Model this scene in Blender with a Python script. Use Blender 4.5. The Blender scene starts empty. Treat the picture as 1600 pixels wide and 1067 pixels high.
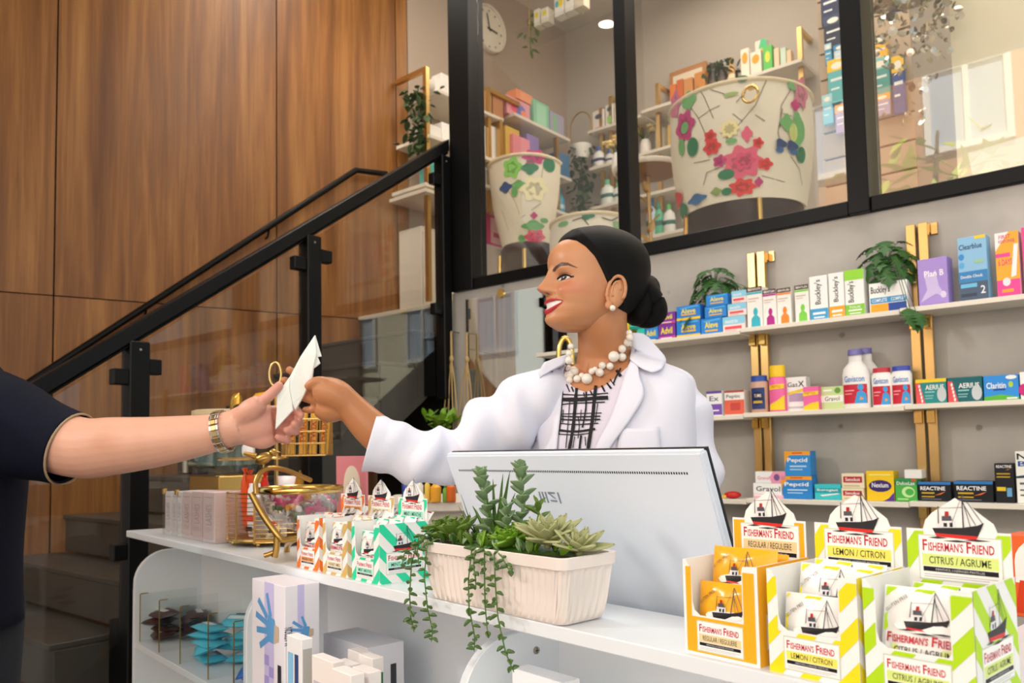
import bpy, bmesh, math, random
import numpy as np
from mathutils import Vector, Matrix, noise
random.seed(7)
R_ = math.radians
SC = bpy.context.scene
COL = SC.collection
# ---------------------------------------------------------------- camera
FPX, PX, PY = 1250.0, 800.0, 624.0          # focal length and principal point in pixels of the 1600x1067 frame
CAM = Vector((0, 0, 1.26))
a0 = R_(41)
RH = Vector((math.sin(a0), math.cos(a0), 0)); DH = Vector((-math.cos(a0), math.sin(a0), 0)); UP = Vector((0, 0, 1))
tl, rl = R_(3.5), R_(1.1)
_u0 = UP*math.cos(tl) - DH*math.sin(tl)
CF = DH*math.cos(tl) + UP*math.sin(tl)
CR = RH*math.cos(rl) - _u0*math.sin(rl)
CU = _u0*math.cos(rl) + RH*math.sin(rl)
cd = bpy.data.cameras.new('camera'); camera = bpy.data.objects.new('camera', cd); COL.objects.link(camera)
cm = Matrix((CR, CU, -CF)).transposed().to_4x4(); cm.translation = CAM; camera.matrix_world = cm
cd.sensor_fit = 'HORIZONTAL'; cd.sensor_width = 36; cd.lens = 36*FPX/1600; cd.shift_y = (PY-533.5)/1600
cd.clip_start = .02; cd.clip_end = 200
cd.dof.use_dof = True; cd.dof.focus_distance = 1.18; cd.dof.aperture_fstop = 8.0
SC.camera = camera
SC.view_settings.view_transform = 'Standard'; SC.view_settings.look = 'None'; SC.view_settings.gamma = 1
SC.view_settings.use_curve_mapping = False
SC.view_settings.exposure = -0.05
# ---------------------------------------------------------------- light
wd = bpy.data.worlds.new('sky'); SC.world = wd; wd.use_nodes = True
bg = wd.node_tree.nodes['Background']; bg.inputs[0].default_value = (.80, .90, 1, 1); bg.inputs[1].default_value = 1.0
def lamp(name, kind, loc, energy, col=(1, 1, 1), target=None, **kw):
    l = bpy.data.lights.new(name, kind); l.energy = energy; l.color = col
    for k, v in kw.items(): setattr(l, k, v)
    o = bpy.data.objects.new(name, l); COL.objects.link(o); o.location = loc
    if target is not None: o.rotation_euler = (Vector(target)-Vector(loc)).to_track_quat('-Z', 'Y').to_euler()
    return o
lamp('sun', 'SUN', (3, -6, 12), 19.0, (1, .95, .86), target=(2.2, -9, 7.0), angle=R_(1))
lamp('storefront_daylight', 'AREA', (.6, -2.6, 3.0), 33, (.78, .89, 1), target=(-1.2, 1.6, 1.2), shape='RECTANGLE', size=3.2, size_y=2.2)
lamp('ceiling_fill', 'AREA', (-3.40, 1.85, 4.45), 27, (1, .94, .86), target=(-3.40, 1.85, 0), shape='RECTANGLE', size=1.5, size_y=.6)  # added fill over the stairs, set where the panes do not mirror it
lamp('ceiling_fill', 'AREA', (-1.33, 1.66, 4.45), 40, (1, .97, .93), target=(-1.33, 1.66, 0), shape='RECTANGLE', size=1.9, size_y=.9)  # added fill near the shelf wall, out of the pane reflections
lamp('mezzanine_ceiling_light', 'AREA', (-1.9, 3.7, 4.45), 52, (1, .87, .72), target=(-1.9, 3.7, 0), shape='RECTANGLE', size=2.6, size_y=1.2)
lamp('stair_downlight', 'SPOT', (-3.55, 2.05, 4.5), 42, (1, .80, .55), target=(-3.95, 2.35, 2.2), spot_size=R_(75), spot_blend=.8, shadow_soft_size=.05)
lamp('added_key_spot', 'SPOT', (-2.6, -1.6, 2.85), 150, (1, .97, .93), target=(-1.15, 1.25, 1.5), spot_size=R_(58), spot_blend=1.0, shadow_soft_size=.14)  # added key from the left for her face, low enough to miss the panes
# ---------------------------------------------------------------- picture measuring helpers
def ray(x, y): return CF + CR*((x-PX)/FPX) + CU*((PY-y)/FPX)
def P(x, y, d): return CAM + ray(x, y)*d
def onplane(x, y, p0, n):
    r = ray(x, y); return CAM + r*((Vector(p0)-CAM).dot(n)/r.dot(n))
def atz(x, y, z): return onplane(x, y, (0, 0, z), UP)
def proj(p):
    q = Vector(p)-CAM; d = q.dot(CF); return (PX+FPX*q.dot(CR)/d, PY-FPX*q.dot(CU)/d, d)
# ---------------------------------------------------------------- materials
def lin(c): return c/12.92 if c <= .04045 else ((c+.055)/1.055)**2.4
def rgb(h):
    h = h.lstrip('#'); return tuple(lin(int(h[i:i+2], 16)/255) for i in (0, 2, 4)) + (1,)
MATS = {}
def mat(name, col='#808080', rough=.5, metal=0, spec=.5, alpha=1, trans=0, ior=1.45, var=.0, vscale=30, bump=0, bscale=80, stretch=None, emit=0, coat=0, sss=0):
    if name in MATS: return MATS[name]
    m = bpy.data.materials.new(name); m.use_nodes = True; nt = m.node_tree; N = nt.nodes; L = nt.links
    b = N['Principled BSDF']; c = rgb(col) if isinstance(col, str) else tuple(col)+(1,)
    b.inputs['Base Color'].default_value = c; b.inputs['Roughness'].default_value = rough; b.inputs['Metallic'].default_value = metal
    b.inputs['Specular IOR Level'].default_value = spec; b.inputs['Alpha'].default_value = alpha
    b.inputs['Transmission Weight'].default_value = trans; b.inputs['IOR'].default_value = ior; b.inputs['Coat Weight'].default_value = coat
    if sss: b.inputs['Subsurface Weight'].default_value = sss; b.inputs['Subsurface Radius'].default_value = (.01, .004, .002)
    if emit: b.inputs['Emission Color'].default_value = c; b.inputs['Emission Strength'].default_value = emit
    if var or bump:
        tc = N.new('ShaderNodeTexCoord'); mp = N.new('ShaderNodeMapping'); L.new(tc.outputs['Object'], mp.inputs[0])
        if stretch: mp.inputs['Scale'].default_value = stretch
    if var:
        n = N.new('ShaderNodeTexNoise'); n.inputs['Scale'].default_value = vscale; n.inputs['Detail'].default_value = 5; L.new(mp.outputs[0], n.inputs[0])
        mx = N.new('ShaderNodeMix'); mx.data_type = 'RGBA'; L.new(n.outputs[0], mx.inputs[0])
        mx.inputs[6].default_value = tuple(max(0, k*(1-var)) for k in c[:3])+(1,); mx.inputs[7].default_value = tuple(min(1, k*(1+var)) for k in c[:3])+(1,)
        L.new(mx.outputs[2], b.inputs['Base Color'])
    if bump:
        n2 = N.new('ShaderNodeTexNoise'); n2.inputs['Scale'].default_value = bscale; n2.inputs['Detail'].default_value = 4; L.new(mp.outputs[0], n2.inputs[0])
        bp = N.new('ShaderNodeBump'); bp.inputs['Strength'].default_value = bump; bp.inputs['Distance'].default_value = .004
        L.new(n2.outputs[0], bp.inputs['Height']); L.new(bp.outputs[0], b.inputs['Normal'])
    MATS[name] = m; return m
def ink(h):                                   # printed colour
    h = h.lower(); return mat('ink_'+h.lstrip('#'), h, .45, spec=.35)
def glassmat(name, tint=(1, 1, 1), ior=1.5, rough=0.0):
    if name in MATS: return MATS[name]
    m = bpy.data.materials.new(name); m.use_nodes = True; nt = m.node_tree; N = nt.nodes; L = nt.links
    N.remove(N['Principled BSDF']); out = N['Material Output']
    t = N.new('ShaderNodeBsdfTransparent'); t.inputs[0].default_value = tuple(tint)+(1,)
    g = N.new('ShaderNodeBsdfGlossy'); g.inputs['Roughness'].default_value = rough
    lw = N.new('ShaderNodeLayerWeight'); lw.inputs[0].default_value = .5; pw = N.new('ShaderNodeMath'); pw.operation = 'POWER'; pw.inputs[1].default_value = 5
    f0 = ((ior-1)/(ior+1))**2; ma = N.new('ShaderNodeMath'); ma.operation = 'MULTIPLY_ADD'; ma.inputs[1].default_value = 1-f0; ma.inputs[2].default_value = f0
    mx = N.new('ShaderNodeMixShader'); L.new(lw.outputs['Facing'], pw.inputs[0]); L.new(pw.outputs[0], ma.inputs[0]); L.new(ma.outputs[0], mx.inputs[0])
    L.new(t.outputs[0], mx.inputs[1]); L.new(g.outputs[0], mx.inputs[2]); L.new(mx.outputs[0], out.inputs[0])
    MATS[name] = m; return m
# ---------------------------------------------------------------- mesh builder
def frame(o, x, z=None):                      # matrix with x axis and up given
    x = Vector(x).normalized(); z = Vector(z or (0, 0, 1)); y = z.cross(x).normalized(); z = x.cross(y)
    m = Matrix((x, y, z)).transposed().to_4x4(); m.translation = Vector(o); return m
def T(x=0, y=0, z=0): return Matrix.Translation((x, y, z))
def Rz(a): return Matrix.Rotation(R_(a), 4, 'Z')
def Rx(a): return Matrix.Rotation(R_(a), 4, 'X')
def Ry(a): return Matrix.Rotation(R_(a), 4, 'Y')
def S(x, y, z): return Matrix.Diagonal((x, y, z, 1))
class MB:
    def __init__(s, m=None): s.v = []; s.f = []; s.mi = []; s.slots = []; s.cur = 0; s.M = Matrix(); (m and s.use(m))
    def use(s, m):
        if isinstance(m, str): m = MATS[m]
        if m not in s.slots: s.slots.append(m)
        s.cur = s.slots.index(m); return s
    def add(s, vs, fs, M=None):
        b = len(s.v); M = s.M @ M if M is not None else s.M
        s.v += [tuple(M @ Vector(p)) for p in vs]; s.f += [tuple(b+i for i in f) for f in fs]; s.mi += [s.cur]*len(fs); return s
    def box(s, x0, x1, y0, y1, z0, z1, M=None):
        return s.add([(x0, y0, z0), (x1, y0, z0), (x1, y1, z0), (x0, y1, z0), (x0, y0, z1), (x1, y0, z1), (x1, y1, z1), (x0, y1, z1)],
                     [(0, 3, 2, 1), (4, 5, 6, 7), (0, 1, 5, 4), (1, 2, 6, 5), (2, 3, 7, 6), (3, 0, 4, 7)], M)
    def rings(s, rs, closed=True, cap=(True, True), loop=False, M=None):   # list of rings with equal point counts
        n = len(rs[0]); vs = [p for r in rs for p in r]; fs = []; k = len(rs)
        for i in range(k if loop else k-1):
            a, b = i*n, ((i+1) % k)*n
            for j in range(n if closed else n-1):
                j2 = (j+1) % n; fs.append((a+j, a+j2, b+j2, b+j))
        if not loop and closed:
            if cap[0]: fs.append(tuple(range(n-1, -1, -1)))
            if cap[1]: fs.append(tuple(range((k-1)*n, k*n)))
        return s.add(vs, fs, M)
    def tube(s, pts, r, n=8, closed=False, M=None, sy=1.0, cap=True, up=None):
        pts = [Vector(p) for p in pts]; k = len(pts); rs = []; prev = None
        for i, p in enumerate(pts):
            if closed: t = pts[(i+1) % k]-pts[i-1]
            else: t = pts[min(i+1, k-1)]-pts[max(i-1, 0)]
            t.normalize()
            if prev is None:
                a = Vector(up) if up else (Vector((0, 0, 1)) if abs(t.z) < .9 else Vector((1, 0, 0)))
            else: a = prev
            a = (a - t*a.dot(t)).normalized(); prev = a; b = t.cross(a)
            rr = r[i] if isinstance(r, (list, tuple)) else r
            ra, rb = rr if isinstance(rr, (list, tuple)) else (rr, rr*sy)
            rs.append([p + a*(math.cos(2*math.pi*j/n)*ra) + b*(math.sin(2*math.pi*j/n)*rb) for j in range(n)])
        return s.rings(rs, True, (cap, cap), closed, M)
    def cyl(s, p0, p1, r0, r1=None, n=16, cap=True, M=None): return s.tube([p0, p1], [r0, r0 if r1 is None else r1], n, M=M, cap=cap)
    def lathe(s, prof, n=24, M=None, cap=(True, True), sx=1, sy=1):
        return s.rings([[(r*sx*math.cos(2*math.pi*j/n), r*sy*math.sin(2*math.pi*j/n), z) for j in range(n)] for r, z in prof], True, cap, False, M)
    def ell(s, c, r, nu=12, nv=8, M=None):
        r = (r, r, r) if isinstance(r, (int, float)) else r
        rs = []
        for i in range(nv+1):
            t = -math.pi/2 + math.pi*i/nv; t = max(-1.5, min(1.5, t))
            rs.append([(c[0]+r[0]*math.cos(t)*math.cos(2*math.pi*j/nu), c[1]+r[1]*math.cos(t)*math.sin(2*math.pi*j/nu), c[2]+r[2]*math.sin(t)) for j in range(nu)])
        return s.rings(rs, M=M)
    def prism(s, pts, d0, d1, M=None):       # polygon in local xz, extruded along y
        n = len(pts); vs = [(x, d0, z) for x, z in pts]+[(x, d1, z) for x, z in pts]
        fs = [tuple(range(n)), tuple(range(2*n-1, n-1, -1))]+[(j, n+j, n+(j+1) % n, (j+1) % n) for j in range(n)]
        return s.add(vs, fs, M)
    def sheet(s, grid, thick=0, M=None):     # grid of points, optional thickness along normals
        h, w = len(grid), len(grid[0]); G = [[Vector(p) for p in r] for r in grid]
        vs = [p for r in G for p in r]; fs = [(i*w+j, i*w+j+1, (i+1)*w+j+1, (i+1)*w+j) for i in range(h-1) for j in range(w-1)]
        if thick:
            nv = []
            for i in range(h):
                for j in range(w):
                    a = G[i][min(j+1, w-1)]-G[i][max(j-1, 0)]; b = G[min(i+1, h-1)][j]-G[max(i-1, 0)][j]
                    nrm = a.cross(b); nrm = nrm.normalized() if nrm.length > 1e-12 else Vector((0, 0, 1)); nv.append(G[i][j]-nrm*thick)
            o = len(vs); vs += nv; fs += [tuple(o+k for k in reversed(f)) for f in fs]
            bd = [i for i in range(w)]+[i*w+w-1 for i in range(1, h)]+[(h-1)*w+j for j in range(w-2, -1, -1)]+[i*w for i in range(h-2, 0, -1)]
            fs += [(bd[(k+1) % len(bd)], bd[k], o+bd[k], o+bd[(k+1) % len(bd)]) for k in range(len(bd))]
        return s.add(vs, fs, M)
    def mesh(s, name, smooth=None, bevel=0, segs=1):
        me = bpy.data.meshes.new(name); me.from_pydata(s.v, [], s.f)
        for m in s.slots: me.materials.append(m)
        if len(s.slots) > 1: me.polygons.foreach_set('material_index', s.mi)
        if bevel:
            bm = bmesh.new(); bm.from_mesh(me); bm.normal_update()
            es = [e for e in bm.edges if len(e.link_faces) == 2 and e.calc_face_angle(0) > .5]
            bmesh.ops.bevel(bm, geom=es, offset=bevel, segments=segs, affect='EDGES', clamp_overlap=True); bm.to_mesh(me); bm.free()
        if smooth is not None:
            me.polygons.foreach_set('use_smooth', [True]*len(me.polygons)); me.set_sharp_from_angle(angle=R_(smooth))
        me.update(); return me
    def build(s, name, parent=None, M=None, smooth=None, bevel=0, segs=1, **tags):
        o = bpy.data.objects.new(name, s.mesh(name, smooth, bevel, segs)); COL.objects.link(o)
        if parent: o.parent = parent
        if M is not None: o.matrix_local = M
        for k, v in tags.items(): o[k] = v
        return o
def empty(name, M=None, **tags):
    o = bpy.data.objects.new(name, None); COL.objects.link(o); o.empty_display_size = .05
    if M is not None: o.matrix_local = M
    for k, v in tags.items(): o[k] = v
    return o
def tag(o, label, cat, group=None):
    o['label'] = label; o['category'] = cat
    if group: o['group'] = group
    return o
def child(name, me, parent, M=None):
    o = bpy.data.objects.new(name, me); COL.objects.link(o); o.parent = parent
    if M is not None: o.matrix_local = M
    return o
def copy_tree(o, parent=None, M=None):
    c = o.copy(); COL.objects.link(c)
    if parent: c.parent = parent
    if M is not None: c.matrix_local = M
    for ch in list(o.children): copy_tree(ch, c)
    return c
# ---------------------------------------------------------------- flat print (lettering and marks) on a face
def clip(poly, ax, val, keep_less):
    out = []
    for i in range(len(poly)):
        a, b = poly[i-1], poly[i]; ia = (a[ax] <= val) == keep_less; ib = (b[ax] <= val) == keep_less
        if ia != ib:
            t = (val-a[ax])/(b[ax]-a[ax]); out.append(tuple(a[k]+t*(b[k]-a[k]) for k in (0, 1)))
        if ib: out.append(b)
    return out
_TX = {}
def textmesh(t, bold=.012):
    k = (t, bold)
    if k in _TX: return _TX[k]
    cu = bpy.data.curves.new('t', 'FONT'); cu.body = t; cu.resolution_u = 2; cu.offset = bold; cu.fill_mode = 'FRONT'
    o = bpy.data.objects.new('t', cu); me = o.to_mesh()
    vs = np.array([v.co[:2] for v in me.vertices]) if len(me.vertices) else np.zeros((1, 2)); fs = [tuple(p.vertices) for p in me.polygons]
    o.to_mesh_clear(); bpy.data.objects.remove(o); bpy.data.curves.remove(cu)
    lo, hi = vs.min(0), vs.max(0); sz = np.maximum(hi-lo, 1e-6); _TX[k] = ((vs-lo)/sz-.5, fs, sz[0]/sz[1]); return _TX[k]
class Print:
    """Flat printed art in a w x h face: x right, z up, print faces -y."""
    def __init__(s, w, h, strips=0): s.w, s.h, s.mb, s.d, s.strips = w, h, MB(), .0004, strips
    def _p(s, pts, fs, c, M=None):
        s.d += .00003; s.mb.use(ink(c))
        if s.strips and len(fs) == 1:            # cut wide shapes into upright strips so that they can follow a curved face
            for k in range(s.strips):
                q = clip(clip(list(pts), 0, s.w*k/s.strips, False), 0, s.w*(k+1)/s.strips, True)
                if len(q) > 2: s.mb.add([(x, -s.d, z) for x, z in q], [tuple(range(len(q)))])
            return
        s.mb.add([(x, -s.d, z) for x, z in pts], fs, M)
    def r(s, u0, v0, u1, v1, c): w, h = s.w, s.h; s._p([(u0*w, v0*h), (u1*w, v0*h), (u1*w, v1*h), (u0*w, v1*h)], [(0, 1, 2, 3)], c); return s
    def p(s, pts, c): s._p([(u*s.w, v*s.h) for u, v in pts], [tuple(range(len(pts)))], c); return s
    def e(s, cu, cv, ru, rv, c, n=14, a0=0, a1=360):
        s._p([((cu+ru*math.cos(R_(a0+(a1-a0)*k/n)))*s.w, (cv+rv*math.sin(R_(a0+(a1-a0)*k/n)))*s.h) for k in range(n)], [tuple(range(n))], c); return s
    def t(s, txt, cu, cv, wu, hv, c, rot=0, bold=.012):
        vs, fs, ar = textmesh(txt, bold); w, h = (wu*s.w, hv*s.h) if abs(rot) != 90 else (hv*s.h, wu*s.w); ca, sa = math.cos(R_(rot)), math.sin(R_(rot))
        s._p([(cu*s.w+x*w*ca-z*h*sa, cv*s.h+x*w*sa+z*h*ca) for x, z in vs], fs, c); return s
    def ship(s, cu, cv, k, kz=None):         # steam trawler in black with a red waterline
        kz = kz or k*s.w/s.h
        q = lambda pts, c: s.p([(cu+x*k, cv+z*kz) for x, z in pts], c)
        q([(-.5, .0), (-.44, -.13), (.36, -.16), (.5, .16), (.38, .1), (.1, .04), (-.2, .02)], '#2a2a2e')
        q([(-.45, -.1), (-.42, -.17), (.33, -.2), (.38, -.12)], '#d8332f')
        q([(-.36, .02), (-.36, .16), (-.06, .18), (-.04, .03)], '#e9e9ec'); q([(-.3, .16), (-.3, .26), (-.12, .27), (-.1, .17)], '#55555c')
        q([(-.27, .04), (-.27, .12), (-.2, .12), (-.2, .04)], '#2a2a2e'); q([(-.15, .04), (-.15, .13), (-.09, .13), (-.09, .04)], '#2a2a2e')
        q([(-.24, .26), (-.23, .36), (-.16, .36), (-.16, .27)], '#b5292c')
        q([(.1, .03), (.1, .72), (.118, .72), (.125, .03)], '#3a3a40'); q([(-.38, .1), (-.37, .46), (-.355, .46), (-.36, .1)], '#3a3a40')
        for a, b in (((.11, .7), (.47, .14)), ((.11, .7), (-.12, .1)), ((.11, .55), (.34, .1)), ((.11, .45), (-.36, .42)), ((.11, .62), (.24, .06))):
            q([(a[0], a[1]), (a[0]+.012, a[1]+.012), (b[0]+.012, b[1]+.006), b], '#4a4a52')
        for x0, x1, z in ((-.6, -.2, -.2), (-.3, .25, -.25), (.1, .62, -.21)):
            q([(x0, z), ((x0+x1)/2, z+.03), (x1, z+.01), ((x0+x1)/2, z-.015)], '#33343c')
        return s
    def build(s, name, parent, M=None): return s.mb.build(name, parent, M)
# ================================================================ architecture frame: x along the shelf wall, y into it, z up
W0 = RH*1.556 + DH*2.55
MW = frame(W0, RH*math.sin(R_(50)) - DH*math.cos(R_(50))); MWi = MW.inverted()
EX = MW.to_3x3() @ Vector((1, 0, 0)); EY = MW.to_3x3() @ Vector((0, 1, 0))
def wpx(x, y, yc): return MWi @ onplane(x, y, MW @ Vector((0, yc, 0)), EY)
def spx(x, y, xc): return MWi @ onplane(x, y, MW @ Vector((xc, 0, 0)), EX)
def wz(x, y, z): return MWi @ atz(x, y, z)
STRUCT = dict(kind='structure')
# materials of the setting
def woodmat():
    m = mat('walnut_veneer', '#8a5528', .38, spec=.4); nt = m.node_tree; N = nt.nodes; L = nt.links; b = N['Principled BSDF']
    tc = N.new('ShaderNodeTexCoord'); oi = N.new('ShaderNodeObjectInfo'); ad = N.new('ShaderNodeVectorMath'); ad.operation = 'ADD'
    L.new(tc.outputs['Object'], ad.inputs[0]); L.new(oi.outputs['Random'], ad.inputs[1])
    mp = N.new('ShaderNodeMapping'); mp.inputs['Scale'].default_value = (9, 9, .42); L.new(ad.outputs[0], mp.inputs[0])
    n = N.new('ShaderNodeTexNoise'); n.inputs['Scale'].default_value = 1.3; n.inputs['Detail'].default_value = 7; n.inputs['Roughness'].default_value = .62; n.inputs['Distortion'].default_value = .5; L.new(mp.outputs[0], n.inputs[0])
    r = N.new('ShaderNodeValToRGB'); L.new(n.outputs[0], r.inputs[0]); e = r.color_ramp.elements
    e[0].position = .28; e[0].color = rgb('#5c3616'); e[1].position = .74; e[1].color = rgb('#a2703c')
    k = e.new(.5); k.color = rgb('#7f5126')
    mp2 = N.new('ShaderNodeMapping'); mp2.inputs['Scale'].default_value = (160, 160, 3); L.new(ad.outputs[0], mp2.inputs[0])
    n2 = N.new('ShaderNodeTexNoise'); n2.inputs['Scale'].default_value = 1; n2.inputs['Detail'].default_value = 3; L.new(mp2.outputs[0], n2.inputs[0])
    mx = N.new('ShaderNodeMix'); mx.data_type = 'RGBA'; mx.blend_type = 'OVERLAY'; mx.inputs[0].default_value = .3
    L.new(r.outputs[0], mx.inputs[6]); L.new(n2.outputs[0], mx.inputs[7]); L.new(mx.outputs[2], b.inputs['Base Color'])
    return m
woodmat()
def concretemat():
    m = mat('cast_concrete', '#b9b3ab', .75, spec=.3); nt = m.node_tree; N = nt.nodes; L = nt.links; b = N['Principled BSDF']
    tc = N.new('ShaderNodeTexCoord')
    n = N.new('ShaderNodeTexNoise'); n.inputs['Scale'].default_value = 4.5; n.inputs['Detail'].default_value = 10; n.inputs['Distortion'].default_value = .25; L.new(tc.outputs['Object'], n.inputs[0])
    r = N.new('ShaderNodeValToRGB'); L.new(n.outputs[0], r.inputs[0]); e = r.color_ramp.elements
    e[0].position = .25; e[0].color = rgb('#a5a19b'); e[1].position = .75; e[1].color = rgb('#bfbab4')
    v = N.new('ShaderNodeTexVoronoi'); v.inputs['Scale'].default_value = 9; v.feature = 'F1'; L.new(tc.outputs['Object'], v.inputs[0])
    n3 = N.new('ShaderNodeTexNoise'); n3.inputs['Scale'].default_value = 17; n3.inputs['Detail'].default_value = 3; L.new(tc.outputs['Object'], n3.inputs[0])
    ad = N.new('ShaderNodeMath'); ad.operation = 'MULTIPLY_ADD'; ad.inputs[1].default_value = .42; L.new(n3.outputs[0], ad.inputs[0]); L.new(v.outputs['Distance'], ad.inputs[2])
    pr = N.new('ShaderNodeValToRGB'); L.new(ad.outputs[0], pr.inputs[0]); pe = pr.color_ramp.elements
    pe[0].position = .265; pe[0].color = (.46, .44, .42, 1); pe[1].position = .325; pe[1].color = (1, 1, 1, 1)
    mx = N.new('ShaderNodeMix'); mx.data_type = 'RGBA'; mx.blend_type = 'MULTIPLY'; mx.inputs[0].default_value = .75
    L.new(r.outputs[0], mx.inputs[6]); L.new(pr.outputs[0], mx.inputs[7]); L.new(mx.outputs[2], b.inputs['Base Color'])
    bp = N.new('ShaderNodeBump'); bp.inputs['Strength'].default_value = .5; bp.inputs['Distance'].default_value = .006; L.new(pr.outputs[0], bp.inputs['Height']); L.new(bp.outputs[0], b.inputs['Normal'])
concretemat()
mat('dark_gap', '#1a0f08', .9); mat('black_steel', '#070708', .42, spec=.25); mat('slate', '#48443f', .42, var=.45, vscale=6, bump=.25, bscale=40)
mat('upper_paint', '#b5a392', .8, var=.03, vscale=2); mat('upper_paint_far', '#bdb4a8', .8, var=.03, vscale=2); mat('white_lacquer', '#eef1f4', .28, spec=.5, var=.015, vscale=6)
mat('white_paint', '#e8e6e1', .6); mat('floor_tile', '#6d665e', .45, var=.15, vscale=4); mat('ceiling_paint', '#d8d2c8', .9)
mat('brass', '#d6b273', .30, 1, var=.06, vscale=12); mat('brass_bright', '#e2bd6c', .18, 1); mat('shelf_white', '#e9e2d4', .4)
glassmat('window_glass', ior=1.95); glassmat('rail_glass', (.93, .92, .9), ior=1.5); glassmat('clear_acrylic', (.97, .985, .98), ior=1.45)
# floor, ceiling
MB('floor_tile').box(-6, 5, -6, 2.6, -.1, 0).build('floor', M=MW, **STRUCT)
MB('ceiling_paint').box(-6, 3, -4.9, 2.4, 4.6, 4.75).build('ceiling', M=MW, **STRUCT)
# wood wall, panel by panel
WA, WB = Vector((-3.826-.30, -1.63-.97, 0)), Vector((-3.199, .421, 0))
wdir = (WB-WA).normalized(); wlen = (WB-WA).length
MWD = MW @ frame(WA, wdir)                     # x along the wall, y away from the room
wl = MB('dark_gap').box(0, wlen, .02, .12, 0, 4.6).build('wall_left', M=MWD, **STRUCT)
MWDi = MWD.inverted()
def woodx(x, y): return (MWDi @ onplane(x, y, MWD.translation, MWD.to_3x3() @ Vector((0, 1, 0)))).x
cols = [0, woodx(88, 200), woodx(432, 300), woodx(619, 200), wlen]; jz = 2.05
for i in range(4):
    for z0, z1 in ((0, jz-.003), (jz+.003, 4.6)):
        MB('walnut_veneer').box(cols[i]+.0035, cols[i+1]-.0035, -.004, .02, z0, z1).build('wood_panel', wl)
# stairs: one slab per step
def woodedge(y):                               # MW x of the wood wall at MW y
    t = (y-WA.y)/(WB.y-WA.y); return WA.x+(WB.x-WA.x)*t
st = empty('trim_1', MW, kind='structure', label='dark slate staircase climbing along the wood wall')
NOS = lambda k: (-1.6+.243*k, .80+.18*k)
for k in range(-4, 8):
    y, z = NOS(k); y1 = y+.243 if k < 7 else .42
    bz = max(0, z-.18-.30)
    def sl(m, y0_, y1_, z0_, z1_):
        xa, xb = woodedge(y0_)+.008, woodedge(y1_)+.008
        m.add([(xa, y0_, z0_), (-2.56, y0_, z0_), (-2.56, y1_, z0_), (xb, y1_, z0_), (xa, y0_, z1_), (-2.56, y0_, z1_), (-2.56, y1_, z1_), (xb, y1_, z1_)],
              [(0, 3, 2, 1), (4, 5, 6, 7), (0, 1, 5, 4), (1, 2, 6, 5), (2, 3, 7, 6), (3, 0, 4, 7)])
    m = MB('slate'); sl(m, y, y1-.001, max(0, z-.17), z-.022); m.build('riser_block', st)
    m = MB(mat('landing_edge', '#cfc6b4', .6) if k == 7 else 'slate'); sl(m, y-.012, y1-.002, z-.021, z); m.build('tread', st, bevel=.003)
# slate clad side of the stair, tile by tile
def side_tile(y0, y1):
    f = lambda y: .80+.18*math.floor((y+1.6)/.243+1e-6)
    g = lambda y: max(0, .80+.18*(y+1.6)/.243-.40)
    return [(y0, g(y0)), (y1-.002, g(y1)), (y1-.002, f(y0+.001)-.023), (y0, f(y0+.001)-.023)]
for k in range(-4, 7):
    y, z = NOS(k); pl = side_tile(y, y+.243)
    m = MB('slate'); n = len(pl)
    m.add([(-2.558, a, b) for a, b in pl]+[(-2.54, a, b) for a, b in pl], [tuple(range(n-1, -1, -1)), tuple(range(n, 2*n))]+[(j, (j+1) % n, n+(j+1) % n, n+j) for j in range(n)])
    m.build('side_tile', st)
# shelf wall (cast concrete), mezzanine slab, upper walls
MB('cast_concrete').box(-2.42, 2.2, 0, .12, 0, 2.065).build('wall_back', M=MW, **STRUCT)
MB('white_paint').box(-3.19, 2.2, .13, 2.15, 1.9, 2.06).build('floor_mezzanine', M=MW, **STRUCT)
MB('upper_paint').box(-3.3, -3.2, .43, 2.25, 2.06, 4.6).build('wall_upper_left', M=MW, **STRUCT)
MB('upper_paint_far').box(-3.2, 2.2, 2.15, 2.25, 2.06, 4.6).build('wall_upper_back', M=MW, **STRUCT)
MB('white_paint').box(-3.2, -2.60, .44, .47, 2.06, 2.09).build('trim_2', M=MW, **STRUCT)
# black framed windows over the shelf wall
def window(n, x0, x1, parts, z1=4.6):
    w = empty('window_%d' % n, MW, kind='structure')
    MB('window_glass').box(x0, x1, .045, .051, 2.12, z1).build('pane', w)
    for a, b, c, d, e, f in parts: MB('black_steel').box(a, b, c, d, e, f).build('frame_bar', w, bevel=.003)
    return w
window(1, -2.255, -1.38, [(-2.40, -2.255, -.03, .09, 2.066, 4.6), (-2.255, -1.38, -.02, .10, 2.066, 2.12)])
window(2, -1.325, -.428, [(-1.385, -1.325, -.03, .06, 2.066, 4.6), (-1.325, -.43, -.02, .10, 2.066, 2.12)])
window(3, -.34, 1.6, [(-.428, -.355, -.035, .14, 2.066, 4.6), (-.355, 1.6, -.02, .10, 2.066, 2.12)])
# unseen shop front, added to block sky from the window reflections, open to the street
FY = -4.9
xo = wpx(1262, 150, -FY).x
xm0, xm1 = wpx(738, 520, -FY).x, wpx(800, 520, -FY).x
fw = empty('wall_front', MW, kind='structure')
for a, b in ((-6, xm0), (xm1, xo)):
    if b > a: MB('ceiling_paint').box(a, b, FY-.1, FY, 0, 4.6).build('wall_section', fw)
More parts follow.
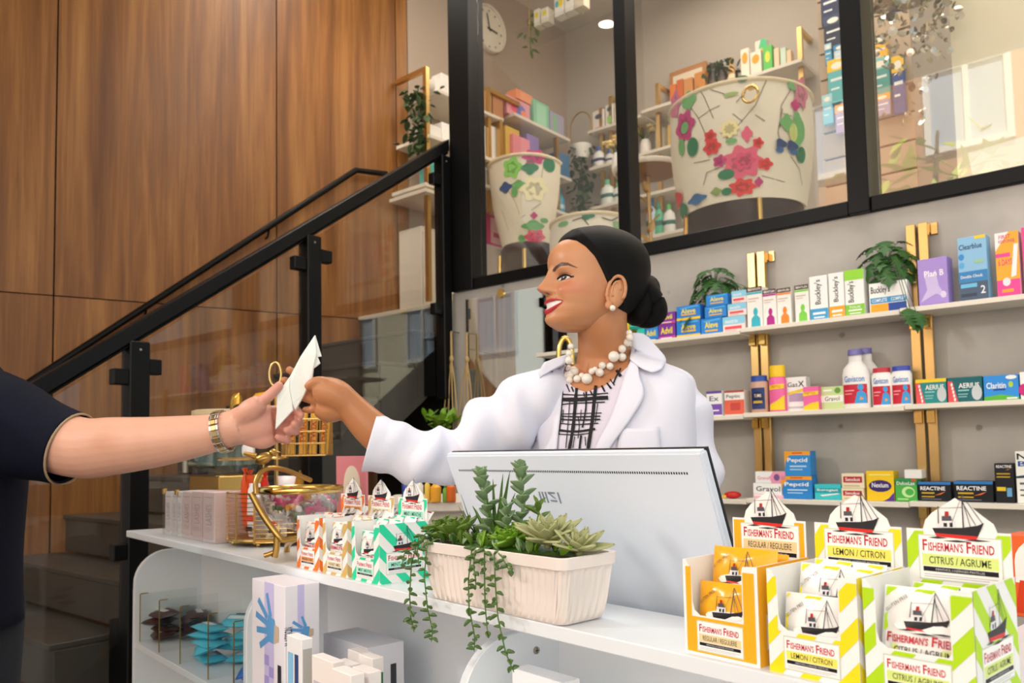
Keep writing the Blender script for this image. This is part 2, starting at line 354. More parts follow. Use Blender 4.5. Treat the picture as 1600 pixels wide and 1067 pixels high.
# street outside: pavement and a brick apartment house across the road
mat('brick_facade', '#b98a6a', .85, var=.18, vscale=8); mat('asphalt', '#6b6b6c', .9, var=.1, vscale=2); mat('window_blue', '#aebfd0', .2, spec=.6); mat('stucco', '#e6dcc0', .8)
MB('asphalt').box(-25, 30, -32, -6.0, -.12, -.02).build('ground_street', M=MW, **STRUCT)
BY = -14.0
house = empty('apartment_house', MW @ T(0, BY, 0), label='pale brick apartment house across the street, mirrored in the window glass', category='building')
hx0 = wpx(1100, 150, -BY).x
MB('brick_facade').box(hx0-8, hx0+12.2, -3, 0, 0, 16).build('facade', house)
MB('stucco').box(hx0+12.2, hx0+26, -3, .25, 0, 16).build('stucco_bay', house)
for i in range(11):
    for j in range(5):
        x0 = hx0-7+2.9*i; z0 = 1.0+2.9*j; y0 = 0 if x0+1.5 < hx0+12.2 else .25
        w = MB('white_paint')
        for a, b, c, d in ((0, .12, 0, 1.7), (1.38, 1.5, 0, 1.7), (.12, 1.38, 0, .12), (.12, 1.38, 1.58, 1.7), (.7, .8, .12, 1.58)): w.box(a, b, 0, .08, c, d)
        w = w.build('window', house, T(x0, y0, z0)); MB('window_blue').box(.12, 1.38, .0, .03, .12, 1.58).build('pane', w)

# street tree in front of the house
tx = wpx(1452, 250, 9.0); tree = empty('street_tree', MW @ T(tx.x, -9.0, 0)); tag(tree, 'young street tree with yellow green leaves, mirrored in the window glass', 'tree')
mat('bark', '#5c4a3a', .9); mat('tree_leaf', '#a9b84a', .6, var=.3, vscale=3)
MB('bark').tube([(0, 0, -.02), (.05, 0, 2), (0, .1, 4), (.1, 0, 5.5)], [.11, .09, .06, .02], 10).build('trunk', tree, smooth=60)
lfm = MB('tree_leaf').add([(0, 0, 0), (.12, .07, .03), (.3, 0, .05), (.12, -.07, .03)], [(0, 1, 2), (0, 2, 3)]).add([(0, 0, -.004), (.12, .07, .026), (.3, 0, .046), (.12, -.07, .026)], [(2, 1, 0), (3, 2, 0)]).mesh('leaf')
random.seed(77)
for k in range(260):
    a, b, c = random.gauss(0, .75), random.gauss(0, .6), random.gauss(4.0, .8)
    child('leaf', lfm, tree, T(a, b, c) @ Rz(random.uniform(0, 360)) @ Ry(random.uniform(-60, 60)) @ S(*([random.uniform(.8, 1.6)]*3)))
for k in range(8):
    a = R_(45*k); MB('bark').tube([(0, .05, 2.6+.25*k), (.5*math.cos(a), .5*math.sin(a), 3.3+.25*k)], [.03, .01], 6).build('branch', tree)
# ================================================================ stair railing and wall handrail
RX = -2.42
ry = lambda x, y: spx(x, y, RX).y
railz = lambda y: 1.712+.705*(y+1.631)
stz = lambda y: .80+.18*(y+1.6)/.243
rl_ = empty('stair_railing', MW @ T(RX, 0, 0)); tag(rl_, 'black steel stair railing with glass panes and square posts', 'railing')
an = math.degrees(math.atan(.705))
y0, y1 = -2.75, -.035
m = MB('black_steel')
for hw, h0, h1 in ((.03, -.032, .032), (.022, -.045, -.032)):
    m.add([(-hw, y0, railz(y0)+h0), (hw, y0, railz(y0)+h0), (hw, y1, railz(y1)+h0), (-hw, y1, railz(y1)+h0), (-hw, y0, railz(y0)+h1), (hw, y0, railz(y0)+h1), (hw, y1, railz(y1)+h1), (-hw, y1, railz(y1)+h1)],
          [(0, 3, 2, 1), (4, 5, 6, 7), (0, 1, 5, 4), (1, 2, 6, 5), (2, 3, 7, 6), (3, 0, 4, 7)])
m.build('handrail', rl_, bevel=.004)
posts = [ry(211, 700), ry(484.5, 440), ry(692, 400)]
PWH = .036
for i, py in enumerate(posts):
    w = PWH if i < 2 else .030
    po = MB('black_steel').box(-w, w*.0+.036, py-w, py+w, stz(py)-.42, railz(py)-.045).build('post', rl_, bevel=.004)
    MB('screw_steel' if 'screw_steel' in MATS else mat('screw_steel', '#a8a49a', .35, 1)).cyl((.036, py, railz(py)-.075), (.038, py, railz(py)-.075), .005, .004, 10).build('screw', po)
    MB('black_steel').box(-.12, -.036, py-.03, py+.03, stz(py)-.40, stz(py)-.10).build('side_mount', po)
for x, y, sd in ((186, 589, 0), (235, 574, 0), (186, 862, 0), (464, 412, 1), (505, 402, 1), (678, 281, 2), (681, 483, 2)):
    q = spx(x, y, RX); MB('black_steel').box(-.012, .028, q.y-.030, q.y+.030, q.z-.028, q.z+.028).build('glass_clamp', rl_, bevel=.003)
for a, b in ((-2.7, posts[0]-.045), (posts[0]+.045, posts[1]-.045), (posts[1]+.045, posts[2]-.04)):
    t0, t1 = -.006, .006
    MB('rail_glass').add([(t0, a, stz(a)-.12), (t1, a, stz(a)-.12), (t1, b, stz(b)-.12), (t0, b, stz(b)-.12), (t0, a, railz(a)-.06), (t1, a, railz(a)-.06), (t1, b, railz(b)-.06), (t0, b, railz(b)-.06)],
        [(0, 3, 2, 1), (4, 5, 6, 7), (0, 1, 5, 4), (1, 2, 6, 5), (2, 3, 7, 6), (3, 0, 4, 7)]).build('glass_pane', rl_)
def wpl(x, y, off): return MWDi @ onplane(x, y, MWD @ Vector((0, -off, 0)), MWD.to_3x3() @ Vector((0, 1, 0)))
a, b, c = wpl(0, 627, .06), wpl(556, 266, .06), wpl(604, 272, .06)
wr_ = MB('black_steel').tube([a+(a-b)*.15, b, c], .017, 10, sy=1.3).build('wall_handrail', None, MWD, smooth=40); tag(wr_, 'thin black handrail fixed to the wood wall', 'handrail')
for x, y in ((228, 480), (60, 590), (420, 355)):
    q = wpl(x, y, .06); MB('black_steel').tube([(q.x, q.y, q.z-.012), (q.x, q.y+.02, q.z-.05), (q.x, -.004, q.z-.05)], .006, 8).build('bracket', wr_)
MB(mat('understair_shade', '#26221f', .8)).box(-3.19, -2.44, .14, .2, 0, 1.88).build('wall_understair', M=MW, **STRUCT)  # dark sheet closing the void below the stairs, its shade in the colour
# ================================================================ service counter (aligned with world X, customers at -Y)
YF, ZC = .727, 1.03
def yp(x, y, Y): return onplane(x, y, (0, Y, 0), Vector((0, 1, 0)))
def xp(x, y, X): return onplane(x, y, (X, 0, 0), Vector((1, 0, 0)))
mat('counter_white', '#e6ebf0', .3, spec=.5, var=.012, vscale=5); mat('screw_steel', '#a8a49a', .35, 1)
ct = empty('service_counter', T(0, 0, 0)); tag(ct, 'white lacquered service counter with open cubbies under a thin ledge', 'counter')
led = [(-2.66, YF), (.35, YF), (.35, 1.40), (-.35, 1.40), (-.35, .885), (-1.25, .885), (-1.25, 1.24), (-2.60, 1.24)]
m = MB('counter_white'); n = len(led)
m.add([(x, y, ZC-.019) for x, y in led]+[(x, y, ZC) for x, y in led], [tuple(range(n-1, -1, -1)), tuple(range(n, 2*n))]+[(j, (j+1) % n, n+(j+1) % n, n+j) for j in range(n)])
m.build('ledge', ct, bevel=.0015)
prof = [(.965, 0), (.75, 0), (.75, .84)]+[(.85-.10*math.cos(R_(a)), .862+.10*math.sin(R_(a))) for a in range(10, 91, 10)]+[(.965, .962)]
for X in (-2.66, -1.81, -1.0, -.05):
    m = MB('counter_white'); n = len(prof)
    m.add([(X-.009, a, b) for a, b in prof]+[(X+.009, a, b) for a, b in prof], [tuple(range(n)), tuple(range(2*n-1, n-1, -1))]+[(j, n+j, n+(j+1) % n, (j+1) % n) for j in range(n)])
    pn = m.build('divider_panel', ct, bevel=.0015)
    if X == -1.0:
        sp = xp(838, 1016, X+.0095)
        s = MB('screw_steel').cyl((X+.009, sp.y, sp.z), (X+.0115, sp.y, sp.z), .0065, .0058, 16).use(mat('screw_slot', '#3a352c', .6))
        s.box(X+.0112, X+.0118, sp.y-.004, sp.y+.004, sp.z-.0007, sp.z+.0007).box(X+.0112, X+.0118, sp.y-.0007, sp.y+.0007, sp.z-.004, sp.z+.004)
        s.build('screw', pn)
for a, b in ((-2.651, -1.819), (-1.801, -1.009), (-.991, -.059)):
    MB('counter_white').box(a, b, .955, .965, 0, 1.008).build('back_panel', ct)
    MB('counter_white').box(a, b, .752 if a < -2 else .60, .954, .672, .69).build('shelf_board', ct, bevel=.0012)
# staff side desk behind the ledge
dk = empty('staff_desk', T(0, 0, 0)); tag(dk, 'low white staff desk behind the ledge that carries the computer', 'desk')
MB('counter_white').box(-1.24, -.36, .97, 1.095, .78, .80).build('desk_top', dk)
for X in (-1.22, -.38): MB('counter_white').box(X-.01, X+.01, .975, 1.09, 0, .779).build('side_panel', dk)
# ---------------------------------------------------------------- all-in-one computer, its back to the customers
mat('monitor_white', '#dfe7f2', .35, spec=.5); mat('monitor_edge', '#1b1c20', .3); mat('vent_dark', '#30323a', .5); mat('logo_grey', '#8d97a6', .3, .6)
tilt = 21
MM = T(-.9415, .90, 1.25) @ Rx(tilt)        # top edge middle; panel hangs down and back
mo = empty('desktop_monitor', T(-.94, 1.05, .80)); tag(mo, 'white all-in-one computer turned away, standing behind the planter', 'computer')
MI = T(-.94, 1.05, .80).inverted()
HP = .355
m = MB('monitor_white'); m.box(-.2915, .2915, 0, .017, -HP, 0, MI @ MM); m.build('back_shell', mo, bevel=.0035, segs=2)
MB('monitor_edge').box(-.2905, .2905, .0172, .021, -HP, 0, MI @ MM).build('screen_glass', mo)
v = MB('vent_dark')
for i in range(118): v.box(-.262+.00445*i, -.262+.00445*i+.0022, -.0004, 0, -.033, -.0295, MI @ MM)
v.build('vent_slots', mo, kind='stuff')
lg = MB('logo_grey')
c0, z0 = (yp(861, 790, .93).x+.9415), -.078
for q in ([(-.018, -.010), (-.0155, -.010), (-.0155, .010), (-.018, .010)], [(-.0125, -.010), (-.010, -.010), (-.010, .010), (-.0125, .010)], [(-.0068, -.010), (-.0043, -.010), (-.0043, .010), (-.0068, .010)],
          [(-.001, .010), (.0115, .010), (.0115, .0068), (-.001, .0068)], [(-.001, .0068), (.0022, .0068), (.0115, -.002), (.0083, -.002)], [(-.001, -.0045), (.0115, -.0045), (.0115, -.0075), (.001, -.0075)], [(.0155, -.010), (.018, -.010), (.018, .010), (.0155, .010)]):
    lg.add([(c0+x*1.35, -.0006, z0+z*1.0) for x, z in q], [tuple(range(len(q)))], MI @ MM)
lg.build('maker_logo', mo)
MB('monitor_white').box(-.11, .11, -.07, .04, 0, .012).build('stand_base', mo, bevel=.003); MB('monitor_white').box(-.03, .03, -.045, -.01, .012, .24).build('stand_neck', mo, bevel=.003)
# ---------------------------------------------------------------- lozenge display boxes
def stripes(p, u0, v0, u1, v1, c, pitch=.36, wd=.17, off=0, slope=1.0, sgn=1):
    k = -3.0
    while k < 3:
        a = k+off; q = [(u0-1, a-sgn*slope*1), (u1+1, a+sgn*slope*(u1-u0+1)), (u1+1, a+wd+sgn*slope*(u1-u0+1)), (u0-1, a+wd-sgn*slope*1)]
        for ax, val, kl in ((0, u0, False), (0, u1, True), (1, v0, False), (1, v1, True)):
            if q: q = clip(q, ax, val, kl)
        if len(q) > 2: p.p(q, c)
        k += pitch
def brandline(p, cu, cv, w, h, c='#c5283e'):
    x = cu-w/2; S_ = h*.80; dz = (h-S_)/2
    for t, f, hh in (('F', .07, h), ("ISHERMAN'S", .50, S_), (' ', .03, 0), ('F', .07, h), ('RIEND', .30, S_)):
        if hh: p.t(t, x+f*w/2, cv-(h-hh)/2, f*w*.95, hh, c, bold=.02)
        x += f*w
FLAV = {'regular': dict(c='#f6b221', bar='#efd9a4', t='REGULAR / REGULIERE', solid=True), 'lemon': dict(c='#f3e11e', bar='#f7ec6a', t='LEMON / CITRON'),
        'citrus': dict(c='#b6e020', bar='#dcee8a', t='CITRUS / AGRUME'), 'orange': dict(c='#f47b2c', bar='#f2a365', t='MANDARIN / GINGER'),
        'honey': dict(c='#d9b56d', bar='#efe0bb', t='HONEY / MIEL'), 'mint': dict(c='#2fd8a6', bar='#a6ecd6', t='MINT / MENTHE'), 'cherry': dict(c='#9c1f4c', bar='#e0b0c0', t='CHERRY / CERISE')}
def plate(p, u0, v0, u1, v1, fl):             # white name plate with the two lines and the black strip
    F = FLAV[fl]; w, h = u1-u0, v1-v0
    p.r(u0-.01, v0-.012*p.w/p.h, u1+.01, v1+.012*p.w/p.h, '#cfd6c8'); p.r(u0, v0, u1, v1, '#fbfbf8'); p.r(u0+.03*w, v0+.30*h, u1-.03*w, v0+.58*h, F['bar'])
    brandline(p, u0+w/2, v0+.78*h, .92*w, .26*h); p.t(F['t'], u0+w/2, v0+.44*h, .76*w, .17*h, '#3c372c', bold=.004)
    p.r(u0+.04*w, v0+.17*h, u1-.04*w, v0+.28*h, '#17171a'); p.t('MENTHOL LOZENGES PASTILLES', u0+w/2, v0+.225*h, .6*w, .05*h, '#d8d8d8', bold=0)
    p.r(u0+.05*w, v0+.09*h, u1-.05*w, v0+.11*h, '#c9cbd0'); p.r(u0+.05*w, v0+.04*h, u1-.15*w, v0+.06*h, '#c9cbd0')
mat('card_white', '#f6f6f4', .5); mat('card_kraft', '#b9a68c', .8)
BW, BD, BH = .094, .103, .1025
def display_box(X, Y, fl, label, sides=True):
    F = FLAV[fl]; root = empty('lozenge_display_box', T(X, Y, ZC)); tag(root, label, 'display box', 'lozenge display boxes on the ledge')
    w, d, h, t = BW, BD, BH, .0014
    card = mat('card_'+fl, F['c'], .5) if F.get('solid') else MATS['card_white']
    fp = [(0, 0), (w, 0), (w, h), (.815*w, .985*h), (.80*w, .93*h), (.80*w, .46*h), (.77*w, .42*h), (.22*w, .42*h), (.145*w, .47*h), (.12*w, .55*h), (.12*w, .84*h), (.085*w, .92*h), (.05*w, .985*h), (0, h)]
    f = MB('card_white').prism(fp, 0, t).build('front_panel', root)
    p = Print(w, h)
    if F.get('solid'):
        p.r(.04, .03, .115, .93, F['c']); p.r(.815, .03, .96, .93, F['c']); p.r(.115, .03, .815, .405, F['c'])
    else:
        for a, b, c_, d_ in ((.0, .0, .115, .93), (.815, .0, 1, .95), (.115, 0, .815, .41)): stripes(p, a, b, c_, d_, F['c'], .40, .2, off={'lemon': .05, 'citrus': .12}.get(fl, .08)+a*1.0)
    plate(p, .19, .06, .79, .36, fl); p.build('print', f)
    for x in (0, w-t):
        s = MB('card_white').prism([(t, 0), (d-t, 0), (d-t, h*1.0), (t, h)], 0, t, T(x+t, 0, 0) @ Rz(90)).build('side_panel', root)
        if x > 0 and sides:
            p = Print(d, h); p.r(0.0, 0.0, 1, 1, F['c'] if F.get('solid') else '#f3f3f1')
            if not F.get('solid'): stripes(p, 0, 0, 1, 1, F['c'], .42, .2, off=.1, sgn=-1)
            plate(p, .14, .16, .86, .50, fl); p.r(.36, .53, .68, .58, '#f6f6f4'); p.ship(.5, .62, .46); p.build('print', s, T(w+.0001, 0, 0) @ Rz(90))
    MB('card_white').box(t, w-t, t, d-t, 0, t).build('base', root)
    bk = MB('card_kraft').box(0, w, d-t, d, 0, h).build('back_panel', root)
    hp = [(0, .0), (w, .0), (w, .142), (.88*w, .142), (.85*w, .150), (.74*w, .158), (.62*w, .168), (.53*w, .1715), (.5*w, .1735), (.47*w, .1715), (.40*w, .167), (.27*w, .1585), (.20*w, .151), (.17*w, .142), (0, .142)]
    hd = MB('card_white').prism(hp, d-t*2.1, d-t*1.05).build('header_card', root)
    p = Print(w, .142); p.d += 0
    if F.get('solid'): p.r(0.02, .3, .98, .985, F['c'])
    else: stripes(p, 0, .3, 1, .985, F['c'], .40, .2, off=.1)
    p.r(.18, .93, .86, 1.0, '#fbfbf8'); plate(p, .13, .66, .91, .955, fl); p.ship(.52, 1.01, .50); p.build('print', hd, T(0, d-t*2.1, 0))
    return root
def pillow(x, z, w, h, t):
    a = max(0, 1-abs(2*x/w-1)**2.6); b = max(0, 1-abs(2*z/h-1)**2.6); wr = .0007*math.sin(x*260+z*90)+.0006*math.sin(z*330-x*140)
    return t*(a*b)**.6 + wr*min(1, a*b*3)
def packet(fl, M, label, w=.08, h=.075, t=.0085, group='lozenge packets in the display boxes', grey=False):
    F = FLAV[fl]; nx, nz = 13, 13; body = mat('foil_'+fl, F['c'] if F.get('solid') else '#f5f5f2', .22, spec=.6)
    fr = [[(w*i/nx, -pillow(w*i/nx, h*j/nz, w, h, t), h*j/nz) for i in range(nx+1)] for j in range(nz+1)]
    bk = [[(w*(nx-i)/nx, pillow(w*(nx-i)/nx, h*j/nz, w, h, t), h*j/nz) for i in range(nx+1)] for j in range(nz+1)]
    m = MB(body); m.sheet(fr); m.sheet(bk); o = m.build('lozenge_packet', None, M, smooth=60); tag(o, label, 'packet', group)
    p = Print(w, h)
    if not F.get('solid'): stripes(p, .03, .02, .97, .98, F['c'], .42, .2, off=.07+random.random()*.1)
    p.r(.06, .10, .94, .44, '#fbfbf8'); p.r(.14, .18, .80, .29, F['bar']); brandline(p, .5, .37, .84, .115); p.t(F['t'], .5, .235, .66, .07, '#3c372c', bold=.004); p.r(.14, .125, .88, .165, '#17171a')
    p.e(.52, .52, .36, .09, '#fbfbf8'); p.ship(.52, .57, .50); p.t('GLUTEN FREE', .17, .78, .3, .045, '#3c372c', 40, 0)
    # lay the print on the bulging foil
    p.mb.v = [(x, -pillow(x, z, w, h, t)+y*2.2, z) for x, y, z in p.mb.v]
    p.build('print', o); return o
DBX = [(-.5615, 'regular'), (-.4565, 'lemon'), (-.357, 'citrus'), (-1.517, 'orange'), (-1.408, 'honey'), (-1.298, 'mint')]
DL = {'regular': 'orange lozenge box in the front row at the right end of the ledge', 'lemon': 'yellow and white striped lozenge box between the orange and the lime one',
      'citrus': 'lime striped lozenge box at the right end of the ledge', 'orange': 'white lozenge box with orange stripes beside the gold bowl stand',
      'honey': 'white and tan lozenge box between the orange and the mint green one', 'mint': 'mint green striped lozenge box beside the planter'}
for x, fl in DBX: display_box(x, .737, fl, DL[fl])
def pk(x, fl, dx, dy, dz, rx, rz, label): packet(fl, T(x+dx, .737+dy, ZC+dz) @ Rz(rz) @ Rx(rx), label)
pk(-.5615, 'regular', .008, .013, .003, -7, 2, 'orange lozenge packet in front, low in the orange box'); pk(-.5615, 'regular', .010, .036, .040, -9, 1, 'orange lozenge packet standing tall behind another in the orange box')
pk(-.5615, 'regular', .012, .060, .034, -9, -4, 'orange lozenge packet hindmost in the orange box')
pk(-.4565, 'lemon', .008, .013, .003, -8, 2, 'yellow striped lozenge packet in front, low in the yellow box'); pk(-.4565, 'lemon', .010, .036, .031, -12, 0, 'yellow striped lozenge packet rising behind the front one in the yellow box')
pk(-.4565, 'lemon', .011, .058, .034, -14, -5, 'yellow striped lozenge packet hindmost in the yellow box')
pk(-.357, 'citrus', .007, .014, .022, -16, 3, 'lime striped lozenge packet leaning in front in the lime box'); pk(-.357, 'citrus', .009, .052, .024, -26, -3, 'lime striped lozenge packet tilted in the middle of the lime box')
pk(-1.517, 'orange', .008, .010, .016, -7, 2, 'orange striped lozenge packet low in front in its white box'); pk(-1.517, 'orange', .008, .038, .034, -14, 3, 'orange striped lozenge packet standing behind in its white box')
pk(-1.408, 'honey', .008, .010, .022, -7, 2, 'tan lozenge packet in front in the tan and white box'); pk(-1.408, 'honey', .010, .042, .034, -16, -3, 'tan lozenge packet behind in the tan and white box')
pk(-1.298, 'mint', .008, .010, .012, -7, 2, 'mint striped lozenge packet low in front in the mint box'); pk(-1.298, 'mint', .008, .034, .034, -12, 2, 'mint striped lozenge packet second in the mint box')
pk(-1.298, 'mint', .008, .062, .040, -20, -4, 'mint striped lozenge packet hindmost in the mint box')
for dx, dy, dz, rz, lb in ((-1.502, .862, .062, 4, 'dark red striped lozenge packet lying on top in the orange striped box'), (-1.397, .865, .060, -3, 'dark red striped lozenge packet lying on top in the tan box'), (-1.287, .875, .058, -6, 'dark red striped lozenge packet lying on top in the mint box')):
    packet('cherry', T(dx, dy-.06, ZC+dz) @ Rz(rz) @ Rx(-38), lb)
# ================================================================ planter with succulents
mat('ceramic', '#ece1da', .55, spec=.4, var=.04, vscale=25); mat('soil', '#3a2c20', .95, bump=.6, bscale=90)
for n_, c_ in (('leaf_deep', '#3c5f1e'), ('leaf_mid', '#5d7a2c'), ('leaf_grey', '#7f9a72'), ('leaf_pale', '#a5a878'), ('leaf_bright', '#6f9a26'), ('leaf_dark', '#2c4a22'), ('leaf_string', '#55743a'), ('leaf_monstera', '#35602a'), ('leaf_ivy', '#3a4f2c')):
    mat(n_, c_, .45, spec=.45, var=.22, vscale=22)
def leafmesh(L, Wd, curl=.2, cup=.25, thick=.002, m='leaf_mid', tip=.6, nu=8, nv=4, tipmat=None):
    """leaf lying along +x, upper face +z; curl bends the tip up, cup folds the sides up"""
    g = []
    for i in range(nu+1):
        t = i/nu; wd = Wd*.5*max(.02, math.sin(math.pi*min(1, (t*.97+.03)**tip))**.75)
        g.append([(L*t*(1-.15*abs(curl)*t), wd*(2*j/nv-1), curl*L*t*t*.6+cup*wd*(2*j/nv-1)**2*2) for j in range(nv+1)])
    mb = MB(m); mb.sheet(g, thick); return mb.mesh('leaf', 50)
pl = empty('succulent_planter', T(-.8885, .765, ZC)); tag(pl, 'long fluted pale ceramic planter with mixed succulents on the ledge', 'planter')
def rrect(hx, hy, r, n, fl):
    pts = []; per = []
    for cx, cy, a0_ in ((hx-r, hy-r, 0), (-hx+r, hy-r, 90), (-hx+r, -hy+r, 180), (hx-r, -hy+r, 270)):
        for k in range(7): a = R_(a0_+15*k); per.append(Vector((cx+r*math.cos(a), cy+r*math.sin(a), 0)))
    per.append(per[0]); d = [0]
    for a, b in zip(per, per[1:]): d.append(d[-1]+(b-a).length)
    for i in range(n):
        s = d[-1]*i/n; k = max(j for j in range(len(d)) if d[j] <= s+1e-9); k = min(k, len(per)-2)
        p = per[k].lerp(per[k+1], (s-d[k])/max(1e-9, d[k+1]-d[k])); q = p.normalized()
        w = fl*(.5+.5*math.cos(2*math.pi*s/.0125)); pts.append((p.x-(q.x if abs(p.x) > hx-r-.001 else 0)*w, p.y-(math.copysign(1, p.y) if abs(p.y) > hy-r-.001 else 0)*w))
    return pts
rs = []; N_ = 264
for z, hx, hy, r, fl in ((0, .138, .036, .012, 0), (.003, .145, .041, .013, .0012), (.012, .1495, .0435, .013, .0034), (.03, .1525, .046, .013, .0038), (.066, .157, .050, .013, .0038), (.073, .158, .051, .013, .0006), (.0745, .1605, .0535, .014, 0), (.089, .162, .055, .014, 0), (.090, .1605, .0535, .014, 0), (.089, .154, .047, .01, 0), (.074, .153, .046, .01, 0)):
    rs.append([(x, y, z) for x, y in rrect(hx, hy, r, N_, fl)])
MB('ceramic').rings(rs, cap=(True, False)).build('trough', pl, smooth=50)
MB('soil').lathe([(.02, .090), (.9, .087), (1.0, .0845)], 32, S(.1525, .0455, 1)).build('soil', pl, smooth=60)
def lx(x, y, Y=.765): p = yp(x, y, Y); return Vector((p.x+.8885, Y-.765, p.z-ZC))
def plantpart(name, base, m, r=.006):
    o = MB(m).ell((0, 0, 0), (r, r, r*1.2), 8, 6).build(name, pl, T(*base), smooth=60); return o
def rosette(name, base, n, L, Wd, m, tiltx=0, tilty=0, cup=.3, rows=None, thick=.003, tip=.62):
    o = plantpart(name, base, m); me = {}
    ga = 137.5
    for k in range(n):
        t = k/max(1, n-1); el = 82-70*t**.8; sc = .42+.58*t**.7; key = round(sc, 1)
        if key not in me: me[key] = leafmesh(L*key, Wd*key, .25, cup, thick, m, tip)
        child('leaf', me[key], o, Ry(tiltx) @ Rx(tilty) @ Rz(ga*k) @ T(.004, 0, .004*(1-t)) @ Ry(-el+random.uniform(-4, 4)))
    return o
rosette('pale_rosette', lx(856, 850, .757), 28, .056, .027, 'leaf_pale', 6, 12, .25)
rosette('low_rosette', lx(905, 862, .765), 17, .046, .024, 'leaf_pale', 14, 8, .2)
rosette('bright_rosette', lx(803, 852, .752), 26, .042, .018, 'leaf_bright', 0, 18, .5, thick=.004)
rosette('green_rosette', lx(718, 842, .755), 14, .050, .023, 'leaf_mid', -14, 10, .5, thick=.005)
rosette('small_rosette', lx(692, 834, .765), 10, .038, .022, 'leaf_mid', -10, 10, .6, thick=.005)
def stemplant(name, pts, n, Lf, Wf, m):
    P3 = [lx(*p) for p in pts]; b = P3[0]; o = MB(m).tube([p-b for p in P3], [.0022]*(len(P3)-1)+[.0012], 6).build(name, pl, T(*b), smooth=60)
    me = [leafmesh(Lf*s, Wf*s, .15, .35, .002, m, .9) for s in (.65, .85, 1)]
    for k in range(n):
        t = (k+1)/n; f = t*(len(P3)-1); i = min(int(f), len(P3)-2); q = P3[i].lerp(P3[i+1], f-i)-b
        a = 90*k+45*(k//2); s = 2 if t < .6 else (1 if t < .85 else 0)
        child('leaf', me[s], o, T(*q) @ Rz(a+random.uniform(-12, 12)) @ Ry(-12-38*t+random.uniform(-8, 8)))
    return o
stemplant('upright_stem', [(768, 852, .765), (762, 800, .765), (752, 752, .765), (750, 742, .765)], 22, .027, .0195, 'leaf_grey')
stemplant('upright_stem', [(812, 842, .775), (817, 790, .775), (814, 745, .775), (815, 732, .775)], 20, .027, .020, 'leaf_grey')
stemplant('upright_stem', [(795, 850, .755), (792, 815, .755), (790, 790, .755)], 10, .024, .015, 'leaf_grey')
stemplant('upright_stem', [(836, 835, .78), (842, 805, .78), (840, 790, .78)], 6, .026, .012, 'leaf_mid')
def spikes(name, base, tips, m, r=.0045):
    b = lx(*base); o = plantpart(name, b, m, .008)
    for t in tips:
        e = lx(*t)-b; mid = e*.55+Vector((0, 0, -.004)); md = MB(m).tube([(0, 0, 0), e*.3+Vector((0, 0, .002)), mid, e*.85, e], [r, r*.95, r*.75, r*.38, .0003], 6, sy=.45).mesh('blade', 60); child('leaf', md, o)
spikes('spiky_aloe', (775, 850, .77), [(752, 762, .78), (786, 740, .775), (797, 735, .785), (770, 748, .77), (805, 770, .78), (738, 790, .765), (760, 775, .755), (790, 765, .76)], 'leaf_deep', .006)
spikes('thin_grass', (748, 846, .785), [(720, 772, .79), (716, 790, .785), (724, 798, .78), (733, 800, .79)], 'leaf_dark', .0018)
# trailing strings of leaves
sl_me = leafmesh(.0125, .0085, .2, .4, .0022, 'leaf_string', .8, 5, 2)
def strand(pts, Y, n):
    P3 = [lx(x, y, Y[i] if isinstance(Y, (list, tuple)) else Y) for i, (x, y) in enumerate(pts)]; b = P3[0]
    o = MB('leaf_string').tube([p-b for p in P3], [.0011]*(len(P3)-1)+[.0006], 5).build('trailing_strand', pl, T(*b), smooth=60)
    for k in range(n):
        f = (k+.5)/n*(len(P3)-1); i = min(int(f), len(P3)-2); q = P3[i].lerp(P3[i+1], f-i)-b
        child('leaf', sl_me, o, T(*q) @ Rz(150*k+random.uniform(-30, 30)) @ Ry(25+random.uniform(-35, 25)) @ S(*([random.uniform(.8, 1.15)]*3)))
YS = [.76, .705, .698, .697, .697, .697]
strand([(690, 845), (655, 838), (643, 880), (640, 930), (642, 965), (647, 988)], YS, 26)
strand([(690, 845), (668, 848), (663, 900), (668, 950), (676, 985), (674, 1003)], YS, 26)
strand([(742, 848), (737, 860), (732, 905), (733, 950), (742, 995), (741, 1018)], [.76, .708, .70, .698, .698, .698], 24)
strand([(757, 850), (742, 862), (740, 885), (743, 905), (744, 920)], [.76, .707, .70, .698, .698], 12)
strand([(770, 850), (757, 862), (757, 900), (758, 945), (762, 992)], [.76, .707, .70, .698, .697], 20)
strand([(770, 848), (772, 866), (774, 915), (778, 965), (790, 1020), (803, 1050)], [.76, .708, .70, .698, .696, .694], 28)
strand([(775, 850), (783, 868), (792, 885), (798, 895)], [.76, .707, .703, .70], 9)
strand([(700, 845), (672, 835), (655, 850), (632, 865), (628, 885)], [.765, .74, .715, .705, .70], 14)
strand([(690, 840), (672, 828), (660, 838), (652, 858), (655, 885)], [.765, .735, .71, .70, .70], 14)

# low filler leaves between the rosettes
fl_me = [leafmesh(L_, L_*.55, .3, .4, .003, m_, .8, 5, 2) for L_, m_ in ((.024, 'leaf_mid'), (.02, 'leaf_deep'), (.026, 'leaf_bright'), (.022, 'leaf_grey'))]
random.seed(14)
gc = MB('leaf_deep').ell((0, 0, .086), (.145, .040, .006), 20, 6).build('ground_cover', pl, smooth=60)
for k in range(70): child('leaf', fl_me[k % 4], gc, T(random.uniform(-.14, .13), random.uniform(-.042, .036), .088) @ Rz(random.uniform(0, 360)) @ Ry(random.uniform(-75, -15)))
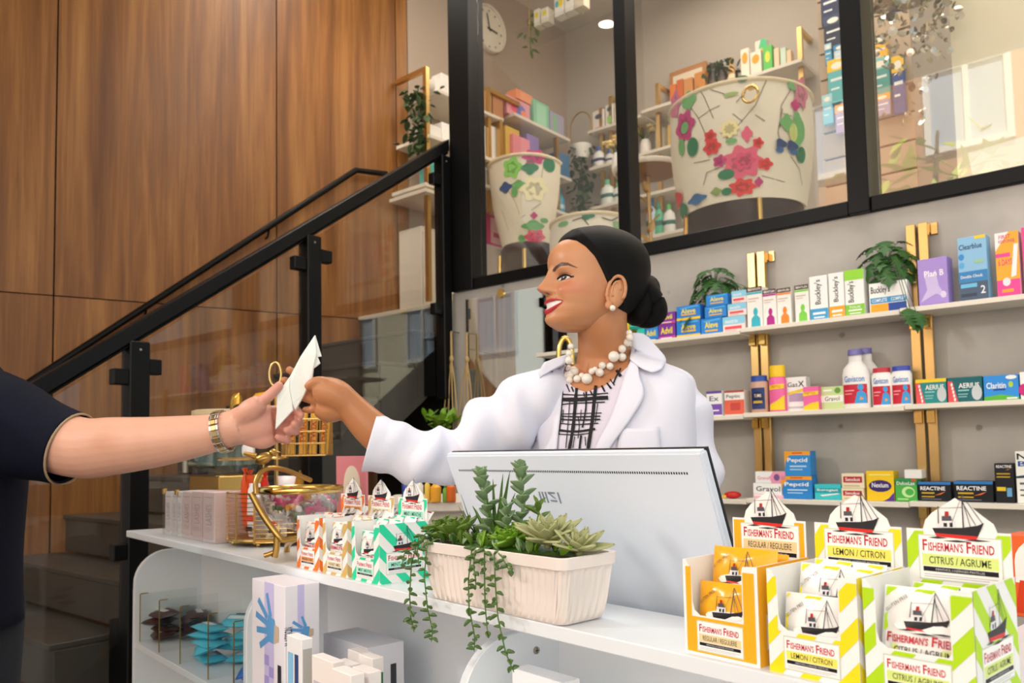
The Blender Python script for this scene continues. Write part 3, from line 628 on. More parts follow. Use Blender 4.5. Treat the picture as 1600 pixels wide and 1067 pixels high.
# ================================================================ wall shelving with medicines
SH = [1.686, 1.373, 1.062]; SD = .165; TH = .016
un = empty('wall_shelving', MW); tag(un, 'white wall shelves on double brass uprights, full of medicine boxes', 'shelf')
for i, z in enumerate(SH):
    for a, b, dz in ((-1.75, -.79, -.006), (-.788, -.243, 0), (-.241, .75, .004)):
        MB('shelf_white').box(a, b, -SD, -.004, z-TH+dz, z+dz).build('shelf_board', un, bevel=.001)
def shz(x, i): return SH[i] + (-.006 if x < -.79 else (0 if x < -.242 else .004))
for xc in (-.765, -.205):
    for dx in (-.019, .019):
        MB('brass').box(xc+dx-.0145, xc+dx+.0145, -.055, -.028, .75, 1.985).build('upright', un, bevel=.0015)
        MB('brass').box(xc+dx-.0145, xc+dx+.0145, -.028, -.001, 1.955, 1.985).build('wall_return', un, bevel=.0015)
    bt = MB('brass').box(xc+.034, xc+.055, -.012, -.001, 1.95, 1.99); bt.build('wall_plate', un, bevel=.001)
    for z in SH:
        for dx in (-.019, .019): MB('brass_bright').box(xc+dx-.012, xc+dx+.012, -.075, -.055, z-.055, z-.0165).cyl((xc+dx, -.075, z-.03), (xc+dx, -.079, z-.03), .004, .004, 8).build('board_bracket', un)
def art(p, ops):
    for o in ops: getattr(p, o[0])(*o[1:])
def prod(name, x0, x1, yt, yb, sh, col, label, ops=(), d=.06, yc=-.125, z0=None, cat='box', grp='medicine boxes on the wall shelves', rot=0):
    a = wpx(x0, (yt+yb)/2, yc); b = wpx(x1, (yt+yb)/2, yc); xm = (a.x+b.x)/2
    zt = wpx((x0+x1)/2, yt, yc).z; zb = shz(xm, sh) if z0 is None else z0
    w, h = b.x-a.x, max(.01, zt-zb); M = MW @ T(a.x+w/2, yc, zb+.0003) @ Rz(rot) @ T(-w/2, 0, 0)
    o = MB(mat('box_'+col.strip('#'), col, .42, spec=.4)).box(0, w, 0, d, 0, h).build(name, None, M, bevel=.0012); tag(o, label, cat, grp)
    if ops: p = Print(w, h); art(p, ops); p.build('print', o)
    return zt+.0006
W_, K_ = '#f4f4f2', '#1d2026'
def r(*a): return ('r',)+a
def t(*a): return ('t',)+a
def e(*a): return ('e',)+a
def pg(pts, c): return ('p', pts, c)
def lines(u0, u1, vs, c, h=.02): return [r(u0, v, u1-.12*((k*7) % 3), v+h, c) for k, v in enumerate(vs)]
def person(cu, c, v0=.03, k=1.0): return [pg([(cu-.3*k, v0), (cu+.3*k, v0), (cu+.28*k, v0+.2), (cu+.12*k, v0+.27), (cu-.12*k, v0+.27), (cu-.28*k, v0+.2)], c), e(cu, v0+.36, .15*k, .1, c)]
adv = lambda c2: [r(0, .0, 1, .22, c2), t('Advil', .48, .58, .7, .42, '#f6e32a', 0, .02), r(.12, .08, .8, .14, W_)]
# --- top shelf
prod('medicine_box', 970, 983, 493, 527, 0, '#e8c81c', 'small yellow box behind the woman\'s collar on the top shelf')
z = prod('medicine_box', 996, 1010, 513, 527, 0, '#2fc0b0', 'lower teal box at the left end of the top shelf', [r(0, .0, 1, .2, '#7fe0d4')])
prod('medicine_box', 984, 1013, 493, 513, 0, '#3cc9b4', 'upper teal box at the left end of the top shelf', [r(0, 0, 1, .2, '#1c8f86'), t('Advil', .5, .6, .75, .45, '#14355c', 0, .02)], z0=z)
z = prod('medicine_box', 1007, 1028, 511, 527, 0, '#2a86d4', 'lower blue box with yellow lettering next to the purple pair', adv('#1c5fb0'))
prod('medicine_box', 1014, 1027, 495, 511, 0, '#2f8fdc', 'upper small blue box with yellow lettering next to the purple pair', adv('#1c5fb0'), z0=z)
z = prod('medicine_box', 1029, 1055, 506, 524, 0, '#7a2f9c', 'lower purple box with yellow lettering', adv('#c04a9c'))
prod('medicine_box', 1027, 1055, 488, 505, 0, '#7a2f9c', 'upper purple box with yellow lettering', adv('#c04a9c'), z0=z)
alv = [r(0, 0, 1, .17, '#f0cf2c'), t('Aleve', .5, .62, .62, .34, '#f6e32a', 0, .02), r(.2, .32, .82, .42, '#f0b92c'), pg([(.1, .85), (.9, .95), (.95, .85), (.2, .78)], '#4fb0ee')]
z = prod('medicine_box', 1057, 1094, 500, 521, 0, '#1e7fd6', 'lower large blue box with a yellow foot stripe', alv)
prod('medicine_box', 1057, 1094, 477, 499, 0, '#1e7fd6', 'upper large blue box with a yellow foot stripe', alv, z0=z)
al2 = [t('Aleve', .5, .6, .62, .38, '#f6e32a', 0, .02), r(.2, .2, .8, .3, '#f0b92c'), pg([(.05, .85), (.9, .95), (.95, .85), (.2, .78)], '#4fb0ee')]
z = prod('medicine_box', 1095, 1128, 497, 516, 0, '#2385d8', 'lowest of three stacked plain blue boxes beside the fern pot', al2)
z = prod('medicine_box', 1101, 1135, 478, 496, 0, '#2385d8', 'middle of three stacked plain blue boxes beside the fern pot', al2, z0=z)
prod('medicine_box', 1103, 1137, 460, 477, 0, '#2385d8', 'topmost of three stacked plain blue boxes beside the fern pot', al2, z0=z)
lp = [r(0, .5, 1, 1, '#8fd0ec'), r(.1, .2, .85, .38, '#e8525a'), t('motrin', .4, .7, .55, .25, W_), r(.1, .08, .6, .13, '#e0a0a0')]
z = prod('medicine_box', 1129, 1164, 494, 512, 0, '#f2e2e0', 'lowest of three pale blue and pink boxes', lp)
z = prod('medicine_box', 1137, 1166, 474, 493, 0, '#f2e2e0', 'middle of three pale blue and pink boxes', lp, z0=z)
prod('medicine_box', 1143, 1166, 454, 472, 0, '#f2e2e0', 'topmost of three pale blue and pink boxes', lp, z0=z)
for x0, x1, yt, c, nm in ((1167, 1191, 448, '#35b4c8', 'turquoise'), (1192, 1213, 452, '#b3268c', 'magenta'), (1214, 1236, 450, '#f08a2c', 'orange'), (1242, 1264, 445, '#7ed04a', 'green')):
    prod('medicine_box', x0, x1, yt, 503, 0, '#f3efe9', 'tall white box printed with a %s figure' % nm, [r(0, .88, 1, 1, '#4a2418'), t('BENYLIN', .5, .94, .8, .06, W_), r(0, .82, 1, .87, c), r(.1, .7, .8, .73, '#d0b8a8'), r(.1, .64, .6, .66, '#d0b8a8')]+person(.55, c))
for x0, x1, yt, c, nm in ((1265, 1293, 431, '#3f9fd4', 'blue'), (1295, 1319, 426, '#f2a52c', 'amber')):
    prod('medicine_box', x0, x1, yt, 492, 0, W_, 'tall white cough syrup box with %s foot' % nm, [r(0, 0, 1, .27, c), t("Buckley's", .5, .64, .42, .55, '#2a2c34', 90), r(.15, .14, .85, .19, W_), r(.2, .06, .8, .09, W_)], d=.05)
prod('medicine_box', 1320, 1350, 421, 488, 0, W_, 'tall white cough syrup box with lime green top and foot', [r(0, 0, 1, .26, '#86c83c'), r(0, .78, 1, 1, '#96d83c'), t("Buckley's", .35, .53, .4, .45, '#2a2c34', 90), t('TOUX', .5, .2, .6, .05, W_), r(.15, .12, .85, .15, W_), r(.2, .06, .8, .08, W_)], d=.05)
prod('medicine_box', 1358, 1418, 440, 484, 0, W_, 'wide white box with blue bands and orange corner in front of the fern', [t("Buckley's", .3, .75, .5, .3, '#24262e', 0, .015), r(.03, .33, .97, .52, '#3a93cc'), t('COMPLETE', .27, .43, .4, .11, W_), t('COMPLET', .76, .43, .38, .11, W_), r(.03, .06, .5, .31, '#f2a52c'), r(.5, .06, .97, .31, '#2a4a9c')])
prod('medicine_box', 1434, 1481, 403, 471, 0, '#a98fd8', 'purple box with white lettering beside the brass upright', [pg([(.05, .1), (.3, .35), (.2, .75), (.45, .6), (.6, .75), (.7, .4), (.95, .15), (.6, .25), (.4, .2)], '#cdbdea'), t('Plan B', .55, .68, .66, .13, '#f6f2fc', 0, .02), r(.1, .02, .9, .05, '#8a6cc4'), e(.84, .22, .1, .07, '#dcd2f0')], rot=-4)
prod('medicine_box', 1497, 1543, 369, 462, 0, '#8fc2e6', 'tall blue pregnancy test box with dark lower half', [r(0, 0, 1, .37, '#4d5f78'), r(0, .3, 1, .47, '#3f86c0'), t('Clearblue', .45, .85, .8, .085, '#2c4a78', 0, .015), r(.6, .95, .98, 1, '#f0d23c'), t('Double Check', .45, .39, .76, .045, W_), r(.05, .22, .62, .28, '#6fc0e6'), t('2', .82, .17, .16, .12, W_), e(.12, .7, .1, .05, '#3f8fd4'), e(.12, .57, .1, .05, '#5fb0e4'), r(.55, .58, .88, .63, '#9cc8a0'), r(.05, .08, .6, .13, '#3a4656')], rot=-4, d=.05)
prod('medicine_box', 1556, 1593, 362, 457, 0, '#f4f0ee', 'tall pink and yellow test box at the right of the top shelf', [pg([(0, .25), (1, .25), (1, 1), (.6, 1), (0, .72)], '#f6b03c'), r(0, 0, 1, .27, '#ee4f9c'), r(0, .62, .62, .68, '#ee4f9c'), pg([(0, .72), (.6, 1), (1, 1), (0, 1)], '#f6f2f0'), t('FIRST', .42, .93, .5, .06, '#c8307c'), t('RESPONSE', .5, .86, .7, .05, '#c8307c'), t('6 DAYS', .4, .54, .6, .1, '#e23c78', 0, .015), pg([(.62, .3), (.84, .32), (.98, .8), (.8, .8)], '#f4f2f4'), e(.42, .24, .17, .065, '#e8e8ec'), r(.2, .08, .7, .13, '#f4a03c')], rot=-3, d=.05)
prod('medicine_box', 1598, 1640, 352, 452, 0, '#ee4f9c', 'pink test box cut off by the right picture edge', d=.05)
# --- middle shelf
prod('medicine_box', 1104, 1128, 611, 646, 1, W_, 'white and violet box at the left of the middle shelf', [r(0, .9, 1, 1, '#6a4aa0'), r(0, .05, 1, .48, '#7a52b0'), t('Ex', .5, .7, .6, .2, '#5a5a80'), r(.15, .2, .8, .25, W_)])
prod('medicine_box', 1132, 1163, 610, 646, 1, '#f2ece8', 'white and coral red box on the middle shelf', [r(0, .04, 1, .62, '#e0664e'), t('Peptic', .45, .75, .7, .18, '#4a4a50'), r(.3, .2, .8, .5, '#c84a44'), r(0, .92, 1, 1, '#b04a3c')])
z = prod('medicine_box', 1255, 1279, 604, 641, 1, '#f06aa8', 'small pink and yellow box in front on the middle shelf', [pg([(0, 0), (1, 0), (1, .35), (.5, .3), (0, .15)], '#f4d22c'), pg([(0, .6), (1, .66), (1, .8), (0, .78)], '#f4d22c'), t('PEPTO', .45, .72, .7, .1, '#d84a2c')], yc=-.15, d=.04)
prod('medicine_box', 1228, 1260, 589, 642, 1, W_, 'white box with yellow and mauve panel on the middle shelf', [t('Gas', .34, .78, .5, .14, '#4a4c54'), t('X', .76, .79, .3, .16, '#3a3c44', 0, .02), r(.15, .28, .85, .52, '#b8a0c0'), pg([(.1, .56), (.9, .66), (.9, .58), (.1, .48)], '#f0d23c'), r(.1, .08, .85, .14, '#c8c8d0')], yc=-.105, d=.045)
prod('medicine_box', 1283, 1318, 604, 639, 1, '#c8dc9c', 'pale green box with white band beside the big bottle', [r(0, .32, 1, .62, '#f2f2ea'), t('Gravol', .5, .47, .66, .2, '#4a5a30'), e(.75, .82, .14, .13, '#6a9c3c'), r(.1, .8, .5, .88, '#f2f6ea')])
aer = lambda top: [pg([(0, 0), (.3, 0), (.14, .86), (0, .86)], '#e2545a'), r(0, .86, 1, 1, top), t('AERIUS', .62, .66, .6, .2, W_, 0, .015), e(.84, .36, .15, .3, '#c4ccd0'), r(.3, .44, .62, .5, '#8ac4c4'), r(.3, .3, .58, .34, '#8ac4c4'), r(.3, .2, .55, .24, '#8ac4c4')]+[e(.2-.02*k, .12+.15*k, .03, .07, W_) for k in range(5)]
prod('medicine_box', 1431, 1479, 592, 632, 1, '#1f8a8a', 'teal and red allergy box with a yellow top edge', aer('#f4d22c'))
prod('medicine_box', 1481, 1535, 589, 631, 1, '#14646c', 'dark teal and red allergy box without yellow', aer('#14646c'))
prod('medicine_box', 1537, 1592, 586, 629, 1, '#2d8fe2', 'sky blue allergy box with grass print', [pg([(0, 0), (1, 0), (1, .12), (.5, .24), (0, .16)], '#5cb43c'), t('Claritin', .36, .6, .56, .24, W_, 0, .015), r(.28, .4, .62, .46, '#12408c'), e(.8, .9, .16, .08, W_), e(.78, .62, .07, .12, '#b4d24c'), r(.65, .05, .95, .11, W_)])
prod('medicine_box', 1594, 1640, 580, 627, 1, W_, 'white box with magenta spot at the right edge of the middle shelf', [e(.12, .35, .18, .22, '#c82a7c'), t('Zantac', .5, .75, .6, .16, '#3a3a90')])
# --- bottom shelf
gv = [t('Gravol', .5, .62, .8, .34, '#3a3c48', 0, .012), r(0, 0, 1, .14, '#f2b4cc'), pg([(0, .25), (1, .14), (1, .2), (0, .32)], '#f6d2e0')]
z = prod('medicine_box', 1177, 1224, 755, 782, 2, W_, 'lower white and pink box at the left of the bottom shelf', gv)
prod('medicine_box', 1180, 1227, 737, 754, 2, W_, 'upper white box with a pink corner at the left of the bottom shelf', [pg([(.55, 0), (1, 0), (1, 1), (.6, 1), (.48, .5)], '#f09cbc'), e(.72, .5, .1, .3, '#7a5a8c'), t('Gravol', .28, .45, .4, .3, '#e87ca4')], z0=z)
pc = [r(0, .84, 1, 1, '#f0a42c'), r(.3, .9, .7, .95, '#d84a2c'), pg([(0, .0), (0, .3), (.05, .6), (.2, .84), (0, .84)], '#f0a42c'), t('Pepcid', .5, .62, .78, .22, '#f6f6f6', 0, .02), r(.2, .36, .85, .42, '#bcdcf2'), r(.2, .24, .7, .28, '#bcdcf2')]
z = prod('medicine_box', 1221, 1269, 744, 785, 2, '#2a86d2', 'lower blue and orange antacid box on the bottom shelf', pc)
prod('medicine_box', 1226, 1266, 705, 742, 2, '#2f8fd8', 'upper blue and orange antacid box on the bottom shelf', pc, z0=z)
prod('medicine_box', 1273, 1314, 757, 786, 2, '#3cc4cc', 'turquoise box with white band on the bottom shelf', [r(0, .45, 1, .75, '#1f9fae'), t('Iberogast', .5, .62, .8, .2, W_), pg([(.2, .3), (.9, .44), (.95, .38), (.3, .22)], W_)])
sn = [r(.08, .38, .92, .8, '#b4242c'), t('Senokot', .5, .6, .66, .24, W_), r(.1, .12, .8, .2, '#c8b48c')]
z = prod('medicine_box', 1315, 1350, 763, 788, 2, '#ece0c0', 'lower cream box with red label on the bottom shelf', sn)
prod('medicine_box', 1315, 1350, 740, 762, 2, '#ece0c0', 'upper cream box with red label on the bottom shelf', sn, z0=z)
prod('medicine_box', 1354, 1397, 736, 788, 2, '#f2c81e', 'yellow box with purple oval label on the bottom shelf', [e(.5, .5, .42, .2, '#3c2a6c'), t('Nexium', .5, .53, .6, .16, W_, 0, .015), pg([(.6, 0), (1, 0), (1, .3), (.8, .1)], '#5a3a8c'), r(.1, .85, .9, .9, '#f8e27c')])
z = prod('medicine_box', 1399, 1433, 748, 789, 2, '#4eaf4e', 'green box with white swirl on the bottom shelf', [r(0, .72, 1, 1, '#2f8a4a'), t('DulcoLax', .5, .8, .84, .15, W_), e(.6, .42, .3, .24, '#c4e8a4'), e(.66, .42, .2, .15, '#4eaf4e'), r(.1, .08, .6, .14, '#b4e08c'), e(.86, .94, .1, .06, '#d84a3c')])
prod('medicine_box', 1413, 1440, 734, 747, 2, '#eceae6', 'white box lying on top of the green one on the bottom shelf', z0=z)
rc = [r(0, .86, 1, 1, '#2f78c0'), t('REACTINE', .45, .66, .76, .2, '#f6f6f6', 0, .02), r(.1, .38, .5, .46, '#c8a42c'), pg([(.5, .3), (.85, .52), (.7, .36)], '#e2762c'), r(.1, .2, .5, .26, '#c8a42c'), r(.1, .08, .7, .13, '#6a6c78')]
prod('medicine_box', 1435, 1486, 753, 789, 2, '#14161c', 'black allergy box beside the green box on the bottom shelf', rc)
prod('medicine_box', 1491, 1552, 752, 791, 2, '#14161c', 'wider black allergy box in the middle of the black ones', rc)
prod('medicine_box', 1555, 1585, 724, 792, 2, '#16181e', 'tall upright black allergy box on the bottom shelf', [t('REACTINE', .5, .92, .8, .07, W_, 0, .015), r(.1, .72, .8, .75, '#c8a42c'), r(.1, .64, .8, .67, '#c8a42c'), r(.08, .3, .55, .4, '#e2c02c'), r(.6, .16, .86, .38, '#6aa0c8'), pg([(.55, .82), (.9, .88), (.7, .83)], '#e2762c')])
prod('medicine_box', 1588, 1640, 705, 793, 2, '#eef0e8', 'tall white box with dark letters at the right edge of the bottom shelf', [t('N', .2, .9, .3, .12, K_, 0, .02), t('B', .2, .76, .25, .1, '#24489c', 0, .02), pg([(0, .52), (1, .6), (1, .5), (0, .48)], '#2a3a58'), r(.1, .36, .8, .4, '#5a6068'), r(.1, .24, .7, .27, '#5a6068'), r(.1, .14, .8, .17, '#5a6068')])
# --- bottles on the middle shelf
def bottle(xc, wpx_, yt, yb, sh, yc, prof, col, cap, label, ops=(), capz=.8, capr=.5, lab=(.08, .6), sq=.62):
    a = wpx(xc-wpx_/2, yb, yc); b = wpx(xc+wpx_/2, yb, yc); w = b.x-a.x; zb = shz(a.x, sh); h = wpx(xc, yt, yc).z-zb
    root = empty('medicine_bottle', MW @ T((a.x+b.x)/2, yc, zb+.0003)); tag(root, label, 'bottle', 'medicine bottles on the middle shelf')
    bo = MB(mat('bottle_'+col.strip('#'), col, .35)).lathe([(q*w/2, zz*h) for q, zz in prof], 24, sy=sq).build('bottle_body', root, smooth=40)
    MB(mat('cap_'+cap.strip('#'), cap, .4)).lathe([(capr*w/2, capz*h), (capr*w/2, .985*h), (capr*w/2*.93, h)], 20, sy=sq if capr > .75 else 1).build('cap', root, smooth=40)
    if ops:
        lw = w*.86; p = Print(lw, (lab[1]-lab[0])*h, 8); art(p, ops)
        rr = w/2*1.012
        p.mb.v = [((x-lw/2), -sq*math.sqrt(max(0, rr*rr-(x-lw/2)**2))+y, zz) for x, y, zz in p.mb.v]; p.build('label_print', bo, T(0, 0, lab[0]*h))
J = [(.9, 0), (1, .03), (1, .58), (.9, .68), (.55, .77), (.5, .8), (.5, .9)]
JB = [(.92, 0), (1, .04), (1, .8), (.86, .86), (.8, .9)]
gav = [r(0, 0, 1, .62, '#c8283c'), pg([(.5, 0), (.98, 0), (.96, .3), (.8, .42), (.62, .36)], '#3f9fe0'), e(.76, .52, .12, .1, '#3f9fe0'), t('Gaviscon', .5, .8, .84, .2, '#2a78c8', 0, .012), r(.08, .4, .5, .44, '#f0a0a8'), r(.08, .3, .4, .33, '#f0a0a8'), pg([(.7, .1), (.88, .14), (.76, .22)], '#f0a02c')]
bottle(1340, 43, 546, 636, 1, -.115, J, '#f3f1ee', '#7a74b4', 'large white antacid bottle with violet cap, red and blue label', gav, .9, .52)
bottle(1356, 40, 544, 634, 1, -.055, J, '#f3f1ee', '#7a74b4', 'second violet capped white bottle half hidden behind the first', (), .9, .52)
bottle(1380, 32, 575, 635, 1, -.115, JB, '#f3f1ee', '#c02c3c', 'white tablet jar with red cap', gav, .88, .86, (.06, .82))
bottle(1411, 33, 572, 634, 1, -.115, JB, '#f3f1ee', '#3a4cb0', 'white tablet jar with blue cap beside the brass upright', gav, .88, .88, (.06, .82))
bottle(1188, 27, 587, 645, 1, -.115, JB, '#c8a08a', '#28489c', 'amber tablet jar with blue cap on the middle shelf', [r(.05, .05, .95, .95, '#2c3c70'), e(.5, .5, .38, .3, '#1c2450'), t('TUMS', .5, .62, .5, .14, '#f4e4c0'), r(.2, .3, .8, .4, '#c8a83c')], .78, .92, (.06, .7))
bottle(1217, 27, 571, 644, 1, -.115, [(.9, 0), (1, .03), (1, .66), (.86, .74), (.8, .76)], '#f06aa8', '#f2c81e', 'pink liquid antacid bottle with yellow cap', [pg([(0, 0), (1, 0), (1, .5), (.5, .3), (0, .2)], '#f4d22c'), pg([(0, .7), (1, .74), (1, .9), (0, .86)], '#f4d22c'), t('PEPTO', .5, .8, .6, .1, '#d84a2c')], .75, .9, (.04, .66))
# --- small red pouch
q = wpx(1143, 775, -.12); rp = MB(mat('red_foil', '#c41f1c', .3)).ell((0, 0, .014), (.032, .02, .014), 16, 8).build('red_pouch', None, MW @ T(q.x, -.11, shz(q.x, 2)) @ Rz(12), smooth=60); tag(rp, 'small crumpled red pouch lying on the bottom shelf', 'pouch')
MB(mat('yellow_tag', '#f0c02c', .5)).box(-.034, -.02, -.021, -.019, .004, .014).build('tag', rp)
# --- potted plants on the top shelf
def monstera(L):
    pts = [(0, 0)]; n = 9
    up = [(.10, .16), (.22, .36), (.30, .14), (.38, .42), (.47, .15), (.56, .40), (.64, .14), (.74, .30), (.82, .10), (1, 0)]
    poly = [(0, 0)]+up+[(x, -y) for x, y in reversed(up[:-1])]
    mb = MB('leaf_monstera'); f = lambda x, y: (x*L, y*L, L*(.10*math.sin(math.pi*x)-.25*x*x-.5*y*y))
    k = len(poly); vs = [f(.45, 0)]+[f(x, y) for x, y in poly]; mb.add(vs, [(0, 1+i, 1+(i+1) % k) for i in range(k)]); vs2 = [(a, b, c-.0012) for a, b, c in vs]
    mb.add(vs2, [(0, 1+(i+1) % k, 1+i) for i in range(k)]); return mb.mesh('leaf', 60)
MO = [monstera(s) for s in (.058, .07, .085)]
mat('pot_white', '#e8e4dc', .5)
def fern(px, py, lab, spread, n, pot=True, yc=-.055, extra=(), lift=.1, cl=''):
    q = wpx(px, py, yc); zb = shz(q.x, 0)
    cb = MB('card_white').box(-.045, .045, .0, .05, .0003, lift).build('carton', None, MW @ T(q.x, yc, zb), bevel=.001); tag(cb, cl, 'box'); zb += lift; root = empty('potted_plant', MW @ T(q.x, yc, zb+.0003)); tag(root, lab, 'plant', 'potted split-leaf plants on the top shelf')
    MB('pot_white').lathe([(.026, 0), (.034, .004), (.040, .07), (.041, .075), (.037, .075), (.035, .06)], 20, cap=(True, True)).build('pot', root, smooth=40)
    for k in range(n):
        a = 137.5*k+random.uniform(-20, 20); tt = (k+.5)/n; rr = spread*(.35+.65*tt)*random.uniform(.8, 1.1); hh = .165-.14*tt+random.uniform(-.012, .012)
        x, y = rr*math.cos(R_(a)), rr*math.sin(R_(a))*.6
        a, y = (-a, -y*.5) if y > 0 else (a, y)
        mb = MB('leaf_monstera').tube([(0, 0, .068), (x*.5, y*.5, hh*.6+.05), (x*.92, y*.92, hh)], .0012, 5).build('stem', root)
        child('leaf', MO[k % 3], mb, T(x*.92, y*.92, hh) @ Rz(a) @ Ry(18+45*tt+random.uniform(-15, 15)) @ T(-.008, 0, 0))
    for i, (dx, dy, dz) in enumerate(extra):
        mb = MB('leaf_monstera').tube([(0, 0, .07), (dx*.5, dy*.8, max(dz, .06)*.6+.06), (dx, dy, dz)], .0012, 5).build('stem', root)
        child('leaf', MO[i % 3], mb, T(dx, dy, dz) @ Rz(math.degrees(math.atan2(dy, dx))) @ Ry(50))
fern(1116, 470, 'split-leaf plant in a white pot between the blue boxes and the brass upright', .10, 26, lift=.115, cl='plain white carton hidden behind the three blue boxes under a pot', extra=[(.14, -.03, .06), (.17, -.03, .0), (.155, -.03, .035), (-.10, -.05, -.02), (-.07, -.06, -.03)])
fern(1385, 440, 'split-leaf plant in a white pot behind the wide white box', .125, 28, lift=.085, cl='plain white carton hidden behind the wide white box under a pot', extra=[(.105, -.12, -.12), (.115, -.12, -.10), (.09, -.12, -.085)])
# ================================================================ the room behind the upper glass
LX, BYW = -3.2, 2.15
mat('shelf_cream', '#ded5c6', .5)
GU = 'products on the upper room shelves'
def lprod(name, x0, x1, yt, yb, col, label, ops=(), xc=LX+.26, d=.09, z0=None, cat='box', g=GU):
    a, b = spx(x0, (yt+yb)/2, xc).y, spx(x1, (yt+yb)/2, xc).y; zt = spx((x0+x1)/2, yt, xc).z; zb = spx((x0+x1)/2, yb, xc).z if z0 is None else z0
    o = MB(mat('box_'+col.strip('#'), col, .5)).box(0, b-a, 0, d, 0, zt-zb).build(name, None, MW @ T(xc, a, zb) @ Rz(90), bevel=.002); tag(o, label, cat, g)
    if ops: p = Print(b-a, zt-zb); art(p, ops); p.build('print', o)
def bprod(name, x0, x1, yt, yb, col, label, ops=(), yc=BYW-.2, d=.08, z0=None, cat='box', g=GU):
    a, b = wpx(x0, (yt+yb)/2, yc).x, wpx(x1, (yt+yb)/2, yc).x; zt = wpx((x0+x1)/2, yt, yc).z; zb = wpx((x0+x1)/2, yb, yc).z if z0 is None else z0
    o = MB(mat('box_'+col.strip('#'), col, .5)).box(0, b-a, 0, d, 0, zt-zb).build(name, None, MW @ T(a, yc, zb), bevel=.002); tag(o, label, cat, g)
    if ops: p = Print(b-a, zt-zb); art(p, ops); p.build('print', o)
def bbottle(xc, w_, yt, yb, col, cap, label, yc=BYW-.16, lab='#3a5a9c', g=GU, z0=None, plane='b', k=1.0):
    if plane == 'b':
        q = wpx(xc, yb, yc); w = wpx(xc+w_/2, yb, yc).x-wpx(xc-w_/2, yb, yc).x; h = wpx(xc, yt, yc).z-(q.z if z0 is None else z0); M = MW @ T(q.x, yc, q.z if z0 is None else z0)
    else:
        q = spx(xc, yb, yc); w = spx(xc+w_/2, yb, yc).y-spx(xc-w_/2, yb, yc).y; h = spx(xc, yt, yc).z-(q.z if z0 is None else z0); M = MW @ T(yc, q.y, q.z if z0 is None else z0) @ Rz(90)
    root = empty('lotion_bottle', M); tag(root, label, 'bottle', g)
    MB(mat('bottle_'+col.strip('#'), col, .35)).lathe([(q_*w/2, z*h) for q_, z in ((.9, 0), (1, .04), (1, .55), (.85, .68), (.4, .76), (.38, .8))], 16, sy=.7).build('bottle_body', root, smooth=40)
    MB(mat('cap_'+cap.strip('#'), cap, .4)).lathe([(.4*w/2, .8*h), (.36*w/2, .97*h), (.2*w/2, h)], 12).build('cap', root, smooth=40)
    MB(mat('lbl_'+lab.strip('#'), lab, .5)).lathe([(1.01*w/2, .28*h), (1.01*w/2, .42*h)], 16, cap=(False, False), sy=.71).build('label_band', root, smooth=40)
# --- left wall shelving
uL = empty('upper_side_shelving', MW); tag(uL, 'cream shelves on brass frames along the side wall upstairs', 'shelf')
def lboard(x0, y0, x1, y1, d=.30):
    xc = LX+d; a, b = spx(x0, y0, xc), spx(x1, y1, xc); z = (a.z+b.z)/2; MB('shelf_cream').box(LX, xc, a.y, b.y, z-.022, z).build('shelf_board', uL, bevel=.002); return z
zL1 = lboard(686, 147, 787, 178); zL2 = lboard(804, 184, 891, 209); zL3 = lboard(672, 217, 785, 246); zL4 = lboard(800, 252, 893, 269); zL5 = lboard(740, 300, 893, 318)
def lbar(x, yt, yb, d=.28, w=.028): q = spx(x, yt, LX+d); q2 = spx(x, yb, LX+d); MB('brass').box(LX+d-w, LX+d, q.y-w/2, q.y+w/2, q2.z, q.z).build('upright', uL); MB('brass').box(LX, LX+d-w, q.y-w/2, q.y+w/2, q.z-w, q.z).build('wall_return', uL)
lbar(668, 104, 470); lbar(764, 136, 330); lbar(783, 186, 330, .30); lbar(871, 208, 330)
MB('brass').box(LX+.25, LX+.28, spx(764, 136, LX+.28).y, spx(812, 147, LX+.28).y, spx(764, 136, LX+.28).z-.028, spx(764, 136, LX+.28).z).build('top_rail', uL)
lprod('gift_box', 680, 700, 125, 147, '#ece6de', 'white box left on the upper side shelf by the wood wall', z0=zL1); lprod('gift_box', 690, 706, 117, 149, '#f2ede6', 'taller white box on the upper side shelf by the wood wall', z0=zL1, xc=LX+.16)
lprod('gift_box', 756, 768, 143, 168, '#c89a6c', 'wood brown frame box behind the brass upright upstairs', z0=zL1); lprod('gift_box', 770, 786, 146, 172, '#b8825c', 'copper brown box beside the brass upright upstairs', z0=zL1)
lprod('gift_box', 792, 828, 156, 190, '#e09aa4', 'pink patterned gift box upstairs', [e(.5, .5, .3, .3, '#7a78b8'), e(.3, .4, .14, .18, '#e8647a'), e(.72, .36, .12, .16, '#f08a5c')], z0=zL2)
lprod('gift_box', 807, 832, 144, 158, '#ee9a70', 'orange patterned box on top of the pink one upstairs', z0=spx(818, 158, LX+.24).z, xc=LX+.24)
lprod('gift_box', 834, 858, 160, 198, '#8cc8a4', 'mint green gift box upstairs', [r(.2, .1, .8, .9, '#a8dcbc')], z0=zL2); lprod('gift_box', 860, 881, 178, 205, '#a8a4bc', 'lilac and green box at the end of the upper side shelf', [r(.2, .1, .5, .9, '#8cbc94')], z0=zL2)
lprod('gift_box', 664, 690, 195, 222, '#efe9e0', 'white box by the hanging ivy upstairs', z0=zL3); lprod('gift_box', 691, 706, 193, 226, '#f4efe8', 'white carton by the window post upstairs', z0=zL3)
for k, (a, b) in enumerate(((752, 759), (760, 767), (768, 776), (777, 785))): lprod('white_folder', a, b, 196+k, 236+2*k, '#ede7de', ['first', 'second', 'third', 'fourth'][k]+' white folder from the window post on the side shelf', z0=zL3, cat='folder', g='white folders upstairs')
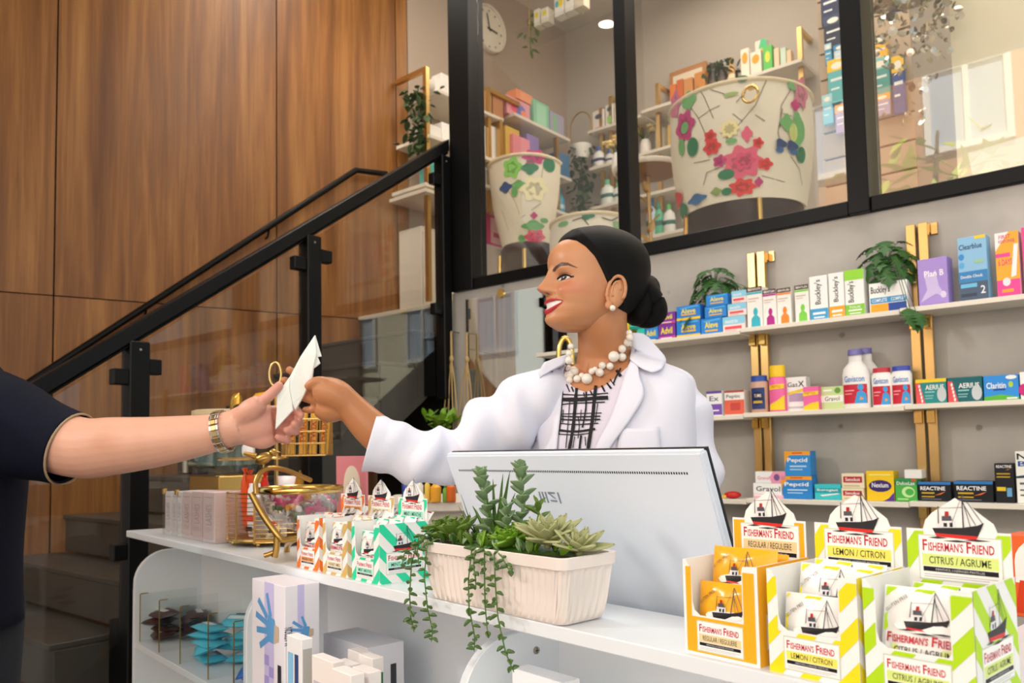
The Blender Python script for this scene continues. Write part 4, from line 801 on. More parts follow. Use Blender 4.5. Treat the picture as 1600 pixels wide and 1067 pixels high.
lprod('gift_box', 790, 812, 200, 240, '#d8b45c', 'mustard yellow pouch box upstairs', z0=zL4); lprod('gift_box', 802, 828, 214, 243, '#e4909c', 'rose pink box on the lower side shelf upstairs', z0=zL4, xc=LX+.29); lprod('gift_box', 824, 842, 212, 245, '#8c78b4', 'violet box on the lower side shelf upstairs', z0=zL4)
lprod('gift_box', 872, 890, 240, 264, '#4a78a0', 'blue tin at the end of the lower side shelf', z0=zL4)
bbottle(877, 8, 295, 323, '#4aa4c4', '#3a7898', 'small turquoise bottle beside the patterned chair', LX+.2, '#bcdce8', plane='l', z0=zL5)
lprod('gift_box', 756, 766, 262, 298, '#b8c0c8', 'grey blue carton beside the window post upstairs', z0=zL5)
c0 = spx(662, 440, LX+.22)
lw_ = empty('low_cabinet', MW @ T(LX+.004, c0.y, 2.061)); tag(lw_, 'low cream cabinet against the side wall upstairs', 'cabinet')
hz = spx(680, 357, LX+.22).z-2.06; ln_ = spx(795, 362, LX+.22).y-c0.y
MB('shelf_cream').box(0, .20, 0, ln_, 0, hz).build('cabinet_body', lw_, bevel=.004)
for k in range(3): dr = MB('shelf_cream').box(.201, .218, .01+k*ln_/3, (k+1)*ln_/3-.01, .03, hz-.03).build('door', lw_, bevel=.003); MB('brass_bright').box(.218, .228, (k+1)*ln_/3-.05, (k+1)*ln_/3-.035, hz*.5, hz*.7).build('handle', dr)
lprod('gift_box', 756, 785, 336, 361, '#d84a78', 'pink carton on the low cream cabinet upstairs', [r(.35, .1, 1, .9, '#e8b4b8'), r(.5, .3, .9, .45, '#c84468')], xc=LX+.19, d=.07, z0=2.06+hz)
lprod('gift_box', 699, 708, 316, 352, '#b81c30', 'deep red carton on the low cream cabinet upstairs', xc=LX+.19, z0=2.06+hz); lprod('gift_box', 700, 707, 247, 296, '#d89a2c', 'amber carton seen beside the railing post upstairs', xc=LX+.3, z0=spx(703, 296, LX+.3).z)
lprod('gift_box', 671, 682, 244, 285, '#5ab8b0', 'turquoise carton seen under the handrail upstairs', xc=LX+.26, z0=spx(676, 285, LX+.26).z)
lboard(665, 299, 740, 312, .32); lboard(665, 286, 690, 291, .30)
# clock
q = spx(764, 45, LX+.02); ck = empty('wall_clock', MW @ T(LX+.001, q.y, q.z) @ Ry(90)); tag(ck, 'round white wall clock upstairs beside the window post', 'clock')
rr = abs(spx(764, 9, LX+.02).z-q.z)
MB(mat('clock_rim', '#e6ddca', .4)).lathe([(rr, 0), (rr, .03), (rr*.97, .04), (rr*.9, .035), (rr*.89, .02)], 40).build('case', ck, smooth=40)
fc = MB(mat('clock_face', '#efe6d2', .5)).lathe([(rr*.895, .018), (rr*.895, .0215)], 40).build('face', ck)
nm = MB(mat('clock_ink', '#5a544a', .5))
for k in range(12): nm.box(-.006, .006, rr*.72, rr*.80, .0216, .0222, Rz(30*k))
nm.build('numerals', fc, kind='stuff')
MB(mat('clock_hand', '#1c1a18', .4)).box(-.007, .007, -.02, rr*.5, .023, .025, Rz(-2)).build('hour_hand', ck); MB('clock_hand').box(-.005, .005, -.02, rr*.62, .026, .028, Rz(105)).build('minute_hand', ck)
# --- back wall shelving
uB = empty('upper_back_shelving', MW); tag(uB, 'cream shelves with brass brackets along the far wall upstairs', 'shelf')
def bboard(x0, y0, x1, y1, d=.26):
    yc = BYW-d; a, b = wpx(x0, y0, yc), wpx(x1, y1, yc); z = (a.z+b.z)/2; MB('shelf_cream').box(a.x, b.x, yc, BYW, z-.022, z).build('shelf_board', uB, bevel=.002); return z
zB1 = bboard(918, 206, 1000, 177); zB1b = bboard(1001, 177, 1252, 86); zB2 = bboard(920, 267, 1060, 217); zB3 = bboard(922, 328, 1066, 284); zB4 = bboard(930, 392, 1066, 350)
def bbar(x, yt, yb, d=.2, w=.028): q = wpx(x, yt, BYW-d); q2 = wpx(x, yb, BYW-d); MB('brass').box(q.x-w/2, q.x+w/2, BYW-d, BYW-d+w, q2.z, q.z).build('upright', uB); MB('brass').box(q.x-w/2, q.x+w/2, BYW-d+w, BYW, q.z-w, q.z).build('wall_return', uB)
bbar(1248, 42, 150); bbar(1026, 130, 330); bbar(938, 168, 330); bbar(953, 150, 330)
bprod('lotion_carton', 926, 944, 172, 203, '#e6ded4', 'white lotion carton at the left of the far shelf upstairs', [e(.5, .7, .3, .12, '#4a4a54'), r(.2, .15, .8, .2, '#c86a78')], z0=zB1); bprod('lotion_carton', 946, 958, 163, 197, '#e8e4d8', 'white and green lotion carton on the far shelf upstairs', [r(.2, .2, .8, .5, '#9cc86a'), e(.5, .8, .3, .1, '#4a4a54')], z0=zB1); bprod('lotion_carton', 960, 976, 158, 192, '#e0d2bc', 'cream lotion carton beside the window bar upstairs', z0=zB1)
bprod('picture_frame', 1046, 1104, 104, 150, '#b8814c', 'wooden framed tray leaning on the far shelf upstairs', [r(.1, .12, .9, .88, '#e8dcc4')], yc=BYW-.06, d=.03, z0=zB1b, cat='frame')
for k, (a, b, yt, c) in enumerate(((1046, 1056, 132, '#d8742c'), (1057, 1067, 124, '#c8642c'), (1068, 1082, 122, '#c88a4c'), (1085, 1101, 112, '#c8843c'))): bprod('small_jar_box', a, b, yt, 150, c, ['first', 'second', 'third', 'fourth'][k]+' small orange carton from the left before the framed tray', z0=zB1b, yc=BYW-.2)
bbottle(1113, 12, 98, 128, '#2c2420', '#1c1614', 'first dark brown bottle before the leafy plant upstairs', z0=zB1b, lab='#5a4a3c'); bbottle(1128, 13, 93, 122, '#2c2420', '#1c1614', 'second dark brown bottle before the leafy plant upstairs', z0=zB1b, lab='#5a4a3c'); bbottle(1143, 11, 88, 116, '#d8a45c', '#e8c47c', 'amber bottle before the leafy plant upstairs', z0=zB1b, lab='#f0e0c0')
for k, (a, b, yt, c, ops) in enumerate(((1157, 1170, 76, '#efe6d6', [e(.5, .7, .35, .18, '#f0a428')]), (1172, 1189, 80, '#efe6d6', [e(.5, .7, .35, .18, '#f0a428')]), (1180, 1198, 62, '#f0e8d8', [e(.6, .6, .3, .2, '#f0b428'), pg([(.3, .8), (1, .8), (1, 1), (.5, 1)], '#4cc88c')]), (1192, 1206, 71, '#5cc45c', [e(.5, .6, .3, .2, '#d8e04c')]), (1209, 1217, 75, '#e8cfae', []), (1219, 1228, 74, '#c8dcc8', []), (1229, 1236, 78, '#e8c8a0', []))):
    bprod('sunscreen_tube', a, b, yt, 100, c, ['first', 'second', 'third', 'fourth', 'fifth', 'sixth', 'seventh'][k]+' sunscreen carton from the leafy plant on the far shelf', ops, z0=zB1b, d=.05, g='sunscreens on the far upper shelf', yc=BYW-(.2 if k != 2 else .1))
for k, (x, w_, yt, yb, c, cp) in enumerate(((936, 17, 229, 262, '#e4e2de', '#2c50a0'), (953, 13, 235, 258, '#e0ded8', '#3060b0'), (966, 13, 232, 254, '#e4e0d8', '#2c50a0'))): bbottle(x, w_, yt, yb, c, cp, ['first', 'second', 'third'][k]+' blue capped lotion bottle left of the window bar', z0=zB2, lab='#24345c', yc=BYW-.2)
for k, (x, w_, yt, yb, c, cp) in enumerate(((950, 20, 280, 322, '#dfe4dc', '#5cb084'), (967, 16, 285, 318, '#e4e4de', '#4cc06c'), (1019, 16, 310, 350, '#b8c8d8', '#4a78b0'), (1030, 14, 315, 350, '#5cb890', '#4aa880'), (1046, 18, 318, 350, '#e4e4de', '#5cb85c'))): bbottle(x, w_, yt, yb, c, cp, ['white pump bottle with green cap left of the window bar', 'second white bottle with bright green cap by the window bar', 'pale blue bottle under the round table', 'green bottle under the round table', 'white bottle with green cap under the round table'][k], z0=zB3 if k < 2 else zB4, lab='#3a6a5c', yc=BYW-.2)
bprod('gift_box', 1010, 1040, 233, 262, '#e0d8c8', 'white square box on the second far shelf upstairs', z0=zB2, yc=BYW-.22); bprod('gift_box', 1043, 1050, 195, 232, '#c8a44c', 'gold carton beside the big patterned chair', z0=zB2); bprod('gift_box', 1024, 1038, 200, 240, '#d8d0b8', 'cream floral carton on the second far shelf', [e(.5, .6, .2, .1, '#c8a04c')], z0=zB2, yc=BYW-.12)
bprod('gift_box', 1050, 1066, 240, 262, '#4a9c9c', 'teal carton behind the big patterned chair', z0=wpx(1056, 268, BYW-.2).z)
# --- leafy clumps
def clump(name, M, label, n, rx, ry_, rz, L, m, cat='plant', hang=None, tags=None):
    root = empty(name, M); tag(root, label, cat); me = [leafmesh(L*s, L*.6*s, .2, .2, .002, m, .8, 5, 2) for s in (.7, 1, 1.2)]
    core = MB(m).tube([(0, 0, 0), (0, 0, rz if not hang else -hang)], .004, 5).build('stem', root)
    for k in range(n):
        if hang: t_ = random.random(); p = (random.gauss(0, rx*.45), random.gauss(0, ry_*.45), -hang*t_); el = random.uniform(10, 80)
        else:
            a, b, c = random.uniform(-1, 1), random.uniform(-1, 1), random.uniform(-.3, 1); p = (rx*a*.8, ry_*b*.8, rz*(.5+.5*c)); el = random.uniform(-60, 30)
        child('leaf', me[k % 3], root, T(*p) @ Rz(random.uniform(0, 360)) @ Ry(el))
    return root
q = wpx(1128, 104, BYW-.12); clump('potted_plant', MW @ T(q.x, BYW-.12, zB1b), 'leafy dark green plant on the far shelf over the patterned chair', 70, .13, .08, .2, .06, 'leaf_ivy')
q = spx(653, 135, LX+.22); clump('hanging_ivy', MW @ T(LX+.22, q.y, q.z), 'ivy hanging beside the wood wall upstairs', 130, .1, .08, 0, .055, 'leaf_ivy', hang=spx(653, 135, LX+.22).z-spx(653, 245, LX+.22).z)
q = wpx(908, 228, 1.9); hi = clump('hanging_ivy', MW @ T(q.x, 1.9, q.z), 'trailing ivy in a ring hanger in the corner upstairs', 140, .12, .1, 0, .06, 'leaf_ivy', hang=.62)
MB('brass').tube([(.1*math.cos(R_(a)), 0, .12+.14*math.sin(R_(a))) for a in range(-30, 211, 15)], .006, 6).build('ring_hanger', hi, smooth=60)
MB('pot_white').lathe([(.05, -.10), (.075, -.02), (.08, 0), (.07, 0), (.06, -.05)], 18).build('pot', hi, smooth=50)
def flowers(px, py, yc, label, c='#e8cf8c', n=9, zz=0):
    q = wpx(px, py, yc); root = empty('flower_vase', MW @ T(q.x, yc, zz+.16)); tag(root, label, 'flowers')
    MB('pot_white').lathe([(.03, -.16), (.045, -.12), (.04, -.05), (.028, -.02)], 16).build('vase', root, smooth=50)
    for k in range(n):
        x, y, z = random.uniform(-.07, .07), random.uniform(-.04, .04), random.uniform(.02, .12); st_ = MB('leaf_deep').tube([(0, 0, -.03), (x, y, z)], .002, 5).build('stem', root)
        bl = MB(mat('petal_'+c.strip('#'), c, .6)); 
        for j in range(6): bl.ell((.02*math.cos(j*1.05), .02*math.sin(j*1.05), 0), (.014, .014, .008), 6, 4)
        bl.build('blossom', st_, T(x, y, z))

# --- round side table with brass leaf stem
q = wpx(1012, 262, 1.2); tb = empty('side_table', MW @ T(q.x, 1.2, 2.06)); tag(tb, 'round cream side table with brass leafed stem upstairs', 'table')
hz2 = q.z-2.06; rt = (wpx(1066, 270, 1.2).x-wpx(957, 270, 1.2).x)*.43
MB('shelf_cream').lathe([(rt*.97, hz2-.03), (rt, hz2-.022), (rt, hz2-.004), (rt*.98, hz2)], 40).build('table_top', tb, smooth=40); MB(mat('table_under', '#8a6038', .6)).lathe([(rt*.4, hz2-.05), (rt*.94, hz2-.031)], 36).build('underside', tb, smooth=40)
MB('brass').tube([(0, 0, 0), (.01, 0, hz2*.4), (0, 0, hz2*.8), (0, 0, hz2-.04)], .012, 10).build('stem', tb, smooth=40); MB('brass').lathe([(.14, 0), (.14, .01), (.03, .03)], 24).build('base', tb, smooth=40)
flowers(966, 240, 1.2, 'pale yellow flowers in a white vase beside the window bar', zz=q.z); flowers(1008, 205, BYW-.13, 'cream dried flowers on the far shelf upstairs', '#e0cc9c', zz=zB2)
lf = leafmesh(.10, .05, .2, .2, .003, 'brass', .8)
for k in range(9): child('leaf', lf, tb, T(0, 0, hz2*(.25+.07*k)) @ Rz(80*k) @ Ry(-35))
# --- floral armchairs
mat('floral_cream', '#e6ddc6', .7, var=.05, vscale=9); mat('chair_base', '#2c1c16', .4); mat('piping', '#e2d2ae', .6)
def shell(M, R, z0, z1, a0_, a1_, flare, name, parent, topdip=0, th=.05, k=.85, mtl='floral_cream'):
    n = 28; g = []
    for j in range(9):
        t_ = j/8; row = []
        for i in range(n+1):
            a = R_(a0_+(a1_-a0_)*i/n); s = abs(2*i/n-1); rr = R*(1+flare*(t_-.5))+.02*math.sin(math.pi*t_); zz = z0+(z1-z0-topdip*s**2)*t_
            row.append((rr*math.cos(a), rr*math.sin(a)*k, zz))
        g.append(row)
    return MB(mtl).sheet(g, th, M).build(name, parent, smooth=60), g
def armchair(cx, cy, R, zb, zt, face, label, flower_px, flare=.22, k=.92, rot=0):
    root = empty('armchair', MW @ T(cx, cy, 2.06)); tag(root, label, 'armchair', 'patterned armchairs upstairs')
    b, g = shell(Matrix(), R, zb-2.06, zt-2.06, face-118, face+118, flare, 'back_shell', root, .03, .06, k)
    MB('piping').tube([Vector(p)+Vector((0, 0, .004)) for p in g[-1]], .012, 6).build('piping', b, smooth=60)
    MB('floral_cream').lathe([(R*.80, zb-2.06+.06), (R*.82, zb-2.06+.2), (R*.72, zb-2.06+.24)], 28, sy=k).build('seat', root, smooth=40)
    MB('chair_base').lathe([(R*.80, zb-2.06-.13), (R*.90, zb-2.06-.02), (R*.90, zb-2.06+.02), (R*.80, zb-2.06+.055)], 32, sy=k).build('base', root, smooth=40)
    for a in (face-35, face+45, face+150, face-150): MB('brass_bright').cyl((R*.92*math.cos(R_(a)), R*.92*math.sin(R_(a))*k, zb-2.06-.005), (R*.98*math.cos(R_(a)), R*.98*math.sin(R_(a))*k, .0), .015, .011, 12).build('leg', root)
    # woven pattern: blossoms, leaves and twigs laid on the curved back
    def hit(x, y):
        o = MWi @ CAM; d = (MWi.to_3x3() @ ray(x, y)).normalized(); ox, oy = o.x-cx, (o.y-cy)/k; dx, dy = d.x, d.y/k
        zz = 2.6; th_ = 0
        for _ in range(4):
            tt = min(1, max(0, (zz-zb)/(zt-zb))); rr = R*(1+flare*(tt-.5))+.02*math.sin(math.pi*tt)
            A = dx*dx+dy*dy; B = ox*dx+oy*dy; C_ = ox*ox+oy*oy-rr*rr; D_ = B*B-A*C_
            if D_ < 0: return None
            s = (-B-math.sqrt(D_))/A; zz = o.z+d.z*s; th_ = math.degrees(math.atan2(oy+s*dy, ox+s*dx))
        return ((th_-face+540) % 360-180), zz
    p = Print(1, 1); p.w = 1; p.h = 1
    def blob(x, y, rx_, ry_, c, pet=0):
        h0 = hit(x, y)
        if not h0: return
        hx = hit(min(x+4, x+rx_), y) or h0; ks = abs(hx[0]-h0[0])/min(4, rx_) or .5; kz = abs((hit(x, y+4) or (0, h0[1]-.01))[1]-h0[1])/4
        n_ = 36; pts = []
        for i in range(n_):
            a = 2*math.pi*i/n_; f = 1+(.16*math.cos(pet*a) if pet else 0); pts.append((h0[0]+rx_*ks*math.cos(a)*f, h0[1]+ry_*kz*math.sin(a)*f))
        p._p(pts, [tuple(range(n_))], c)
        if pet > 4:
            cc = tuple(int(c[i:i+2], 16) for i in (1, 3, 5)); dk = '#%02x%02x%02x' % tuple(int(q_*.8) for q_ in cc)
            p._p([(h0[0]+(x_-h0[0])*.55, h0[1]+(z_-h0[1])*.55) for x_, z_ in pts[3:]+pts[:3]], [tuple(range(n_))], dk)
    def twig(pts, w_, c):
        hs = [hit(*q_) for q_ in pts]
        if None in hs: return
        for a, b_ in zip(hs, hs[1:]):
            dx_, dz_ = (b_[0]-a[0])*.006, b_[1]-a[1]; l_ = math.hypot(dx_, dz_) or 1; nx, nz = -dz_/l_*w_/.006, dx_/l_*w_
            p._p([(a[0]+nx, a[1]+nz), (b_[0]+nx, b_[1]+nz), (b_[0]-nx, b_[1]-nz), (a[0]-nx, a[1]-nz)], [(0, 1, 2, 3)], c)
    for f in flower_px:
        if f[0] == 'b': blob(*f[1:])
        else: twig(*f[1:])
    out = []
    for a, y, zz in p.mb.v:
        tt = min(1, max(0, (zz-zb)/(zt-zb))); rr = R*(1+flare*(tt-.5))+.02*math.sin(math.pi*tt)+.002-y*3; aa = R_(a+face); out.append((rr*math.cos(aa), rr*math.sin(aa)*k, zz-2.06))
    p.mb.v = out; pr = p.build('woven_pattern', b)
    for po in pr.data.polygons: pass
    return root, b
PK, RD, MG, GR, GD, YE, BR, BL = '#e0607a', '#dd3f3c', '#c03a78', '#6fae6a', '#2f7a52', '#efe0a0', '#5a4a3c', '#2c4470'
fR = []
random.seed(11)
for tw in ([(1105, 215), (1092, 185), (1078, 165), (1060, 150)], [(1092, 185), (1110, 172), (1125, 165)], [(1115, 185), (1100, 150), (1090, 135)], [(1150, 200), (1180, 165), (1195, 130), (1200, 118)], [(1135, 220), (1140, 205)], [(1218, 200), (1220, 165), (1235, 140)], [(1220, 240), (1215, 205), (1222, 170)], [(1235, 245), (1248, 265), (1252, 290)], [(1100, 290), (1105, 270), (1125, 262)], [(1085, 255), (1110, 250)], [(1180, 180), (1195, 190)], [(1190, 275), (1225, 285)], [(1160, 190), (1145, 178)], [(1222, 178), (1236, 182)], [(1110, 140), (1140, 150)], [(1165, 145), (1150, 160)]): fR.append(('t', tw, .0018, '#7a6a58'))
for x, y, a, b, c, pt in ((1056, 163, 8, 20, '#d87a9c', 5), (1077, 158, 10, 14, GR, 4), (1070, 198, 14, 24, MG, 6), (1071, 200, 6, 9, GR, 0), (1083, 230, 9, 15, GD, 0), (1066, 230, 5, 14, GR, 0), (1110, 213, 9, 9, RD, 5), (1113, 230, 13, 12, RD, 6), (1125, 252, 10, 9, MG, 5), (1160, 254, 30, 25, PK, 7), (1163, 252, 16, 13, '#d84c6c', 6), (1195, 257, 11, 9, RD, 5), (1184, 224, 8, 8, RD, 5), (1167, 210, 8, 11, PK, 4), (1135, 273, 13, 8, GD, 0), (1160, 293, 20, 13, RD, 7), (1185, 285, 6, 7, MG, 4), (1136, 300, 8, 6, GD, 0), (1140, 202, 14, 13, YE, 8), (1143, 221, 9, 4, GR, 0), (1237, 133, 7, 9, GR, 0), (1250, 145, 9, 22, '#c8788c', 5), (1241, 165, 6, 8, MG, 4), (1228, 192, 9, 12, GR, 4), (1246, 205, 8, 28, GR, 3), (1238, 208, 6, 14, '#c8d07c', 0), (1250, 243, 6, 13, GD, 0), (1160, 124, 9, 5, GD, 0), (1142, 148, 12, 3, '#9ab46a', 0), (1090, 312, 14, 8, '#3c6c9c', 4), (1062, 312, 6, 16, RD, 3), (1070, 330, 7, 14, GD, 0), (1120, 300, 8, 6, '#8ca45c', 4)): fR.append(('b', x, y, a, b, c, pt))
for x, y, s in ((1219, 230, -1), (1236, 233, 1)): fR += [('b', x, y-4, 8, 8, BL, 3), ('b', x+2*s, y+5, 6, 5, '#3f6a9c', 0)]
cR = wpx(1157, 230, .95)
aR, bR = armchair(cR.x, .95, .335, wpx(1157, 305, .62).z, wpx(1157, 122, .62).z, -98, 'large barrel armchair in cream rose and butterfly fabric behind the glass', fR, .14, .95)
# brass ring pull on its back
hq = wpx(1174, 152, .615); MB('brass_bright').tube([(.038*math.cos(R_(a)), 0, .038*math.sin(R_(a))) for a in range(0, 360, 20)], .007, 8, closed=True).build('ring_pull', aR, T(hq.x-cR.x+.01, .58-.95, hq.z-2.06), smooth=60)
MB('brass_bright').box(-.018, .018, -.008, .02, .028, .048).build('ring_mount', aR, T(hq.x-cR.x+.01, .59-.95, hq.z-2.06), bevel=.004)
fL = []
for tw in ([(775, 250), (785, 275), (790, 300)], [(790, 290), (805, 315), (812, 335)], [(815, 340), (835, 325), (845, 318)], [(850, 255), (845, 280)], [(785, 330), (795, 360)]): fL.append(('t', tw, .0018, '#7a6a58'))
for x, y, a, b, c, pt in ((835, 245, 17, 11, MG, 6), (800, 262, 14, 16, '#8cd06a', 5), (828, 262, 12, 10, GD, 4), (858, 258, 9, 11, GD, 0), (810, 288, 10, 6, GR, 4), (804, 300, 5, 8, GR, 0), (790, 293, 9, 8, '#3a5a8c', 4), (835, 295, 20, 18, '#efe6ba', 6), (834, 337, 5, 5, MG, 4), (833, 353, 16, 8, GR, 4), (836, 370, 15, 11, PK, 6), (779, 318, 6, 16, PK, 4), (815, 373, 5, 6, GR, 0), (850, 345, 6, 4, GR, 0)): fL.append(('b', x, y, a, b, c, pt))
cL = wpx(822, 300, 1.0)
armchair(cL.x, 1.0, .20, wpx(822, 384, .82).z, wpx(822, 240, .82).z, -105, 'tall narrow backed armchair in cream floral fabric at the left upstairs', fL, .5, .9)
cS = wpx(925, 360, .62)
fS = [('b', 918, 338, 10, 5, GD, 3), ('b', 880, 350, 8, 4, GR, 0), ('b', 965, 352, 8, 6, '#8cb07c', 3)]+[('t', tw, .003, BR) for tw in ([(880, 360), (868, 345), (860, 340)], [(895, 345), (910, 340), (920, 352)], [(940, 340), (955, 345), (965, 340)])]
armchair(cS.x, .62, .22, wpx(925, 420, .45).z, wpx(925, 333, .45).z, -95, 'low backed bench chair in cream twig fabric behind the woman\'s head', fS, .1, .9)
# --- hanging glass shelf with cartons at the top
q = wpx(868, 40, 1.2); hs = empty('hanging_glass_shelf', MW @ T(q.x, 1.2, q.z)); tag(hs, 'glass shelf hung on thin wires near the ceiling upstairs', 'shelf')
MB('clear_acrylic').box(-.26, .26, -.12, .12, -.012, 0).build('glass_board', hs)
for x in (-.22, .22): MB('brass').cyl((x, 0, 0), (x, 0, 4.59-q.z), .003, n=6).build('wire', hs)
for k, (a, b, yt, yb, c, ops) in enumerate(((834, 843, 14, 51, '#ebe4d4', [r(.2, .5, .8, .8, '#e8d83c')]), (845, 856, 12, 51, '#ebe4d4', [r(.2, .5, .8, .8, '#e8d83c')]), (866, 880, -14, 39, '#f0ece2', [e(.7, .5, .3, .16, '#f0d828'), e(.3, .5, .2, .14, '#4cb8c8')]), (882, 896, -10, 30, '#f0ece2', [r(.3, .6, .6, .7, '#3a3a40')]), (897, 912, -12, 34, '#dccfb8', []))):
    bprod('hanging_carton', a, b, yt, yb, c, ['first', 'second', 'third', 'fourth', 'fifth'][k]+' white carton from the left on the hanging glass shelf', ops, yc=1.12, d=.07, z0=q.z+.0005, g='cartons on the hanging glass shelf')
q = wpx(828, 20, 1.3); clump('potted_plant', MW @ T(q.x, 1.3, q.z), 'green sprig hanging by the glass shelf upstairs', 26, .07, .05, 0, .05, 'leaf_mid', hang=.3)
# --- slat wall with hanging packs at the right
mat('slat_panel', '#b8a48c', .6)
x0 = wpx(1280, 100, 1.5).x; x1 = wpx(1425, 100, 1.5).x
sw = empty('slat_wall', MW @ T(x0, 1.5, 2.06)); tag(sw, 'beige slat wall panel with dark grooves upstairs', 'display')
for k in range(16): MB('slat_panel').box(0, x1-x0, 0, .018, .01+.15*k, .15+.15*k).build('slat', sw, bevel=.002)
MB('dark_gap').box(.005, x1-x0-.005, .019, .03, 0, 2.42).build('backing', sw)
PKS = [(1281, 1313, -20, 30, '#1c2a52', '#f0c42c', 'navy hanging pack at the top beside the window bar'), (1286, 1318, 28, 72, '#14223e', '#3a4a6c', 'dark navy hanging pack below the first'), (1288, 1300, 70, 100, '#3c9cc8', '#bcdcec', 'turquoise hanging pack under the navy ones'), (1302, 1322, 72, 98, '#c8dce4', '#3c8cb8', 'pale blue hanging pack under the navy ones'),
       (1292, 1325, 96, 155, '#58b4b8', '#f0c42c', 'teal hanging pack with yellow header'), (1284, 1302, 150, 192, '#7cc4d4', '#a4d8e4', 'light turquoise glove shaped pack'), (1304, 1326, 165, 205, '#b8a0c0', '#f0a82c', 'lilac hanging pack with orange drop'),
       (1357, 1388, 60, 100, '#f0b82c', '#5c4a1c', 'yellow hanging pack behind the third pane'), (1358, 1392, 95, 150, '#4a9c94', '#8cc8c0', 'green hanging pack behind the third pane'), (1392, 1416, 90, 175, '#24468c', '#f0c42c', 'royal blue hanging pack behind the third pane'), (1366, 1392, 150, 178, '#a8a0c0', '#f0a82c', 'grey lilac hanging pack with orange drop behind the third pane')]
for x0_, x1_, yt, yb, c, c2, lb in PKS:
    yc = 1.44; a, b = wpx(x0_, yt, yc), wpx(x1_, yb, yc); w, h = b.x-a.x, a.z-b.z
    o = MB(mat('pack_'+c.strip('#'), c, .4)).box(0, w, 0, .03, 0, h).build('hanging_pack', None, MW @ T(a.x, yc, b.z), bevel=.004); tag(o, lb, 'packet', 'hanging packs on the slat wall')
    p = Print(w, h); p.r(0, .72, 1, 1, c2); p.e(.5, .84, .3, .08, '#f4efe0'); p.r(.15, .5, .85, .56, '#e8eef0'); p.r(.15, .3, .6, .34, '#e8eef0'); p.build('print', o)
    MB('screw_steel').tube([(w/2, .01, h-.02), (w/2, .01, h+.01), (w/2, .055, h+.012)], .003, 5).build('hook', o)
# chandelier of silver discs
q = wpx(1415, 10, .75); chn = empty('chandelier', MW @ T(q.x, .75, q.z)); tag(chn, 'sparkling chandelier of small silver discs behind the third pane', 'chandelier')
mat('silver_disc', '#cfc8b8', .12, 1); MB('silver_disc').cyl((0, 0, .1), (0, 0, 4.59-q.z), .006, n=8).build('rod', chn); MB('silver_disc').lathe([(.02, .1), (.2, .09), (.2, .08)], 24).build('frame_ring', chn)
dm = MB('silver_disc').lathe([(.0005, -.001), (.016, 0), (.0005, .001)], 8).mesh('disc')
for k in range(230):
    a = random.uniform(0, 360); rr = .21*math.sqrt(random.random()); zz = .08-random.random()**1.3*(.62 if rr < .12 else .3)
    child('disc', dm, chn, T(rr*math.cos(R_(a)), rr*math.sin(R_(a)), zz) @ Rz(random.uniform(0, 360)) @ Ry(random.uniform(30, 150)) @ S(*([random.uniform(.7, 1.3)]*3)))
# cream wall put in for the bright strip at the far right upstairs
MB(mat('pale_partition', '#efe6c8', .7)).box(wpx(1490, 150, .9).x, 2.1, .9, .95, 2.06, 4.6).build('wall_upper_partition', M=MW, **STRUCT)
# ================================================================ things on the left half of the ledge
random.seed(5)
mat('gold_wire', '#dcbb78', .25, 1); mat('gold_deep', '#c9a25a', .3, 1)
def crumple(w, h, t_, m, seed, nx=8, nz=8):   # a soft filled pouch
    f = lambda x, z, s: s*t_*max(0, (1-abs(2*x/w)**2.5)*(1-abs(2*z/h-1)**2.5))**.5+.0012*noise.noise(Vector((x*90+seed, z*90, s)))
    g1 = [[(w*(i/nx-.5), -f(w*(i/nx-.5), h*j/nz, 1), h*j/nz) for i in range(nx+1)] for j in range(nz+1)]; g2 = [[(w*(.5-i/nx), f(w*(.5-i/nx), h*j/nz, 1), h*j/nz) for i in range(nx+1)] for j in range(nz+1)]
    return MB(m).sheet(g1).sheet(g2)
# white and blush slim cartons in an acrylic holder with gold corners
Yb = .775
for k, (x0, x1, c) in enumerate(((258, 268, '#f2eef2'), (269, 276, '#ece6ec'), (277, 284, '#f4f0f2'), (285, 299, '#e8cfcf'), (300, 316, '#e2c6c6'), (317, 336, '#e6cccc'))):
    a, b = yp(x0, 805, Yb).x, yp(x1, 805, Yb).x; zt = yp(x0, 768, Yb).z
    o = MB(mat('slim_'+c.strip('#'), c, .4)).box(0, b-a-.002, 0, .10, 0, zt-ZC).build('slim_carton', None, T(a, Yb, ZC+.0003), bevel=.001)
    tag(o, ['outermost', 'second', 'third', 'fourth', 'fifth', 'sixth'][k]+(' white' if k < 3 else ' blush pink')+' slim carton from the left end of the ledge', 'carton', 'slim cartons at the left end of the ledge')
    p = Print(b-a-.002, zt-ZC); p.t('LASHES', .5, .55, .5, .4, '#b89ca4', 90, 0); p.r(.15, .06, .85, .08, '#c8a8ac'); p.r(.15, .88, .85, .9, '#c8a8ac')
    for q in range(5): p.r(.25, .2+.02*q, .8, .205+.02*q, '#c8a8ac')
    p.build('print', o)
ah = empty('acrylic_holder', T(yp(257, 805, Yb).x-.004, Yb-.005, ZC)); tag(ah, 'clear acrylic holder with gold corner clips around the slim cartons', 'holder')
Lh = yp(337, 805, Yb).x-yp(257, 805, Yb).x+.006; Hh = yp(258, 764, Yb).z-ZC
MB('clear_acrylic').box(0, Lh, 0, .002, 0, Hh).build('front_plate', ah); MB('clear_acrylic').box(0, .002, .002, .112, 0, Hh).build('side_plate', ah); MB('clear_acrylic').box(Lh-.002, Lh, .002, .112, 0, Hh).build('side_plate', ah)
for x in (0, (yp(277, 805, Yb).x-yp(257, 805, Yb).x)): MB('brass_bright').box(x-.001, x+.014, -.0015, .0005, Hh-.014, Hh+.001).box(x-.0015, x+.001, -.0015, .012, Hh-.014, Hh+.001).build('corner_clip', ah)
